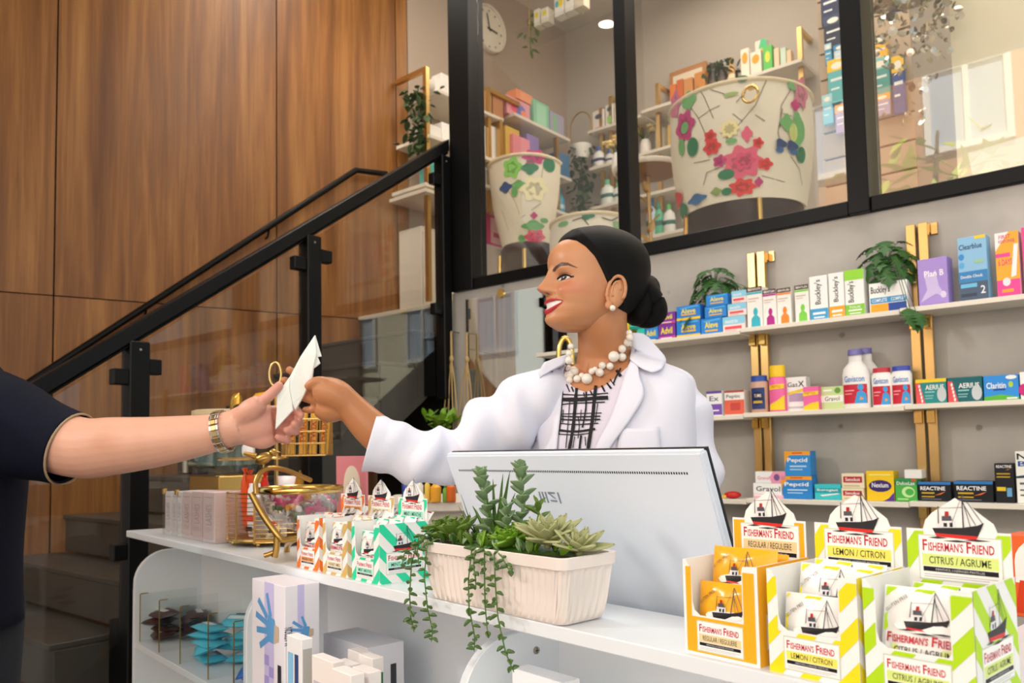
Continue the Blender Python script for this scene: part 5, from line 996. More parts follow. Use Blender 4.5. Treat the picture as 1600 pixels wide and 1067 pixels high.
# drinks dispenser on a wooden box
g0 = P(352, 735, 2.53); dx = empty('drink_dispenser', T(g0.x, g0.y, ZC)); tag(dx, 'glass drink dispenser with pale lid and steel tap on a gold box', 'dispenser')
zt = P(352, 642, 2.53).z-ZC; z0 = P(352, 742, 2.53).z-ZC; rr = 50/1250*2.53
mat('thick_glass', '#dfe8e6', .05, trans=.9, ior=1.3)
glassmat('jar_glass', (.86, .9, .88), ior=1.6)
MB('jar_glass').lathe([(rr*.3, z0+.004), (rr*.96, z0+.006), (rr, z0+.02), (rr, zt-.05), (rr*.96, zt-.015), (rr*.9, zt-.015), (rr*.93, zt-.05), (rr*.93, z0+.03)], 32, cap=(True, False)).build('jar', dx, smooth=40)
MB(mat('bamboo_lid', '#d8c298', .5)).lathe([(rr*.92, zt-.018), (rr*1.0, zt-.014), (rr*1.0, zt), (rr*.9, zt+.003)], 32).build('lid', dx, smooth=40)
MB(mat('dispenser_water', '#cfe0dc', .05, trans=.85, ior=1.33)).lathe([(rr*.9, z0+.032), (rr*.9, z0+.15)], 28).build('water', dx, smooth=40)
tp = P(290, 724, 2.45)-Vector((g0.x, g0.y, ZC)); tq = P(318, 726, 2.49)-Vector((g0.x, g0.y, ZC))
MB('screw_steel').tube([tq+(tq-tp)*.6, tq, tp], .009, 10).cyl(tp+Vector((0, 0, .022)), tp+Vector((0, 0, -.028)), .010, .009, 12).build('tap', dx, smooth=40)
MB('gold_deep').box(-.12, .13, -.07, .085, .0, z0).build('stand_box', dx, bevel=.003)
# tiered gold wire stand with chocolate bars
s0 = P(450, 760, 2.24); sx = Vector((s0.x, s0.y, ZC)); ts = empty('tiered_wire_stand', T(*sx)); tag(ts, 'two tier gold wire stand with a ring handle behind the bowl', 'stand')
L = lambda x, y, d=2.24: P(x, y, d)-sx
zr = L(430, 560).z; pole_x = L(432, 640)
MB('gold_wire').cyl((pole_x.x, pole_x.y, 0), (pole_x.x, pole_x.y, L(432, 605).z), .006, n=10).build('pole', ts); rc_ = L(430, 585)
MB('gold_wire').tube([rc_+CR*(.0165*math.cos(R_(a)))+UP*(.034*math.sin(R_(a))) for a in range(0, 360, 15)], .0035, 8, closed=True).build('ring_handle', ts, smooth=60)
def wire_basket(name, x0, x1, yt, yb, dep, depth=2.24):
    a, b = L(x0, yb, depth), L(x1, yb, depth); h = L(x0, yt, depth).z-a.z; w = (b-a).length; M = frame(a, RH); k = 0
    fr_ = MB('gold_wire'); c4 = [(0, 0), (w, 0), (w, dep), (0, dep)]
    for zz in (0, h*.33, h*.66, h): fr_.tube([(x, y, zz) for x, y in c4], .0022, 6, closed=True)
    bo = fr_.build(name, ts, M)
    n = int(w/.012); v_ = MB('gold_wire')
    for i in range(n+1):
        x = w*i/n; v_.tube([(x, 0, h), (x, 0, 0), (x, dep, 0), (x, dep, h)], .0013, 5)
    for i in range(int(dep/.012)): y = dep*i/int(dep/.012); v_.tube([(0, y, h), (0, y, 0)], .0013, 5).tube([(w, y, h), (w, y, 0)], .0013, 5)
    v_.build('basket_wires', bo, kind='stuff'); return M, w, h
Mb, wb, hb = wire_basket('upper_basket', 440, 508, 655, 712, .09)
MB('gold_wire').lathe([(.095, L(400, 716).z-.004), (.098, L(400, 716).z), (.095, L(400, 716).z+.004)], 30, T(L(395, 716).x, L(395, 716).y, 0)).build('lower_tray', ts, smooth=40)
mat('choc_gold', '#c8922e', .3, .4); mat('choc_brown', '#4a2a1c', .4)
for k in range(4):
    o = MB(mat('bar_gold', '#d8a032', .35)).box(0, .021, 0, .012, 0, hb*1.25).build('chocolate_bar', None, T(*sx) @ Mb @ T(.012+.030*k, .012+.006*(k % 2), .002) @ Ry(random.uniform(-5, 5)), bevel=.003); tag(o, ['first', 'second', 'third', 'fourth'][k]+' gold wrapped bar from the left in the wire basket', 'chocolate bar', 'gold bars in the wire basket')
    p = Print(.021, hb*1.25); p.t('TWIX', .5, .5, .75, .5, '#c0202c', 90, .02); p.build('print', o)
def pouch(name, x, y0, y1, w, m, d, label, rot=0, tlt=0, ops=None, grp=None, cat='packet', th=.012, base=None):
    b = P(x, y1, d); h = P(x, y0, d).z-b.z; z_ = b.z if base is None else base
    o = crumple(w, h, th, m, x*.37+y0, 8, 8).build(name, None, T(b.x, b.y, z_) @ Rz(49+rot-90+41) @ Rx(tlt), smooth=50); tag(o, label, cat, grp); return o
mat('foil_amber', '#e8a326', .3, spec=.6); mat('wrap_orange', '#e2521c', .3, spec=.6); mat('foil_red', '#c02a1a', .3); mat('foil_white', '#ebe8ea', .35); mat('foil_gold', '#c79a3c', .25, .6); mat('foil_black', '#1c1416', .3); mat('foil_pink', '#e0508c', .35); mat('foil_brown', '#4a2c26', .35); mat('foil_aqua', '#58c4dc', .35); mat('foil_silver', '#b9bcc0', .3, .6)
pouch('snack_bag', 408, 612, 650, .085, 'foil_amber', 2.26, 'amber snack bag standing on the upper tier of the wire stand', th=.02, base=L(432, 650).z+ZC)
pouch('snack_bag', 369, 614, 650, .045, 'foil_gold', 2.28, 'gold snack bag corner beside the hand on the wire stand', th=.015); pouch('snack_bag', 376, 630, 655, .075, 'foil_black', 2.24, 'dark glossy snack bag on the wire stand', th=.015)
pouch('snack_bag', 388, 697, 716, .07, 'foil_white', 2.22, 'white bag with black marks on the lower tray', th=.012, base=ZC+L(395, 716).z+.006)
# pink arched card behind the bowl
q = P(548, 770, 2.02); cp = empty('pink_card', T(q.x, q.y, ZC)); tag(cp, 'pink standing card with a cream arch behind the lozenge boxes', 'card')
zt = P(520, 713, 2.02).z-ZC; MB(mat('card_pink', '#d9848c', .6)).box(-.085, .085, 0, .006, 0, zt).build('card_board', cp, Rz(-4)); MB(mat('card_cream', '#e8dcc8', .6)).prism([(.045*math.cos(R_(a)), zt*.66+.05*math.sin(R_(a))) for a in range(0, 181, 15)]+[(-.045, 0), (.045, 0)], -.003, -.0005).build('arch_print', cp, Rz(-4) @ T(.01, 0, 0))
# round wire basket with sweets
kx = Vector((-1.985, .915, ZC)); kb = empty('wire_basket', T(*kx)); tag(kb, 'round gold wire basket of sweets on the ledge beside the bowl', 'basket')
rk = .130; hk = .118; rings_ = MB('gold_wire')
for i in range(12):
    zz = .012+hk*i/11; rings_.tube([(rk*math.cos(R_(a)), rk*math.sin(R_(a)), zz) for a in range(0, 360, 10)], .0022 if i in (0, 11) else .0010, 6, closed=True)
rings_.build('wire_rings', kb, kind='stuff')
for k in range(14): a = R_(360*k/14); MB('gold_wire').box(-.0025, .0025, -.0012, .0012, .008, .012+hk).build('upright_bar', kb, T(rk*math.cos(a), rk*math.sin(a), 0) @ Rz(math.degrees(a)+90))
MB('gold_deep').lathe([(.01, .010), (rk*.99, .010), (rk*1.01, .014), (rk*.99, .018), (.01, .016)], 40).build('base_plate', kb, smooth=40)
for a in (215, 262, 310, 120, 30): MB('gold_wire').ell((rk*.9*math.cos(R_(a)), rk*.9*math.sin(R_(a)), .006), .006, 10, 8).build('foot', kb, smooth=60)
def inb(x, y, a, r_, z_): return T(kx.x+r_*math.cos(R_(a)), kx.y+r_*math.sin(R_(a)), ZC+z_)
for k, (a, r_, m, h, w, lb) in enumerate(((225, .085, 'wrap_orange', .155, .052, 'orange twisted sweet bag at the left in the wire basket'), (250, .088, 'wrap_orange', .162, .052, 'second orange sweet bag in the wire basket'), (262, .055, 'foil_red', .15, .05, 'red orange sweet bag behind the others in the wire basket'),
        (284, .09, 'foil_white', .135, .046, 'white sweet bag with red mark in the wire basket'), (306, .09, 'foil_silver', .12, .05, 'silver sweet bag in the wire basket'), (330, .09, 'foil_white', .10, .05, 'white and black sweet bag at the right in the wire basket'), (60, .05, 'foil_gold', .165, .06, 'gold sweet bag standing tall in the wire basket'), (120, .05, 'foil_white', .15, .06, 'white sweet bag at the back of the wire basket'))):
    o = crumple(w, h, .014, m, k*3.1).build('sweet_bag', None, inb(0, 0, a, r_*.86, .019) @ Rz(a+90) @ Rx(random.uniform(-4, 4)), smooth=50); tag(o, lb, 'sweets', 'sweet bags in the wire basket')
    if k in (0, 1, 2): tt_ = MB(m); tt_.tube([(0, 0, h-.01), (0, 0, h-.002), (0, 0, h+.012)], [.013, .004, .016], 10, sy=.5); tt_.build('twist', o)
    if k in (3, 5): p = Print(w, h); p.r(-.3, .3, .3, .42, '#d84a3c'); p.r(-.35, .12, .2, .2, '#2a2224'); p.mb.v = [(x, y-.0145, z) for x, y, z in p.mb.v]; p.build('print', o)
# gold branch bowl
bx = Vector((-1.635, .845, ZC)); bw = empty('bowl_stand', T(*bx)); tag(bw, 'glass bowl with gold rim on a gold branch stand with a bird', 'bowl')
LB = lambda x, y, d: P(x, y, d)-bx
dB = proj(bx)[2]; rz_ = LB(472, 765, dB).z; rb = 64/1250*dB
bcx, bcy = LB(470, 765, dB).x, LB(470, 765, dB).y
glassmat('bowl_glass', (.93, .92, .92), ior=2.1)
MB('bowl_glass').lathe([(rb*.2, rz_-.088), (rb*.55, rz_-.075), (rb*.85, rz_-.045), (rb*.98, rz_-.005), (rb*.95, rz_-.005), (rb*.82, rz_-.043), (rb*.52, rz_-.071), (rb*.2, rz_-.083)], 40, T(bcx, bcy, 0), cap=(True, True)).build('bowl', bw, smooth=60)
MB('brass_bright').lathe([(rb*.975, rz_-.006), (rb*1.02, rz_-.004), (rb*1.03, rz_+.004), (rb*1.0, rz_+.008), (rb*.95, rz_+.004), (rb*.95, rz_-.004)], 48, T(bcx, bcy, 0), cap=(False, False)).build('gold_rim', bw, smooth=60)
br_ = lambda pts, r_: MB('gold_deep').tube([q[:3] for q in spl(pts)], r_, 10)
def spl(pts):
    P_ = [Vector(p) for p in pts]; out = []
    P_ = [P_[0]*2-P_[1]]+P_+[P_[-1]*2-P_[-2]]
    for i in range(1, len(P_)-2):
        for k in range(6):
            t_ = k/6; a, b, c, d = P_[i-1:i+3]; out.append((2*b+(c-a)*t_+(2*a-5*b+4*c-d)*t_*t_+(-a+3*b-3*c+d)*t_**3)*.5)
    return out+[P_[-2]]
dn = dB-.10
br_([LB(392, 770, dn), LB(408, 800, dn), LB(425, 825, dn), LB(440, 842, dn), LB(452, 842, dn+.02), LB(475, 838, dn+.05)], .0068).build('front_branch', bw, smooth=60)
br_([LB(400, 772, dn), LB(400, 752, dn+.01), LB(408, 738, dn+.02), LB(425, 731, dn+.04), LB(448, 735, dn+.08), LB(470, 744, dn+.13), LB(485, 750, dn+.17)], .0055).build('handle_branch', bw, smooth=60)
br_([LB(433, 836, dn), LB(432, 855, dn), LB(429, 870, dn)], .007).build('leg', bw, smooth=60); br_([LB(430, 862, dn), LB(420, 866, dn), LB(413, 868, dn)], .005).build('leg_twig', bw, smooth=60)
br_([LB(475, 838, dn+.05), LB(505, 838, dn+.12), LB(525, 850, dn+.15)], .007).build('leg', bw, smooth=60); br_([LB(460, 842, dn+.03), LB(450, 850, dn+.16), LB(448, 862, dn+.19)], .007).build('leg', bw, smooth=60)
bd = LB(412, 716, dn+.03)
bm_ = MB('gold_deep').ell((0, 0, 0), (.020, .011, .012), 14, 10, T(*bd) @ frame((0, 0, 0), RH) @ Ry(-20)).ell((.02, 0, .012), (.009, .008, .008), 10, 8, T(*bd) @ frame((0, 0, 0), RH)).tube([(.027, 0, .013), (.036, 0, .012)], [.003, .0005], 6, M=T(*bd) @ frame((0, 0, 0), RH)).tube([(-.016, 0, .004), (-.042, 0, .012)], [.007, .003], 6, M=T(*bd) @ frame((0, 0, 0), RH), sy=.4).cyl(bd+Vector((0, 0, -.010)), LB(412, 738, dn+.03), .002, n=6)
bm_.build('bird_figure', bw, smooth=60)
random.seed(21)
for k in range(22):
    a, r_ = random.uniform(0, 360), rb*.72*math.sqrt(random.random()); zz = rz_-.012-.02*(r_/rb)+random.uniform(-.012, .016); c = ['foil_pink', 'foil_pink', 'foil_white', 'foil_pink', 'foil_amber', 'foil_silver', 'foil_pink'][k % 7]
    m_ = MB(c).tube([(-.019, 0, 0), (-.012, 0, 0), (-.009, 0, 0), (0, 0, 0), (.009, 0, 0), (.012, 0, 0), (.019, 0, 0)], [.007, .0025, .006, .008, .006, .0025, .007], 8, sy=.7)
    o = m_.build('wrapped_sweet', None, T(bx.x+bcx+r_*math.cos(R_(a)), bx.y+bcy+r_*math.sin(R_(a)), ZC+zz) @ Rz(random.uniform(0, 360)) @ Ry(random.uniform(-30, 30)), smooth=50)
    tag(o, {'foil_pink': 'pink wrapped sweet on top in the gold rimmed bowl', 'foil_white': 'white wrapped sweet on top in the gold rimmed bowl', 'foil_amber': 'amber wrapped sweet in the gold rimmed bowl', 'foil_silver': 'silver wrapped sweet on top in the gold rimmed bowl'}[c], 'sweet', {'foil_pink': 'pink sweets in the bowl', 'foil_white': 'white sweets in the bowl', 'foil_amber': 'amber sweets in the bowl', 'foil_silver': 'silver sweets in the bowl'}[c])
for k in range(26):
    a, r_ = random.uniform(0, 360), rb*.52*math.sqrt(random.random()); c = ['foil_white', 'foil_pink', 'foil_silver', 'leaf_grey', 'foil_white'][k % 5]
    o = MB(c).tube([(-.019, 0, 0), (-.012, 0, 0), (-.009, 0, 0), (.009, 0, 0), (.012, 0, 0), (.019, 0, 0)], [.007, .0025, .007, .007, .0025, .007], 8, sy=.7).build('wrapped_sweet', None, T(bx.x+bcx+r_*math.cos(R_(a)), bx.y+bcy+r_*math.sin(R_(a)), ZC+rz_-.046+random.uniform(-.022, .018)) @ Rz(random.uniform(0, 360)), smooth=50); cn = {'foil_white': 'white', 'foil_pink': 'pink', 'foil_silver': 'silver', 'leaf_grey': 'green'}[c]; tag(o, cn+' wrapped sweet low in the glass bowl under the top layer', 'sweet', cn+' sweets low in the bowl')
# ---------------------------------------------------------------- under the counter
SZ = .69
def cb(name, Yf, pl_, pc, pr, col, label, z0=SZ, ops=None, sops=None, cat='box', grp=None, h=None):
    """box standing square to the counter: front plane Yf, picture points of left, corner and right top corners"""
    c = yp(*pc, Yf); a = yp(*pl_, Yf); r_ = xp(*pr, c.x); w, d, hh = c.x-a.x, max(.02, r_.y-Yf), (c.z-z0 if h is None else h); zb = z0 if h is None else c.z-h
    o = MB(mat('box_'+col.strip('#'), col, .4)).box(0, w, 0, d, 0, hh).build(name, None, T(a.x, Yf, zb+.0004), bevel=.001); tag(o, label, cat, grp)
    if ops: p = Print(w, hh); ops(p); p.build('print', o)
    if sops: p = Print(d, hh); sops(p); p.build('side_print', o, T(w, 0, 0) @ Rz(90))
    return o, w, d, hh
def gl(p, cu, cv, k, flip=1):
    kz = k*p.w/p.h; q = lambda pts, c: p.p([(cu+flip*x*k, cv+z*kz) for x, z in pts], c); B_ = '#5f9fd8'
    q([(-.05, -.28), (.25, -.3), (.36, -.05), (.3, .2), (.0, .26), (-.1, .0)], B_); q([(.25, -.3), (.5, -.22), (.5, .08), (.3, .1)], '#c8b49c')
    for a, b, c, d in ((-.05, .2, -.5, .52), (-.06, .08, -.62, .2), (-.06, -.08, -.58, -.12), (0, -.22, -.42, -.44)):
        l_ = math.hypot(c-a, d-b); nx, nz = -(d-b)/l_*.065, (c-a)/l_*.065; q([(a+nx, b+nz), (c+nx, d+nz), (c-nx, d-nz), (a-nx, b-nz)], B_)
    q([(.05, .2), (.18, .26), (-.02, .72), (-.12, .68)], B_)
def gfront(p):
    p.r(.40, 0, .68, 1, '#c9c2ee')
    for k in range(9): p.r(.40+.14*(k % 2), .04+.06*k, .54+.14*(k % 2), .10+.06*k, '#a79ade')
    gl(p, .52, .74, .62, 1); p.r(.80, .38, .90, .55, '#2a2c36'); p.r(.81, .26, .90, .36, '#4a4c58'); p.t('Nitrile Exam Gloves', .2, .22, .28, .08, '#9aa0b4', 90, 0)
def gside(p):
    p.r(.36, 0, .55, 1, '#c9c2ee'); p.r(.36, .55, .55, .7, '#b3a8e4'); gl(p, .52, .73, .6, 1); p.t('McKESSON', .10, .72, .24, .10, '#3a3f56', 90, .01); p.r(.68, .36, .84, .52, '#2a2c36'); p.r(.68, .24, .84, .34, '#4a4c58')
SB = MB('counter_white').box(-1.80, -1.01, .50, .60, .672, .69); SB.build('shelf_lip', ct, bevel=.0012)
cb('glove_box', .655, (394, 901), (445, 917), (499, 903), '#edeaf3', 'tall white and lilac box with two blue glove pictures standing under the ledge', z0=.69, ops=gfront, sops=gside)
cb('glove_box', .80, (505, 985), (574, 1013), (631, 1004), '#e8e8f0', 'white glove box lying on its side under the ledge', z0=.69, sops=lambda p: (p.r(.62, .45, .78, .8, '#3a3c46'), p.r(.62, .1, .78, .4, '#5a5c68'), p.r(.2, .1, .24, .8, '#b9bcc8')), ops=lambda p: p.r(.05, .1, .9, .14, '#c9cbd8'))
cb('slim_box', .60, (448, 993), (471, 1000), (489, 991), '#f0f0f2', 'thin upright white box with grey text panel and blue edge', z0=.69, ops=lambda p: (p.r(.1, 0, .45, .9, '#8cc4ea'), p.r(.55, .1, .8, .9, '#3a4a7c')), sops=lambda p: p.r(.12, .05, .9, .94, '#b9b6b2'))
random.seed(3)
for k, (x0, xc, xr, yt, Yf, lb) in enumerate(((487, 520, 538, 1036, .60, 'front left'), (523, 545, 562, 1040, .655, 'second'), (543, 565, 582, 1022, .71, 'third'), (518, 548, 570, 1056, .58, 'front'), (560, 582, 600, 1030, .68, 'right rear'), (550, 576, 596, 1052, .62, 'right front'))):
    cb('test_kit_box', Yf, (x0, yt-6), (xc, yt), (xr, yt-5), '#f4ece8', lb+' small white test kit carton beside the lying glove box', z0=.69, ops=lambda p: (p.r(.1, .7, .9, .85, '#c8c4cc'), p.r(.1, .55, .7, .6, '#d8b8b8')), sops=lambda p: p.r(.1, .8, .9, .9, '#3a7a5c'), grp='small test kit cartons under the ledge')
cb('pamphlet_stack', .79, (800, 1062), (880, 1068), (906, 1052), '#f1f1f4', 'stack of white printed pamphlets under the ledge at the centre', z0=.85, ops=lambda p: p.r(.1, .4, .6, .5, '#9ab4e0'))
MB('counter_white').box(-.99, -.06, .60, .954, .835, .85).build('shelf_board', ct, bevel=.0012)
# acrylic dividers and snack packets in the left cubby
mat('gold_edge', '#c9a558', .3, 1)
for k, (x0, y0, y1) in enumerate(((219, 928, 1012), (249, 938, 1030), (282, 948, 1043), (326, 960, 1055), (366, 972, 1066))):
    X = yp(x0, y1, .765).x; dv = empty('acrylic_divider', T(X, .765, SZ)); tag(dv, ['first', 'second', 'third', 'fourth', 'fifth'][k]+' clear divider with gold edge from the left in the left cubby', 'divider', 'acrylic dividers in the left cubby')
    h = yp(x0, y0, .765).z-SZ; MB('clear_acrylic').box(-.001, .001, 0, .17, 0, h).build('plate', dv); MB('gold_edge').box(-.0015, .0015, -.0025, 0, 0, h).build('edge_strip', dv); MB('gold_edge').box(-.0015, .0015, 0, .022, h, h+.0025).build('top_strip', dv)
def stack(cx, n, m, nm, seed):
    random.seed(seed)
    for k in range(n):
        z_ = SZ+.012+(.0205*(k//2)); o = crumple(.105, .07, .0105, m, seed+k*2.3).build('snack_packet', None, T(cx+random.uniform(-.012, .012)+(.05 if k % 2 else -.05)*.35, .80+.075*(k % 2)+random.uniform(-.01, .01), z_) @ Rz(random.uniform(-45, 45)) @ Rx(-84+random.uniform(-16, 14)), smooth=50)
        tag(o, '%s snack packet, %s layer, %s' % (nm, ['bottom', 'second', 'third', 'fourth', 'top'][min(4, k//2)], 'front' if k % 2 == 0 else 'back')+' of the pile in the left cubby', 'packet', nm+' packets in the left cubby')
        p = Print(.105, .07); p.r(-.32, .35, .25, .62, '#efe6e2' if 'brown' in nm else '#e8f4f6'); p.r(-.2, .72, .3, .82, '#8a5a4c' if 'brown' in nm else '#6a4a44'); p.mb.v = [(x, y-.0105, z) for x, y, z in p.mb.v]; p.build('print', o)
xa, xb, xc_ = yp(240, 1000, .80).x, yp(310, 1010, .80).x, yp(372, 1030, .80).x
stack(xa+.03, 8, 'foil_brown', 'dark brown', 31); stack(xb+.02, 10, 'foil_aqua', 'turquoise', 47)
random.seed(9)
mat('foil_blue', '#3c7ad8', .35)
stack(xc_+.03, 4, 'foil_blue', 'royal blue', 53)
# ================================================================ mirror, hangers and items behind the woman
mat('mirror_glass', '#e4e8e8', .01, 1)
a, b = wpx(731, 468, -.02), wpx(872, 442, -.02); mr = empty('wall_mirror', MW @ T(a.x, -.022, 1.15)); tag(mr, 'tall frameless mirror on the wall left of the woman', 'mirror')
wM, hM = b.x-a.x, a.z-1.15
MB('mirror_glass').box(0, wM, 0, .01, 0, hM).build('mirror_plate', mr); MB('black_steel').box(wM, wM+.03, -.006, .02, 0, hM*.83).build('black_edge_bar', mr); MB('black_steel').box(-.008, 0, -.006, .012, hM*.55, hM).build('edge_strip', mr)
c = wpx(781, 459, -.03); MB('brass_bright').cyl((c.x-a.x, 0, hM), (c.x-a.x, -.006, hM), .022, n=24).build('brass_clip', mr)
mat('rope', '#b99b68', .8, bump=.4, bscale=120)
for px, pt, pb, lb in ((705, 518, 640, 'pale macrame rope hanger on the column'), (729, 520, 640, 'darker macrame rope hanger beside the mirror')):
    q = wpx(px, pt, -.06); z1 = wpx(px, pb, -.06).z; rp = empty('rope_hanger', MW @ T(q.x, -.06, q.z)); tag(rp, lb, 'hanger', 'rope hangers by the mirror')
    h = q.z-z1; kz = -h*.35
    MB('rope').tube([(0, 0, 0), (0, 0, kz)], .006, 8).build('cord', rp, smooth=60); MB('rope').ell((0, 0, kz), (.012, .012, .018), 10, 8).build('knot', rp, smooth=60); MB('screw_steel').cyl((0, 0, .0), (0, .058, .0), .004, n=8).build('peg', rp)
    for dx in (-.055, -.018, .02, .055): MB('rope').tube([(0, 0, kz), (dx*.5, -.01, kz-h*.3), (dx, -.015, -h-.1)], .0035, 6).build('cord', rp, smooth=60)
q = wpx(690, 668, -.12); fp = clump('potted_plant', MW @ T(q.x, -.12, q.z-.05), 'small leafy green plant hanging under the stairs behind the sleeve', 60, .11, .07, .11, .05, 'leaf_bright')
MB('rope').lathe([(.03, -.08), (.06, -.02), (.062, .01), (.05, .0)], 18).build('pot', fp, smooth=50)
# brass faucet arc
q = P(873, 560, 2.6); fa = empty('brass_faucet', T(q.x, q.y, 0)); tag(fa, 'tall arched brass faucet behind the woman\'s shoulder', 'faucet')
zt = P(873, 528, 2.6).z; MB('brass_bright').tube([Vector((0, 0, .9)), Vector((0, 0, zt-.06))]+[RH*(.022-.022*math.cos(R_(a_)))+UP*(zt-.06+.06*math.sin(R_(a_))) for a_ in range(15, 181, 15)]+[RH*.044+UP*(zt-.12)], .0085, 12).build('spout', fa, smooth=60); MB('brass_bright').lathe([(.03, .9), (.03, .91), (.012, .93)], 20).build('base', fa, smooth=40)
# back counter left of the monitor with bottles
q0, q1 = P(610, 800, 2.3), P(735, 800, 2.3); bk = empty('back_counter', frame((q0.x, q0.y, 0), RH)); tag(bk, 'cream back counter with bottles behind the lozenge boxes', 'counter')
zt = P(690, 786, 2.3).z; MB('shelf_cream').box(-.06, .62, .06, .5, zt-.03, zt).build('counter_top', bk, bevel=.003); MB('shelf_cream').box(-.04, .60, .09, .48, 0, zt-.031).build('cabinet_front', bk)
MB('shelf_cream').box(.06, .62, .04, .06, .9, .96).build('front_rail', bk)
for k, (x, w_, yt, c, cp_, lb) in enumerate(((636, 16, 744, '#3a4a9c', '#f0f0f0', 'dark blue carton-like bottle'), (655, 14, 748, '#e8e4da', '#d8d2c4', 'cream bottle'), (681, 17, 752, '#eaa52e', '#f0c04c', 'amber yellow bottle'), (696, 9, 758, '#6a9c3a', '#4a7a2a', 'slim green bottle'), (705, 15, 752, '#d8641c', '#b84a14', 'burnt orange bottle'), (668, 9, 748, '#e8c24c', '#f0e0b0', 'slim yellow bottle'))):
    p_ = P(x, 780, 2.36); rr = w_/1250*2.36/2; h = P(x, yt, 2.36).z-zt; root = empty('small_bottle', T(p_.x, p_.y, zt)); tag(root, lb+' standing on the cream back counter', 'bottle', 'bottles on the cream back counter')
    MB(mat('bottle_'+c.strip('#'), c, .3)).lathe([(rr*.9, 0), (rr, .005), (rr, h*.72), (rr*.5, h*.84)], 18).build('bottle_body', root, smooth=40); MB(mat('cap_'+cp_.strip('#'), cp_, .4)).lathe([(rr*.5, h*.84), (rr*.48, h)], 14).build('cap', root, smooth=40)
# orange carton at the right end of the ledge
o = MB(mat('box_e8642c', '#e8642c', .4)).box(0, .07, 0, .05, 0, .105).build('pastille_carton', None, T(atz(1578, 962, ZC).x, atz(1578, 962, ZC).y, ZC+.0004), bevel=.001); tag(o, 'orange carton cut off by the right picture edge on the ledge', 'box')
p = Print(.07, .105); p.e(.55, .68, .42, .28, '#f4efe8', 20); p.r(.13, .42, .97, .68, '#f4efe8'); p.r(.3, .6, .45, .8, '#e8502c'); p.p([(.1, .05), (.95, .05), (.9, .42), (.2, .45)], '#d8401c'); p.p([(.35, .1), (.7, .1), (.65, .38), (.4, .36)], '#4a3a3c'); p.r(.6, .7, .8, .76, '#3a3a70'); p.build('print', o)
# recessed ceiling downlight whose reflection shows in the upper glass
r0 = ray(947, 38); o_ = MWi @ CAM; d_ = MWi.to_3x3() @ r0; t_ = (0.045-o_.y)/d_.y; hit = o_+d_*t_; d2 = Vector((d_.x, -d_.y, d_.z)); t2 = (4.59-hit.z)/d2.z; lp_ = hit+d2*t2
dl = empty('ceiling_downlight', MW @ T(lp_.x, lp_.y, 4.599)); tag(dl, 'small round recessed ceiling light over the shop floor', 'light')
MB(mat('lamp_white', '#fff4e0', .5, emit=30)).lathe([(.001, -.006), (.06, -.005), (.06, -.003)], 24).build('lens', dl); MB('white_paint').lathe([(.06, -.008), (.075, -.008), (.078, 0), (.06, 0)], 24, cap=(False, False)).build('trim_ring', dl)
# ================================================================ people
from mathutils.bvhtree import BVHTree
DG = bpy.context.evaluated_depsgraph_get
def attrmat(name, rough=.45, sss=.06, spec=.45):
    m = mat(name, '#ffffff', rough, spec=spec, sss=sss, bump=.06, bscale=420); N = m.node_tree.nodes; a = N.new('ShaderNodeAttribute'); a.attribute_name = 'Col'
    m.node_tree.links.new(a.outputs['Color'], N['Principled BSDF'].inputs['Base Color']); return m
attrmat('skin', .40, .06, .5)
def remesh(mb, voxel, it=3):
    me = mb.mesh('tmp'); o = bpy.data.objects.new('tmp', me); COL.objects.link(o)
    md = o.modifiers.new('r', 'REMESH'); md.mode = 'VOXEL'; md.voxel_size = voxel
    ev = o.evaluated_get(DG()); m2 = bpy.data.meshes.new_from_object(ev); bpy.data.objects.remove(o); bpy.data.meshes.remove(me)
    bm = bmesh.new(); bm.from_mesh(m2)
    for _ in range(it): bmesh.ops.smooth_vert(bm, verts=bm.verts, factor=.5, use_axis_x=True, use_axis_y=True, use_axis_z=True)
    vs = [tuple(v.co) for v in bm.verts]; fs = [tuple(v.index for v in f.verts) for f in bm.faces]; bm.free(); bpy.data.meshes.remove(m2); return vs, fs
class Painted:
    def __init__(s): s.v, s.f, s.c = [], [], []
    def add(s, vs, fs, cols):
        b = len(s.v); s.v += [tuple(p) for p in vs]; s.f += [tuple(b+i for i in f) for f in fs]; s.c += list(cols) if not isinstance(cols, str) else [rgb(cols)[:3]]*len(vs)
    def build(s, name, parent, material, M=None):
        me = bpy.data.meshes.new(name); me.from_pydata(s.v, [], s.f); at = me.color_attributes.new('Col', 'FLOAT_COLOR', 'POINT')
        at.data.foreach_set('color', np.column_stack([np.array(s.c, dtype=np.float32), np.ones(len(s.c), dtype=np.float32)]).ravel())
        me.materials.append(MATS[material]); me.polygons.foreach_set('use_smooth', [True]*len(me.polygons)); me.update()
        o = bpy.data.objects.new(name, me); COL.objects.link(o); o.parent = parent
        if M is not None: o.matrix_local = M
        return o
def spline(pts, n):                          # Catmull-Rom through tuples of any width
    P_ = [np.array(p, float) for p in pts]; P_ = [2*P_[0]-P_[1]]+P_+[2*P_[-1]-P_[-2]]; out = []
    for i in range(1, len(P_)-2):
        for k in range(n):
            t_ = k/n; a, b, c, d = P_[i-1:i+3]; out.append(.5*((2*b)+(-a+c)*t_+(2*a-5*b+4*c-d)*t_*t_+(-a+3*b-3*c+d)*t_**3))
    out.append(P_[-2]); return out
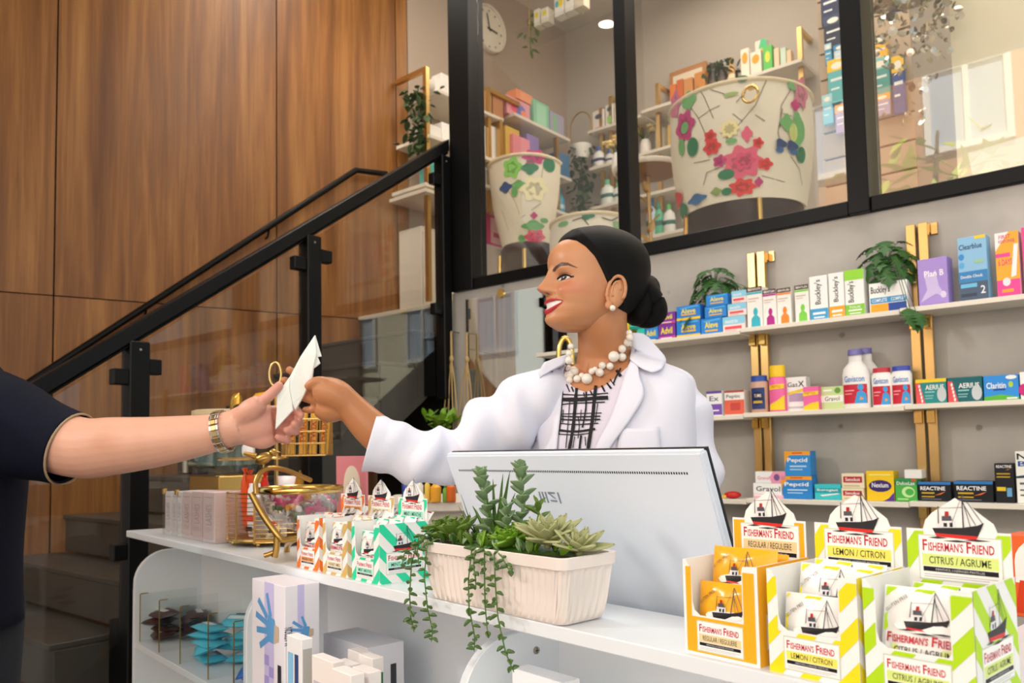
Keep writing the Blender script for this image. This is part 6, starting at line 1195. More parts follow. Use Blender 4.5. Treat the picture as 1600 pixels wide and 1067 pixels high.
def limb(mb, pts, n=16, seg=5, sy=1.0, wr=0, seed=0, up=None):   # pts: (Vector, radius)
    sp = spline([(*p, r_) for p, r_ in pts], seg); k0 = len(mb.v)
    mb.tube([q[:3] for q in sp], [float(q[3]) for q in sp], n, sy=sy, up=up)
    if wr:
        for i in range(k0, len(mb.v)):
            p = Vector(mb.v[i]); ax = Vector(sp[min(len(sp)-1, (i-k0)//n)][:3]); d = (p-ax)
            if d.length > 1e-6: mb.v[i] = tuple(p+d.normalized()*wr*(noise.noise(p*16+Vector((seed, 0, 0)))+.6*noise.noise(p*34+Vector((0, seed, 0)))))
def fingers(mb, list_): 
    for pts, r_ in list_:
        k = len(pts); limb(mb, [(Vector(p), r_*(1-.28*i/(k-1))) for i, p in enumerate(pts)], 10, 4)
        e_ = Vector(pts[-1]); mb.ell(e_, r_*.74, 10, 6)
# ---------------------------------------------------------------- the pharmacist
wo_base = P(945, 700, 1.64); wo_base.z = 0
pw = empty('person', T(wo_base.x, wo_base.y, 0)); tag(pw, 'smiling woman in a white lab coat and pearl necklace, holding out a paper bag', 'person')
PWI = T(-wo_base.x, -wo_base.y, 0)
DWM = 1.62                                    # distance of her head from the camera
# head -------------------------------------------------------------------------------------------
hc = P(938, 435, DWM); yaw = R_(70)
hf = -RH*math.sin(yaw)-DH*math.cos(yaw); hl = UP.cross(hf).normalized()
HM = Matrix((hf, hl, UP)).transposed().to_4x4(); HM.translation = hc; HM = HM @ Ry(-3) @ S(1, 1, 1.0)
ZT = [-.113, -.110, -.104, -.094, -.084, -.076, -.067, -.058, -.048, -.036, -.028, -.012, .006, .024, .038, .055, .072, .086, .097, .104, .108]
FT = [.086, .098, .108, .1145, .1145, .1115, .1145, .1115, .1145, .1105, .1085, .1055, .1045, .1065, .1105, .1100, .1015, .0860, .0620, .0370, .010]
BT = [.050, .030, .012, -.004, -.018, -.032, -.046, -.058, -.068, -.078, -.084, -.090, -.094, -.096, -.096, -.093, -.086, -.074, -.056, -.036, -.012]
WT = [.018, .026, .032, .040, .047, .052, .056, .059, .0615, .064, .066, .069, .0715, .0735, .074, .073, .068, .058, .043, .028, .008]
def smooth_interp(z, T_): 
    return sum(np.interp(z+d, ZT, T_)*w for d, w in ((-.006, .2), (-.003, .2), (0, .2), (.003, .2), (.006, .2)))
NZ, NA = 240, 300
za = np.concatenate([np.linspace(-.113, .098, NZ-16), np.linspace(.0985, .108, 16)]); tha = np.linspace(-math.pi, math.pi, NA, endpoint=False)
Z, TH = np.meshgrid(za, tha, indexing='ij')
f_, b_, w_ = smooth_interp(Z, FT), smooth_interp(Z, BT), smooth_interp(Z, WT)
nn = np.interp(Z, [-.113, -.06, 0, .06, .108], [2.0, 2.15, 2.35, 2.2, 2.0])
sg = lambda a, e_: np.sign(a)*np.abs(a)**(2/e_)
X = (f_+b_)/2+(f_-b_)/2*sg(np.cos(TH), nn); Y = w_*sg(np.sin(TH), nn)
front = np.clip((X-.02)/.05, 0, 1)
G = lambda y0, z0, sy, sz: np.exp(-((np.abs(Y)-y0)/sy)**2-((Z-z0)/sz)**2)*front
Gc = lambda z0, sy, sz: np.exp(-(Y/sy)**2-((Z-z0)/sz)**2)*front
dX = np.zeros_like(X)
# nose: ridge rising from the root to the tip, wings at the base
ridge = np.interp(Z, [-.036, -.0315, -.027, -.021, -.014, .004, .020, .032], [0, .010, .0225, .0300, .0275, .0170, .0080, 0]); wid = np.interp(Z, [-.034, -.024, -.01, .02], [.0125, .0118, .0098, .0085])
dX += ridge*np.exp(-(np.abs(Y)/wid)**2.4)*front
dX += .0075*G(.0135, -.0255, .0065, .0065)
dX += -.0085*G(.031, .001, .0145, .0105)      # sockets
dX += .0050*G(.0315, -.001, .0105, .0058)     # eyeball swell under the lids
dX += .0030*G(.03, .021, .020, .006)          # brows
dX += .0060*G(.040, -.026, .017, .015)        # cheeks lifted by the smile
dX += -.0035*G(.0335, -.050, .006, .011)      # smile crease
dX += .0030*Gc(-.0925, .014, .011)
# mouth
MWD_, = (.0365,)
u = np.clip(np.abs(Y)/MWD_, 0, 1); env = np.where(np.abs(Y) < MWD_, (1-u**2), 0); zc = -.0605+.0085*u**2
up_top, te_top, te_bot, lo_bot = zc+.0170*env**.75, zc+.0085*env**.8, zc-.0062*env**.8, zc-.0190*env**.6
fr = (X > .05)
upl = fr & (env > 0) & (Z < up_top) & (Z > te_top); lol = fr & (env > 0) & (Z < te_bot) & (Z > lo_bot); tee = fr & (env > 0) & (Z <= te_top) & (Z >= te_bot)
dX += np.where(upl, .0032*np.sin(np.pi*np.clip((Z-te_top)/np.maximum(1e-5, up_top-te_top), 0, 1))**.6, 0)+np.where(lol, .0040*np.sin(np.pi*np.clip((Z-lo_bot)/np.maximum(1e-5, te_bot-lo_bot), 0, 1))**.6, 0)-np.where(tee, .0018, 0)
X = X+dX; Y = Y*(1+.035*np.exp(-((Z+.026)/.02)**2)*np.clip((X-.03)/.04, 0, 1)*(np.abs(Y) > .03))
# colour
base = np.array(rgb('#c58a61')[:3]); C_ = np.tile(base, (NZ, NA, 1))
def mixc(mask, hx, k=1.0):
    global C_
    m_ = (np.asarray(mask, float)*k)[..., None]; C_ = C_*(1-m_)+np.array(rgb(hx)[:3])*m_
nz = np.array([[noise.noise(Vector((X[i, j]*40, Y[i, j]*40, Z[i, j]*40))) for j in range(0, NA, 6)] for i in range(0, NZ, 6)]); nz = np.kron(nz, np.ones((6, 6)))[:NZ, :NA]
C_ *= (1+.05*nz)[..., None]
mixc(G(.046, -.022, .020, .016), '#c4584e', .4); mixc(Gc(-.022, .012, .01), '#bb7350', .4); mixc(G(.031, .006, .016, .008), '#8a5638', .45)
lipc = '#b8303c'; mixc(upl | lol, lipc); mixc(tee, '#f1ece6')
ytooth = np.abs(np.sin(np.abs(Y)*math.pi/.0072))
mixc(tee & (ytooth < .14), '#c9beb6', .6); mixc(tee & (u > .86), '#5c2a28', .7)
# eyes: almond opening, iris, liner, brows
ey, ez = np.abs(Y)-.0315, Z-(.0005+.06*(np.abs(Y)-.0315)); al = .0148; o1 = np.clip(1-(ey/al)**2, 0, 1)
upz, loz = .0054*o1**.75, -.0038*o1**.9
eyem = fr & (np.abs(ey) < al) & (ez < upz) & (ez > loz)
liner = fr & (ey > -al*1.02) & (ey < al*1.3) & (ez < upz+.0024) & (ez > upz-.0013); lowl = fr & (np.abs(ey) < al) & (ez < loz+.0006) & (ez > loz-.0008)
mixc(eyem, '#d9cfc8'); iris = eyem & (((ey+.0005)**2+(ez-.0008)**2) < .0064**2); mixc(iris, '#2c1a10'); mixc(eyem & (((ey-.0005)**2+(ez-.0012)**2) < .0026**2), '#0a0706'); mixc(eyem & (((ey+.0015)**2+(ez-.0030)**2) < .0011**2), '#ffffff')
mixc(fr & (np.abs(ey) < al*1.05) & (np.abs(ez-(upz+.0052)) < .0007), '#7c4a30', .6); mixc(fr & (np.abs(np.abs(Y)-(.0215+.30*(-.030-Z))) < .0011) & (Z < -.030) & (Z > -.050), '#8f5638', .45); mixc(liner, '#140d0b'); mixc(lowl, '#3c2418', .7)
by_ = np.abs(Y); bz = np.interp(by_, [.010, .018, .034, .046, .056], [.0195, .0225, .0275, .0265, .0185]); bt = np.interp(by_, [.009, .014, .034, .05, .057], [.0024, .0044, .0038, .0022, .0004])
mixc(fr & (by_ > .009) & (by_ < .057) & (np.abs(Z-bz) < bt), '#241510', .9)
mixc(fr & (((by_-.0075)**2/.0034**2+(Z+.0318)**2/.0021**2) < 1), '#4a2418', .8)
zmap = lambda q: np.where(q < 0, -.113+(q+.113)*.845, q-.0175)
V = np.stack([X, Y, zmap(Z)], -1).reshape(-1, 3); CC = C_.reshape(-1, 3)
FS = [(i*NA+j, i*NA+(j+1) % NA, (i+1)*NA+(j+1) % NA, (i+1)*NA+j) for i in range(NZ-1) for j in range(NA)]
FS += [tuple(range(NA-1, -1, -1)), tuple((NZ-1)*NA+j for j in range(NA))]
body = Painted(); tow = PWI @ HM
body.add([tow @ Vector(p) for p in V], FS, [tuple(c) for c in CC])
SKW = '#c58a61'
# ear with helix, lobe and bowl
em = MB(); EM = T(.004, .0690, -.046) @ Rz(-18) @ Rx(6) @ Ry(-10)
em.tube([(.017*math.cos(R_(a))*(1 if a < 200 else .9)-.003, .0085+.003*math.sin(R_(a)), .030*math.sin(R_(a))+.004) for a in range(-75, 215, 14)], [.0036]*21, 8, M=EM); em.ell((-.003, .001, .004), (.0195, .0115, .0325), 18, 12, M=EM); em.ell((.006, .008, -.026), (.008, .0048, .009), 10, 8, M=EM)
em.tube([(.008*math.cos(R_(a))-.002, .0105, .017*math.sin(R_(a))+.006) for a in range(-60, 190, 20)], [.0026]*13, 6, M=EM); em.ell((.013, .007, -.006), (.0045, .005, .007), 8, 6, M=EM)
for v_ in (em,): body.add([tow @ Vector(p) for p in v_.v], v_.f, SKW)
body.add([tow @ Vector((p[0], -p[1], p[2])) for p in em.v], [tuple(reversed(f)) for f in em.f], SKW)
# torso frame
ty = R_(24); tf = -RH*math.sin(ty)-DH*math.cos(ty); tlft = UP.cross(tf)
TOR = Matrix((tlft, tf, UP)).transposed().to_4x4(); nb = P(952, 590, 1.665); TOR.translation = Vector((nb.x, nb.y, 0))
zs = P(952, 572, 1.66).z                      # shoulder height
RG = [(zs+.035, .052, .050, -.012), (zs+.022, .064, .058, -.012), (zs+.008, .098, .066, -.012), (zs-.010, .140, .074, -.010), (zs-.034, .168, .084, -.006), (zs-.075, .178, .100, 0), (zs-.14, .176, .116, .008), (zs-.20, .174, .124, .012), (zs-.28, .168, .116, .008), (zs-.40, .165, .105, 0), (zs-.55, .185, .118, 0), (zs-.75, .200, .125, 0), (zs-.95, .215, .13, 0)]
def torso_mesh(grow, rings_, n=64, seg=4):
    sp = spline(rings_, seg); mb = MB()
    mb.rings([[TOR @ Vector(((a+grow)*sg(np.cos(t_), 2.4), (b+grow)*sg(np.sin(t_), 2.4)+c, z)) for t_ in np.linspace(0, 2*math.pi, n, endpoint=False)] for z, a, b, c in sp]); return mb
sg = lambda a, e_: float(np.sign(a)*np.abs(a)**(2/e_))
coat = torso_mesh(0, RG)
BV = BVHTree.FromPolygons([Vector(p) for p in coat.v], coat.f)
def on_torso(x, y, off=0.0, fallback=1.6):
    r_ = ray(x, y).normalized(); h_ = BV.ray_cast(CAM, r_)
    if h_[0] is None: return P(x, y, fallback)
    return h_[0]-r_*off
def px_sheet(rows, mtl, off, thick, nu=8, nv=10, bulge=0, fallback=1.6):
    """rows: list of polylines in picture points (inner edge ... outer edge), laid on the torso"""
    R2 = [spline(rw, nv) for rw in rows]; k = min(len(q) for q in R2); R2 = [[q[int(round(i*(len(q)-1)/(k-1)))] for i in range(k)] for q in R2]; g = []
    for i in range(k):
        row = []
        for j in range(nu+1):
            f = j/nu*(len(R2)-1); a = min(int(f), len(R2)-2); p = R2[a][i]*(1-(f-a))+R2[a+1][i]*(f-a); o_ = off+bulge*math.sin(math.pi*j/nu)
            row.append(PWI @ on_torso(p[0], p[1], o_, fallback))
        g.append(row)
    return MB(mtl).sheet(g, thick)
# neck, chest and forearm skin
nk = MB(); n0 = HM @ Vector((-.008, 0, -.045)); n1 = P(944, 548, 1.645); n2 = P(945, 585, 1.655); n3 = P(948, 625, 1.67)
limb(nk, [(n0, .050), (HM @ Vector((-.006, 0, -.090)), .051), (n1, .0555), (n2, .066), (n3, .095)], 36, 6, sy=.95)
body.add([PWI @ Vector(p) for p in nk.v], nk.f, '#bd8158')
ch = px_sheet([[(893, 572), (888, 585), (882, 602)], [(915, 565), (910, 590), (905, 622)], [(955, 560), (950, 590), (945, 622)], [(985, 555), (980, 575), (968, 600)]], 'skin', .0015, 0)
body.add(ch.v, ch.f, '#bd8158')
# right hand and forearm reaching to the bag (viewer's left)
hw = MB(); D0 = 1.545
Q = lambda x, y, d=D0: P(x, y, d)
limb(hw, [(Q(640, 705, 1.57), .036), (Q(600, 685, 1.565), .0375), (Q(572, 661, 1.56), .0345), (Q(549, 637, 1.555), .0295), (Q(532, 622, 1.552), .030)], 18, 5)
limb(hw, [(Q(545, 632, 1.553), .028), (Q(525, 618, 1.55), .032), (Q(505, 612, 1.549), .030), (Q(492, 612, 1.549), .022)], 16, 5)
limb(hw, [(Q(535, 640, 1.556), .020), (Q(515, 640, 1.556), .026), (Q(497, 634, 1.556), .020)], 14, 5)
fingers(hw, [([Q(505, 602, 1.555), Q(484, 595, 1.57), Q(466, 587, 1.572), Q(452, 578, 1.566)], .0108), ([Q(500, 613, 1.558), Q(478, 608, 1.575), Q(460, 602, 1.576), Q(444, 594, 1.568)], .0112),
             ([Q(500, 626, 1.56), Q(480, 622, 1.577), Q(466, 618, 1.578), Q(454, 612, 1.572)], .0105), ([Q(502, 638, 1.56), Q(488, 640, 1.572), Q(477, 640, 1.574)], .0095),
             ([Q(530, 608, 1.545), Q(508, 597, 1.535), Q(493, 596, 1.532), Q(482, 603, 1.535)], .0118)])
limb(hw, [(Q(640, 705, 1.57), .036), (P(690, 712, 1.59), .036), (P(738, 697, 1.61), .040), (P(788, 662, 1.635), .044), (P(832, 632, 1.655), .046), (P(880, 625, 1.67), .05)], 18, 5)
# left arm inside its sleeve with the hand resting behind the screen, torso core under the clothes
LA = [(P(1000, 630, 1.665), .05), (P(1058, 650, 1.65), .045), (P(1080, 770, 1.61), .04), (P(1082, 830, 1.57), .038), (P(1070, 868, 1.50), .036), (P(1045, 880, 1.42), .028), (P(1020, 882, 1.37), .03), (P(1005, 882, 1.35), .018)]
limb(hw, LA, 14, 5)
core = torso_mesh(-.022, RG); hw.add(core.v, core.f)
hv, hfs = remesh(hw, .0030, 3); body.add([PWI @ Vector(p) for p in hv], hfs, '#b87a50')
# legs below the counter
for s in (-1, 1):
    lg_ = MB(); a = TOR @ Vector((.09*s, 0, .62)); k_ = TOR @ Vector((.09*s, .02, .46)); an_ = TOR @ Vector((.08*s, -.01, .10)); to = TOR @ Vector((.08*s, .13, .035))
    limb(lg_, [(a, .075), (k_, .055), (k_.lerp(an_, .4), .052), (an_, .034), (TOR @ Vector((.08*s, .03, .05)), .036), (to, .03)], 14, 4); body.add([PWI @ Vector(p) for p in lg_.v], lg_.f, SKW)
body.build('body', pw, 'skin')
# hair ---------------------------------------------------------------------------------------------
mat('hair_black', '#050404', .46, spec=.2, bump=.5, bscale=30, stretch=(6, 60, 60))
az = np.abs(np.degrees(np.arctan2(Y, X+.0))); hl_z = np.interp(az, [0, 18, 32, 44, 56, 66, 76, 82, 88, 96, 105, 130, 180], [.083, .080, .073, .060, .040, .014, -.012, -.034, -.044, -.032, -.062, -.085, -.086])
dz_ = Z-hl_z; hm = np.clip(dz_/.014, 0, 1)
top = np.clip((Z-.02)/.08, 0, 1); off = hm**.6*(.0070+.007*top)-.0022*(1-hm)
nrmx = X-(f_+b_)/2*.5; L_ = np.sqrt((nrmx/.1)**2+(Y/.07)**2+(Z/.11)**2)+1e-6; Dx, Dy, Dz = nrmx/.1/L_, Y/.07/L_, np.clip(Z/.11, -.2, 1)/L_
Xb, Yb = X-dX, Y
HX, HY, HZ = Xb+Dx*off, Yb+Dy*off, Z+Dz*off
hmv = (dz_ > -.004); keep = hmv[:-1, :] & hmv[1:, :]
HV = np.stack([HX, HY, zmap(HZ)], -1).reshape(-1, 3); idx = {}; hfv = []; hff = []
def gi(i, j):
    k = i*NA+j
    if k not in idx: idx[k] = len(hfv); hfv.append(tuple(tow @ Vector(HV[k])))
    return idx[k]
for i in range(NZ-1):
    for j in range(NA):
        j2 = (j+1) % NA
        if hmv[i, j] and hmv[i, j2] and hmv[i+1, j2] and hmv[i+1, j]: hff.append((gi(i, j), gi(i, j2), gi(i+1, j2), gi(i+1, j)))
hff.append(tuple(gi(NZ-1, j) for j in range(NA)))
hr = MB('hair_black'); hr.add(hfv, hff); hair = hr.build('hair', pw, smooth=180)
bn = MB('hair_black'); bc = (-.108, .004, -.038)
for k in range(3):
    bn.tube([(bc[0]-.004*k+.012*math.sin(R_(a*2)), bc[1]+(.022-.004*k)*math.cos(R_(a)), bc[2]+(.034-.009*k)*math.sin(R_(a))) for a in range(0, 360, 8)], [.0215-.003*k]*45, 20, closed=True)
bn.ell(bc, (.026, .034, .046), 32, 20); bn.ell((-.085, 0, -.045), (.03, .045, .045), 16, 10)
bn.v = [tuple(tow @ Vector(p)) for p in bn.v]; bn.build('hair_bun', hair, smooth=180)
ls = MB('hair_black')
for s in (1, -1):
    pts = [Vector((0, s*(.0315+.0148*t_), .0005+.0062*max(0, 1-t_*t_)**.75+.0012)) for t_ in np.linspace(-1, 1.15, 14)]
    def surf(y, z):
        i = int(np.argmin(np.abs(za-z))); row = Y[i]; m_ = X[i] > .03; js = np.where(m_)[0]; j = js[np.argmin(np.abs(row[js]-y))]; return X[i, j]
    c_ = [Vector((surf(p.y, p.z)+.0012, p.y, float(zmap(p.z)))) for p in pts]; ls.tube(c_, [.0009]*14, 5)
    for p in c_[3:]:
        ls.tube([p, p+Vector((.004, s*.0015, .0012)), p+Vector((.0062, s*.003, .0042))], [.0004, .0003, .0001], 4)
ls.v = [tuple(tow @ Vector(p)) for p in ls.v]; ls.build('eyelashes', pw)
# pearls -------------------------------------------------------------------------------------------
mat('pearl', '#efe6da', .18, spec=.7, coat=.6)
er = tow @ Vector((.0135, .084, -.0765)); MB('pearl').ell((0, 0, 0), .0058, 16, 10).build('pearl_earring', pw, T(*er), smooth=60)
pm = {}
ne = empty('pearl_necklace'); ne.parent = pw
bvn = BVHTree.FromPolygons([Vector(p) for p in coat.v]+[Vector(p) for p in nk.v], list(coat.f)+[tuple(len(coat.v)+i for i in f) for f in nk.f])
for x, y, r_ in ((892, 541, 5), (889, 552, 5.5), (889, 563, 6.5), (889, 576, 6), (891, 586, 7), (887, 586, 6), (897, 580, 8), (890, 594, 6), (902, 592, 6.5), (909, 587, 5), (917, 592, 9), (925, 580, 5.5), (930, 577, 4.5), (937, 582, 7), (941, 571, 6), (953, 572, 6), (959, 557, 9), (972, 558, 7), (972, 545, 6.5), (980, 535, 7), (984, 527, 6), (983, 520, 5)):
    rr = r_/1250*1.56; d_ = ray(x, y).normalized(); h_ = bvn.ray_cast(CAM, d_); c_ = (h_[0] if h_[0] else P(x, y, 1.58))-d_*rr*.9
    if r_ not in pm: pm[r_] = MB('pearl').ell((0, 0, 0), rr, 16, 10).mesh('pearl', 60)
    child('pearl', pm[r_], ne, T(*(PWI @ c_)))
# clothes ------------------------------------------------------------------------------------------
mat('coat_white', '#e5e5f3', .7, spec=.25, bump=.12, bscale=300); mat('dress_cloth', '#dcd6e6', .75, spec=.25); mat('dress_ink', '#0b0b10', .7)
ct_ = MB('coat_white'); keep_f = []
for p in coat.v:
    q = Vector(p); ct_.v.append(tuple(PWI @ (q+Vector((noise.noise(q*9), noise.noise(q*9+Vector((5, 0, 0))), 0))*.005)))
zcut = zs+.012
VP = [(884, 550), (1000, 530), (990, 570), (965, 640), (925, 760), (868, 760), (876, 640)]
def inpoly(x, y, pl_):
    c_ = False
    for i in range(len(pl_)):
        (xa, ya), (xb, yb) = pl_[i-1], pl_[i]
        if (ya > y) != (yb > y) and x < (xb-xa)*(y-ya)/(yb-ya)+xa: c_ = not c_
    return c_
def openv(f):
    c_ = sum((Vector(coat.v[i]) for i in f), Vector())/len(f); x_, y_, d_ = proj(c_); return (c_-TOR.translation).dot(tf) > 0 and inpoly(x_, y_, VP)
ct_.f = [f for f in coat.f if len(f) == 4 and not openv(f) and max(coat.v[i][2] for i in f) < zcut and min(coat.v[i][2] for i in f) > .62]; ct_.mi = [0]*len(ct_.f)
lc = ct_.build('lab_coat', pw, smooth=180, label='white lab coat with wide lapels')
sk = torso_mesh(-.01, [r_ for r_ in RG if r_[0] < zs-.2]); sk.use(MATS['dress_cloth']); sk.slots = [MATS['dress_cloth']]; sk.v = [tuple(PWI @ Vector(p)) for p in sk.v]; sk.mi = [0]*len(sk.f); sk.build('dress_skirt', pw, smooth=180)
dr = px_sheet([[(879, 588), (874, 640), (871, 690), (869, 740)], [(897, 606), (893, 650), (890, 690), (888, 740)], [(915, 613), (912, 650), (910, 690), (908, 740)], [(945, 604), (937, 650), (932, 690), (928, 740)], [(990, 566), (985, 600), (972, 650), (955, 740)]], 'dress_cloth', .0035, .0012, 14, 10)
drs = dr.build('dress_front', pw, smooth=180, label='white dress with black brushed check')
def stroke(pts, w_):
    sp = spline(pts, 5); g = []
    for i, p in enumerate(sp):
        t_ = np.array(sp[min(i+1, len(sp)-1)])-np.array(sp[max(i-1, 0)]); n_ = np.array([-t_[1], t_[0]]); n_ = n_/(np.linalg.norm(n_) or 1)*w_*(1+.35*noise.noise(Vector((p[0]*.2, p[1]*.2, w_))))
        g.append([PWI @ on_torso(p[0]+n_[0], p[1]+n_[1], .0075), PWI @ on_torso(p[0]-n_[0], p[1]-n_[1], .0075)])
    return g
ds = MB('dress_ink')
for pts, w_ in (([(901, 606), (898, 640), (895, 670), (888, 710)], 2.6), ([(931, 602), (928, 630), (925, 660), (917, 712)], 2.8), ([(916, 612), (915, 640), (910, 668)], 1.3), ([(880, 590), (878, 620), (875, 660), (872, 678)], 1.6), ([(879, 624), (905, 624), (930, 622), (950, 621)], 3.2), ([(880, 616), (910, 617), (950, 614)], .9), ([(877, 632), (895, 630), (945, 628)], .9), ([(874, 650), (905, 651), (938, 650)], 1.0), ([(874, 655), (905, 656), (938, 655)], 1.2), ([(873, 647), (900, 646), (940, 645)], .7), ([(872, 672), (900, 674), (930, 670)], 1.8), ([(872, 661), (900, 663), (935, 661)], .8), ([(872, 678), (900, 679), (925, 676)], .8), ([(903, 650), (905, 665), (903, 685)], .8), ([(908, 680), (906, 695), (905, 708)], 1.6), ([(898, 682), (895, 700)], .7), ([(914, 682), (915, 696)], .7), ([(884, 707), (905, 707), (920, 707)], 1.8), ([(885, 600), (890, 612)], 1.0), ([(893, 604), (896, 612)], 1.2), ([(912, 613), (913, 620)], .9), ([(922, 610), (926, 618)], 1.2), ([(940, 602), (945, 612)], 1.4), ([(948, 598), (955, 607)], 1.6), ([(953, 592), (960, 602)], .9), ([(963, 578), (970, 588)], 2.0), ([(958, 600), (962, 590), (970, 575)], 1.2), ([(880, 640), (879, 660)], .8), ([(934, 630), (930, 660)], .7), ([(908, 640), (907, 655)], .7), ([(890, 625), (888, 655), (884, 700)], .7)):
    ds.sheet(stroke(pts, w_))
ds.build('brush_pattern', drs)
# lapels and collar
lpR = px_sheet([[(993, 545), (975, 590), (955, 650), (930, 700), (900, 780)], [(998, 560), (990, 605), (968, 655), (938, 706), (905, 784)], [(994, 583), (1006, 616), (985, 655), (948, 708), (908, 790)]], 'coat_white', .010, .002, 8, 8, .004); lpR.build('lapel', lc, smooth=180)
clR = px_sheet([[(984, 520), (987, 540), (984, 562)], [(1003, 520), (1008, 548), (1003, 577)], [(1015, 528), (1028, 556), (1020, 583)], [(1020, 535), (1040, 560), (1034, 577)]], 'coat_white', .016, .002, 8, 8, .004, 1.625); clR.build('collar', lc, smooth=180)
lpL = px_sheet([[(881, 575), (876, 640), (870, 700), (866, 780)], [(862, 578), (856, 640), (855, 700), (858, 780)], [(847, 596), (833, 645), (840, 700), (850, 780)]], 'coat_white', .010, .002, 8, 8, .004); lpL.build('lapel', lc, smooth=180)
clL = px_sheet([[(890, 552), (884, 566), (880, 580)], [(872, 558), (864, 572), (860, 586)], [(850, 566), (842, 582), (846, 596)]], 'coat_white', .014, .002, 6, 8, .004); clL.build('collar', lc, smooth=180)
pkx = px_sheet([[(968, 670), (965, 720), (962, 780)], [(1000, 669), (1000, 720), (1000, 780)], [(1030, 667), (1033, 720), (1036, 780)]], 'coat_white', .006, .002, 8, 8, .003); pkx.build('breast_pocket', lc, smooth=180)
# sleeves
def sleeve(pts, name, wr, seed):
    mb = MB('coat_white'); sp = spline([(*p, r_) for p, r_ in pts], 9); n = 40
    mb.tube([q[:3] for q in sp], [float(q[3]) for q in sp], n, cap=False)
    mb.v = [tuple(Vector(p)) for p in mb.v]
    for i in range(len(mb.v)):
        p = Vector(mb.v[i]); ax = Vector(sp[i//n][:3]); d = p-ax; t_ = (i//n)/len(sp); j = i % n
        fold = math.sin(t_*34+2.2*math.sin(j/n*6.28+seed)+3*noise.noise(p*7))*max(0, math.sin(math.pi*min(1, t_*1.15)))**.7
        mb.v[i] = tuple(p+d.normalized()*(wr*(1-.85*t_**5)*(fold*.75+1.1*noise.noise(p*13+Vector((seed, 0, 0))))))
    k = len(sp); e_ = [Vector(mb.v[(k-1)*n+j]) for j in range(n)]; c_ = sum(e_, Vector())/n; b = len(mb.v)     # turned-in cuff
    ins = Vector(sp[-4][:3])-Vector(sp[-1][:3])
    mb.v += [tuple(c_+(p-c_)*.95) for p in e_]+[tuple(c_+(p-c_)*.88+ins) for p in e_]
    for j in range(n): j2 = (j+1) % n; mb.f += [((k-1)*n+j, (k-1)*n+j2, b+j2, b+j), (b+j, b+j2, b+n+j2, b+n+j)]; mb.mi += [0, 0]
    mb.v = [tuple(PWI @ Vector(p)) for p in mb.v]; return mb.build(name, lc, smooth=180)
sleeve([(P(872, 622, 1.68), .070), (P(832, 632, 1.655), .072), (P(788, 662, 1.635), .066), (P(738, 697, 1.61), .058), (P(690, 712, 1.59), .0535), (P(640, 706, 1.575), .0545), (P(600, 698, 1.567), .058), (P(577, 692, 1.563), .0605)], 'sleeve', .013, 1.0)
sleeve([(P(1018, 610, 1.665), .062), (P(1042, 622, 1.66), .068), (P(1062, 660, 1.65), .063), (P(1076, 720, 1.635), .058), (P(1082, 780, 1.61), .056), (P(1083, 832, 1.57), .054), (P(1072, 866, 1.50), .050), (P(1050, 880, 1.43), .046)], 'sleeve', .010, 4.0)
for s in (-1, 1):
    q = TOR @ Vector((.08*s, .05, 0)); MB(mat('shoe_black', '#141214', .35)).ell((0, 0, .03), (.042, .12, .03), 14, 8).build('shoe', pw, PWI @ frame(q, tlft), smooth=60)
# ---------------------------------------------------------------- the customer at the left edge
mn = P(-92, 700, 1.60); pm_ = empty('person', T(mn.x, mn.y, 0)); tag(pm_, 'customer in a navy shirt reaching in from the left, steel watch on wrist', 'person')
PMI = T(-mn.x, -mn.y, 0); SKM = '#d9a48c'
mb_ = Painted(); am = MB(); D1 = 1.56
A_ = lambda x, y, d=D1: P(x, y, d)
limb(am, [(A_(20, 655, 1.60), .062), (A_(75, 685, 1.59), .062), (A_(130, 700, 1.58), .060), (A_(175, 697, 1.575), .0575), (A_(230, 692, 1.57), .0515), (A_(290, 684, 1.565), .044), (A_(340, 675, 1.56), .0365), (A_(362, 669, 1.56), .035), (A_(380, 665, 1.56), .036)], 24, 6)
limb(am, [(A_(365, 668), .035), (A_(388, 662), .040), (A_(410, 659, 1.565), .038), (A_(426, 657, 1.57), .030)], 18, 5, sy=.75, up=(0, 0, 1))
limb(am, [(A_(385, 682), .018), (A_(410, 686, 1.565), .020), (A_(428, 682, 1.572), .016)], 12, 5)
limb(am, [(A_(376, 654, 1.545), .020), (A_(392, 640, 1.535), .0215), (A_(408, 628, 1.532), .0165)], 14, 5)       # ball of the thumb
fingers(am, [([A_(400, 634, 1.535), A_(416, 622, 1.533), A_(428, 611, 1.536), A_(436, 603, 1.54)], .0128),
             ([A_(424, 642, 1.572), A_(446, 640, 1.588), A_(462, 640, 1.582), A_(470, 648, 1.560)], .0112), ([A_(426, 654, 1.575), A_(450, 655, 1.590), A_(468, 660, 1.576), A_(460, 662, 1.552)], .0115),
             ([A_(426, 668, 1.576), A_(448, 670, 1.586), A_(462, 674, 1.570), A_(448, 672, 1.549)], .011), ([A_(424, 682, 1.575), A_(440, 686, 1.578), A_(450, 688, 1.562), A_(434, 683, 1.547)], .0098)])
limb(am, [(A_(20, 655, 1.60), .062), (A_(-40, 640, 1.60), .066), (A_(-92, 640, 1.60), .08)], 18, 5)
av, af = remesh(am, .0028, 3)
cols_ = []
for p in av:
    q = Vector(p); x_, y_, d_ = proj(q); k = max(0, min(1, (x_-350)/90)); a_, b2 = np.array(rgb(SKM)[:3]), np.array(rgb('#d08a7c')[:3]); c_ = a_*(1-k*.7)+b2*k*.7
    el = math.exp(-(((x_-160)/22)**2+((y_-690)/16)**2)); c_ = c_*(1-.35*el)+np.array(rgb('#c07a4c')[:3])*.35*el; cols_.append(tuple(c_*(1+.05*noise.noise(q*30))))
mb_.add([PMI @ Vector(p) for p in av], af, cols_)
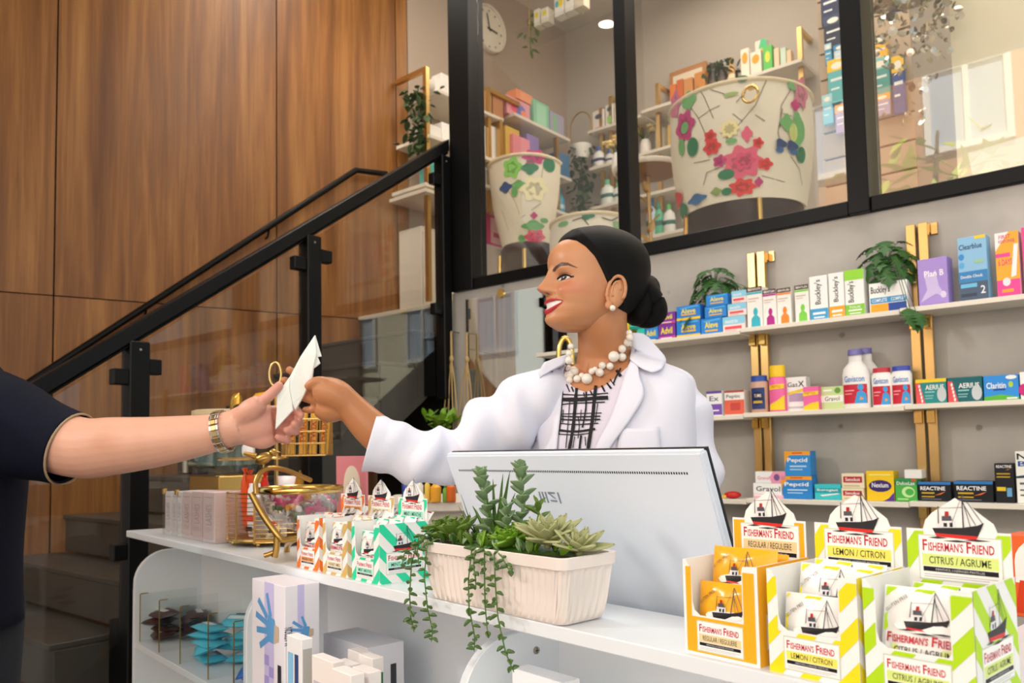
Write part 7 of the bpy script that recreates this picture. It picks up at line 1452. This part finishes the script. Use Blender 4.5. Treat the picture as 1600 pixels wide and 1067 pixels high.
# torso, head and legs stand outside the picture but belong to him
fx = RH.copy(); sd = DH.copy()
TM = Matrix((sd, -fx, UP)).transposed().to_4x4(); TM.translation = Vector((mn.x, mn.y, 0)); HB = .07
nm_ = MB(); limb(nm_, [(TM @ Vector((0, 0, .95)), .11), (TM @ Vector((0, 0, 1.25)), .10), (TM @ Vector((0, 0, 1.40)), .07), (TM @ Vector((0, 0, 1.50)), .058), (TM @ Vector((0, .03, 1.56)), .056)], 18, 4)
for c_, r_ in (((0, .045, 1.635), (.077, .098, .115)), ((0, -.005, 1.565), (.05, .05, .055)), ((0, -.06, 1.615), (.011, .02, .02)), ((0, -.05, 1.578), (.024, .012, .012)), ((.078, .06, 1.615), (.012, .02, .032)), ((-.078, .06, 1.615), (.012, .02, .032))): nm_.ell(c_, r_, 24, 16, TM)
nv_, nf_ = remesh(nm_, .006, 3); mb_.add([PMI @ Vector(p) for p in nv_], nf_, SKM)
oth = MB(); limb(oth, [(TM @ Vector((-.21, 0, 1.36)), .05), (TM @ Vector((-.25, 0, 1.10)), .042), (TM @ Vector((-.24, -.08, .86)), .03), (TM @ Vector((-.23, -.11, .76)), .03), (TM @ Vector((-.23, -.12, .68)), .015)], 14, 5); mb_.add([PMI @ Vector(p) for p in oth.v], oth.f, SKM)
for sx_ in (-.032, .032):
    em_ = MB(); em_.ell((sx_, -.043, 1.638), (.013, .008, .007), 10, 8, TM); mb_.add([PMI @ Vector(p) for p in em_.v], em_.f, '#f0ece8'); em_ = MB(); em_.ell((sx_, -.0485, 1.638), (.005, .004, .005), 8, 6, TM); mb_.add([PMI @ Vector(p) for p in em_.v], em_.f, '#3a2a1c'); em_ = MB(); em_.ell((sx_, -.046, 1.656), (.02, .006, .004), 10, 6, TM); mb_.add([PMI @ Vector(p) for p in em_.v], em_.f, '#3a281c')
mb_.build('body', pm_, 'skin')
hh_ = MB(mat('hair_brown', '#3a281c', .6)); hh_.ell((0, .068, 1.66), (.083, .095, .104), 24, 14, TM); hh_.v = [tuple(PMI @ Vector(p)) for p in hh_.v]; hh_.f = [f for f in hh_.f]; hh_.build('hair', pm_, smooth=60)
mat('navy_cloth', '#0c1020', .85, spec=.2, bump=.2, bscale=220); mat('tan_band', '#a58a6c', .8); mat('trouser', '#24262c', .85)
tr = MB('navy_cloth'); sp = spline([(1.47, .075, .075), (1.44, .13, .095), (1.38, .20, .115), (1.25, .21, .125), (1.05, .195, .12), (.92, .20, .125)], 5)
tr.rings([[PMI @ TM @ Vector((a*math.cos(t_), b*math.sin(t_), z)) for t_ in np.linspace(0, 2*math.pi, 40, endpoint=False)] for z, a, b in sp]); shirt = tr.build('polo_shirt', pm_, smooth=180)
def plain_sleeve(pts, nm):
    mb = MB('navy_cloth'); sp = spline([(*p, r_) for p, r_ in pts], 6); mb.tube([q[:3] for q in sp], [float(q[3]) for q in sp], 32, cap=False); k0 = (len(sp)-1)*32
    e_ = [Vector(mb.v[k0+j]) for j in range(32)]; c_ = sum(e_, Vector())/32; b = len(mb.v); ins = (Vector(sp[-3][:3])-Vector(sp[-1][:3]))
    mb.v += [tuple(c_+(p-c_)*.93+ins*.7) for p in e_]; mb.f += [(k0+j, k0+(j+1) % 32, b+(j+1) % 32, b+j) for j in range(32)]; mb.mi += [0]*32
    for i in range(len(mb.v)):
        p = Vector(mb.v[i]); mb.v[i] = tuple(PMI @ (p+Vector((noise.noise(p*12), noise.noise(p*12+Vector((3, 0, 0))), noise.noise(p*12+Vector((0, 7, 0)))))*.006))
    o = mb.build(nm, shirt, smooth=180); bd = MB('tan_band'); ring = [PMI @ p for p in e_]; bd.tube(ring, .0024, 6, closed=True); bd.build('cuff_band', o, smooth=60)
plain_sleeve([(P(-60, 650, 1.62), .11), (P(-10, 660, 1.61), .103), (P(40, 680, 1.60), .092), (P(80, 692, 1.595), .080), (P(112, 702, 1.59), .073)], 'sleeve')
plain_sleeve([(TM @ Vector((-.15, 0, 1.41)), .085), (TM @ Vector((-.21, 0, 1.35)), .08), (TM @ Vector((-.24, 0, 1.22)), .075)], 'sleeve')
for s in (-1, 1):
    tm = MB('trouser'); limb(tm, [(Vector((.09*s, 0, .95)), .105), (Vector((.10*s, 0, .75)), .09), (Vector((.10*s, 0, .45)), .07), (Vector((.10*s, .01, .05)), .06)], 16, 4, up=(1, 0, 0)); tm.v = [tuple(PMI @ TM @ Vector(p)) for p in tm.v]; tm.build('trouser_leg', pm_, smooth=60)
    MB('shoe_black').ell((.10*s, -.06, .04), (.045, .14, .04), 16, 8, PMI @ TM).build('shoe', pm_, smooth=60)
# watch
wc = A_(348, 674, 1.56); ax = (A_(380, 666, 1.56)-A_(300, 684, 1.565)).normalized(); mat('watch_steel', '#c9c6bc', .22, 1); mat('watch_gold', '#d8bc74', .22, 1)
e1 = UP-ax*UP.dot(ax); e1.normalize(); e2 = ax.cross(e1)
wt = empty("wrist_watch", PMI @ T(*wc)); wt.parent = pm_
for k in range(22):
    a = 2*math.pi*k/22; R0 = .0405; c_ = e1*math.cos(a)*R0+e2*math.sin(a)*R0
    Mx = Matrix((ax, (-e1*math.sin(a)+e2*math.cos(a)), (e1*math.cos(a)+e2*math.sin(a)))).transposed().to_4x4(); Mx.translation = c_
    lk = MB('watch_steel').box(-.009, -.0045, -.0046, .0046, -.0013, .0013).box(.0045, .009, -.0046, .0046, -.0013, .0013).use('watch_gold').box(-.0043, .0043, -.0044, .0044, -.0012, .0016); lk.build('link', wt, Mx, bevel=.0004)
a = math.pi*.5; Mx = Matrix((ax, e1, -e2)).transposed().to_4x4(); Mx.translation = -e2*.042
MB('watch_steel').cyl((0, 0, 0), (0, 0, .009), .019, .018, 24).use(mat('watch_dial', '#1a1a20', .2)).cyl((0, 0, .0091), (0, 0, .0095), .015, n=24).build('watch_case', wt, Mx, smooth=40)
# ---------------------------------------------------------------- the folded paper bag between their hands
mat('paper_white', '#f6f8f2', .75, spec=.2, bump=.25, bscale=60)
bgM = P(462, 600, 1.545); bg_ = empty('paper_bag', T(*bgM)); tag(bg_, 'small white folded paper bag passed between the two hands', 'bag')
def bpart(name, fr_, bk_):
    n = len(fr_); m = MB('paper_white'); m.add([P(x, y, d)-bgM for x, y, d in fr_]+[P(x, y, d)-bgM for x, y, d in bk_], [tuple(range(n)), tuple(range(2*n-1, n-1, -1))]+[(j, n+j, n+(j+1) % n, (j+1) % n) for j in range(n)]); return m.build(name, bg_, bevel=.0008)
fr_ = [(492, 523, 1.548), (494, 552, 1.546), (489, 576, 1.548), (487, 592, 1.549), (474, 618, 1.547), (457, 630, 1.543), (452, 606, 1.541), (453, 588, 1.543), (470, 556, 1.546)]
bpart('front_panel', fr_, [(x+1.5, y+1, d+.010) for x, y, d in fr_])
fr_ = [(452, 606, 1.5405), (457, 629, 1.5425), (474, 618, 1.5465), (459, 642, 1.543), (430, 671, 1.544), (432, 640, 1.541), (433, 616, 1.540), (453, 588, 1.5425)]
bpart('bottom_fold', [(452, 606, 1.5395), (457, 630, 1.5415), (457, 641, 1.5415), (430, 671, 1.543), (432, 640, 1.540), (433, 616, 1.539), (453, 588, 1.5415)], [(452, 606, 1.547), (457, 630, 1.5485), (459, 641, 1.549), (431, 671, 1.547), (433, 640, 1.546), (434, 616, 1.546), (453, 588, 1.5475)])
bpart('side_gusset', [(457, 630, 1.5435), (474, 618, 1.5475), (487, 592, 1.5495), (461, 640, 1.546)], [(458, 631, 1.554), (475, 619, 1.556), (489, 593, 1.557), (463, 641, 1.555)])
bpart('top_fold', [(492, 523, 1.553), (502, 557, 1.556), (496, 557, 1.555), (500, 567, 1.557), (490, 575, 1.556)], [(493, 524, 1.557), (503, 557, 1.560), (497, 558, 1.559), (501, 568, 1.561), (491, 576, 1.560)])
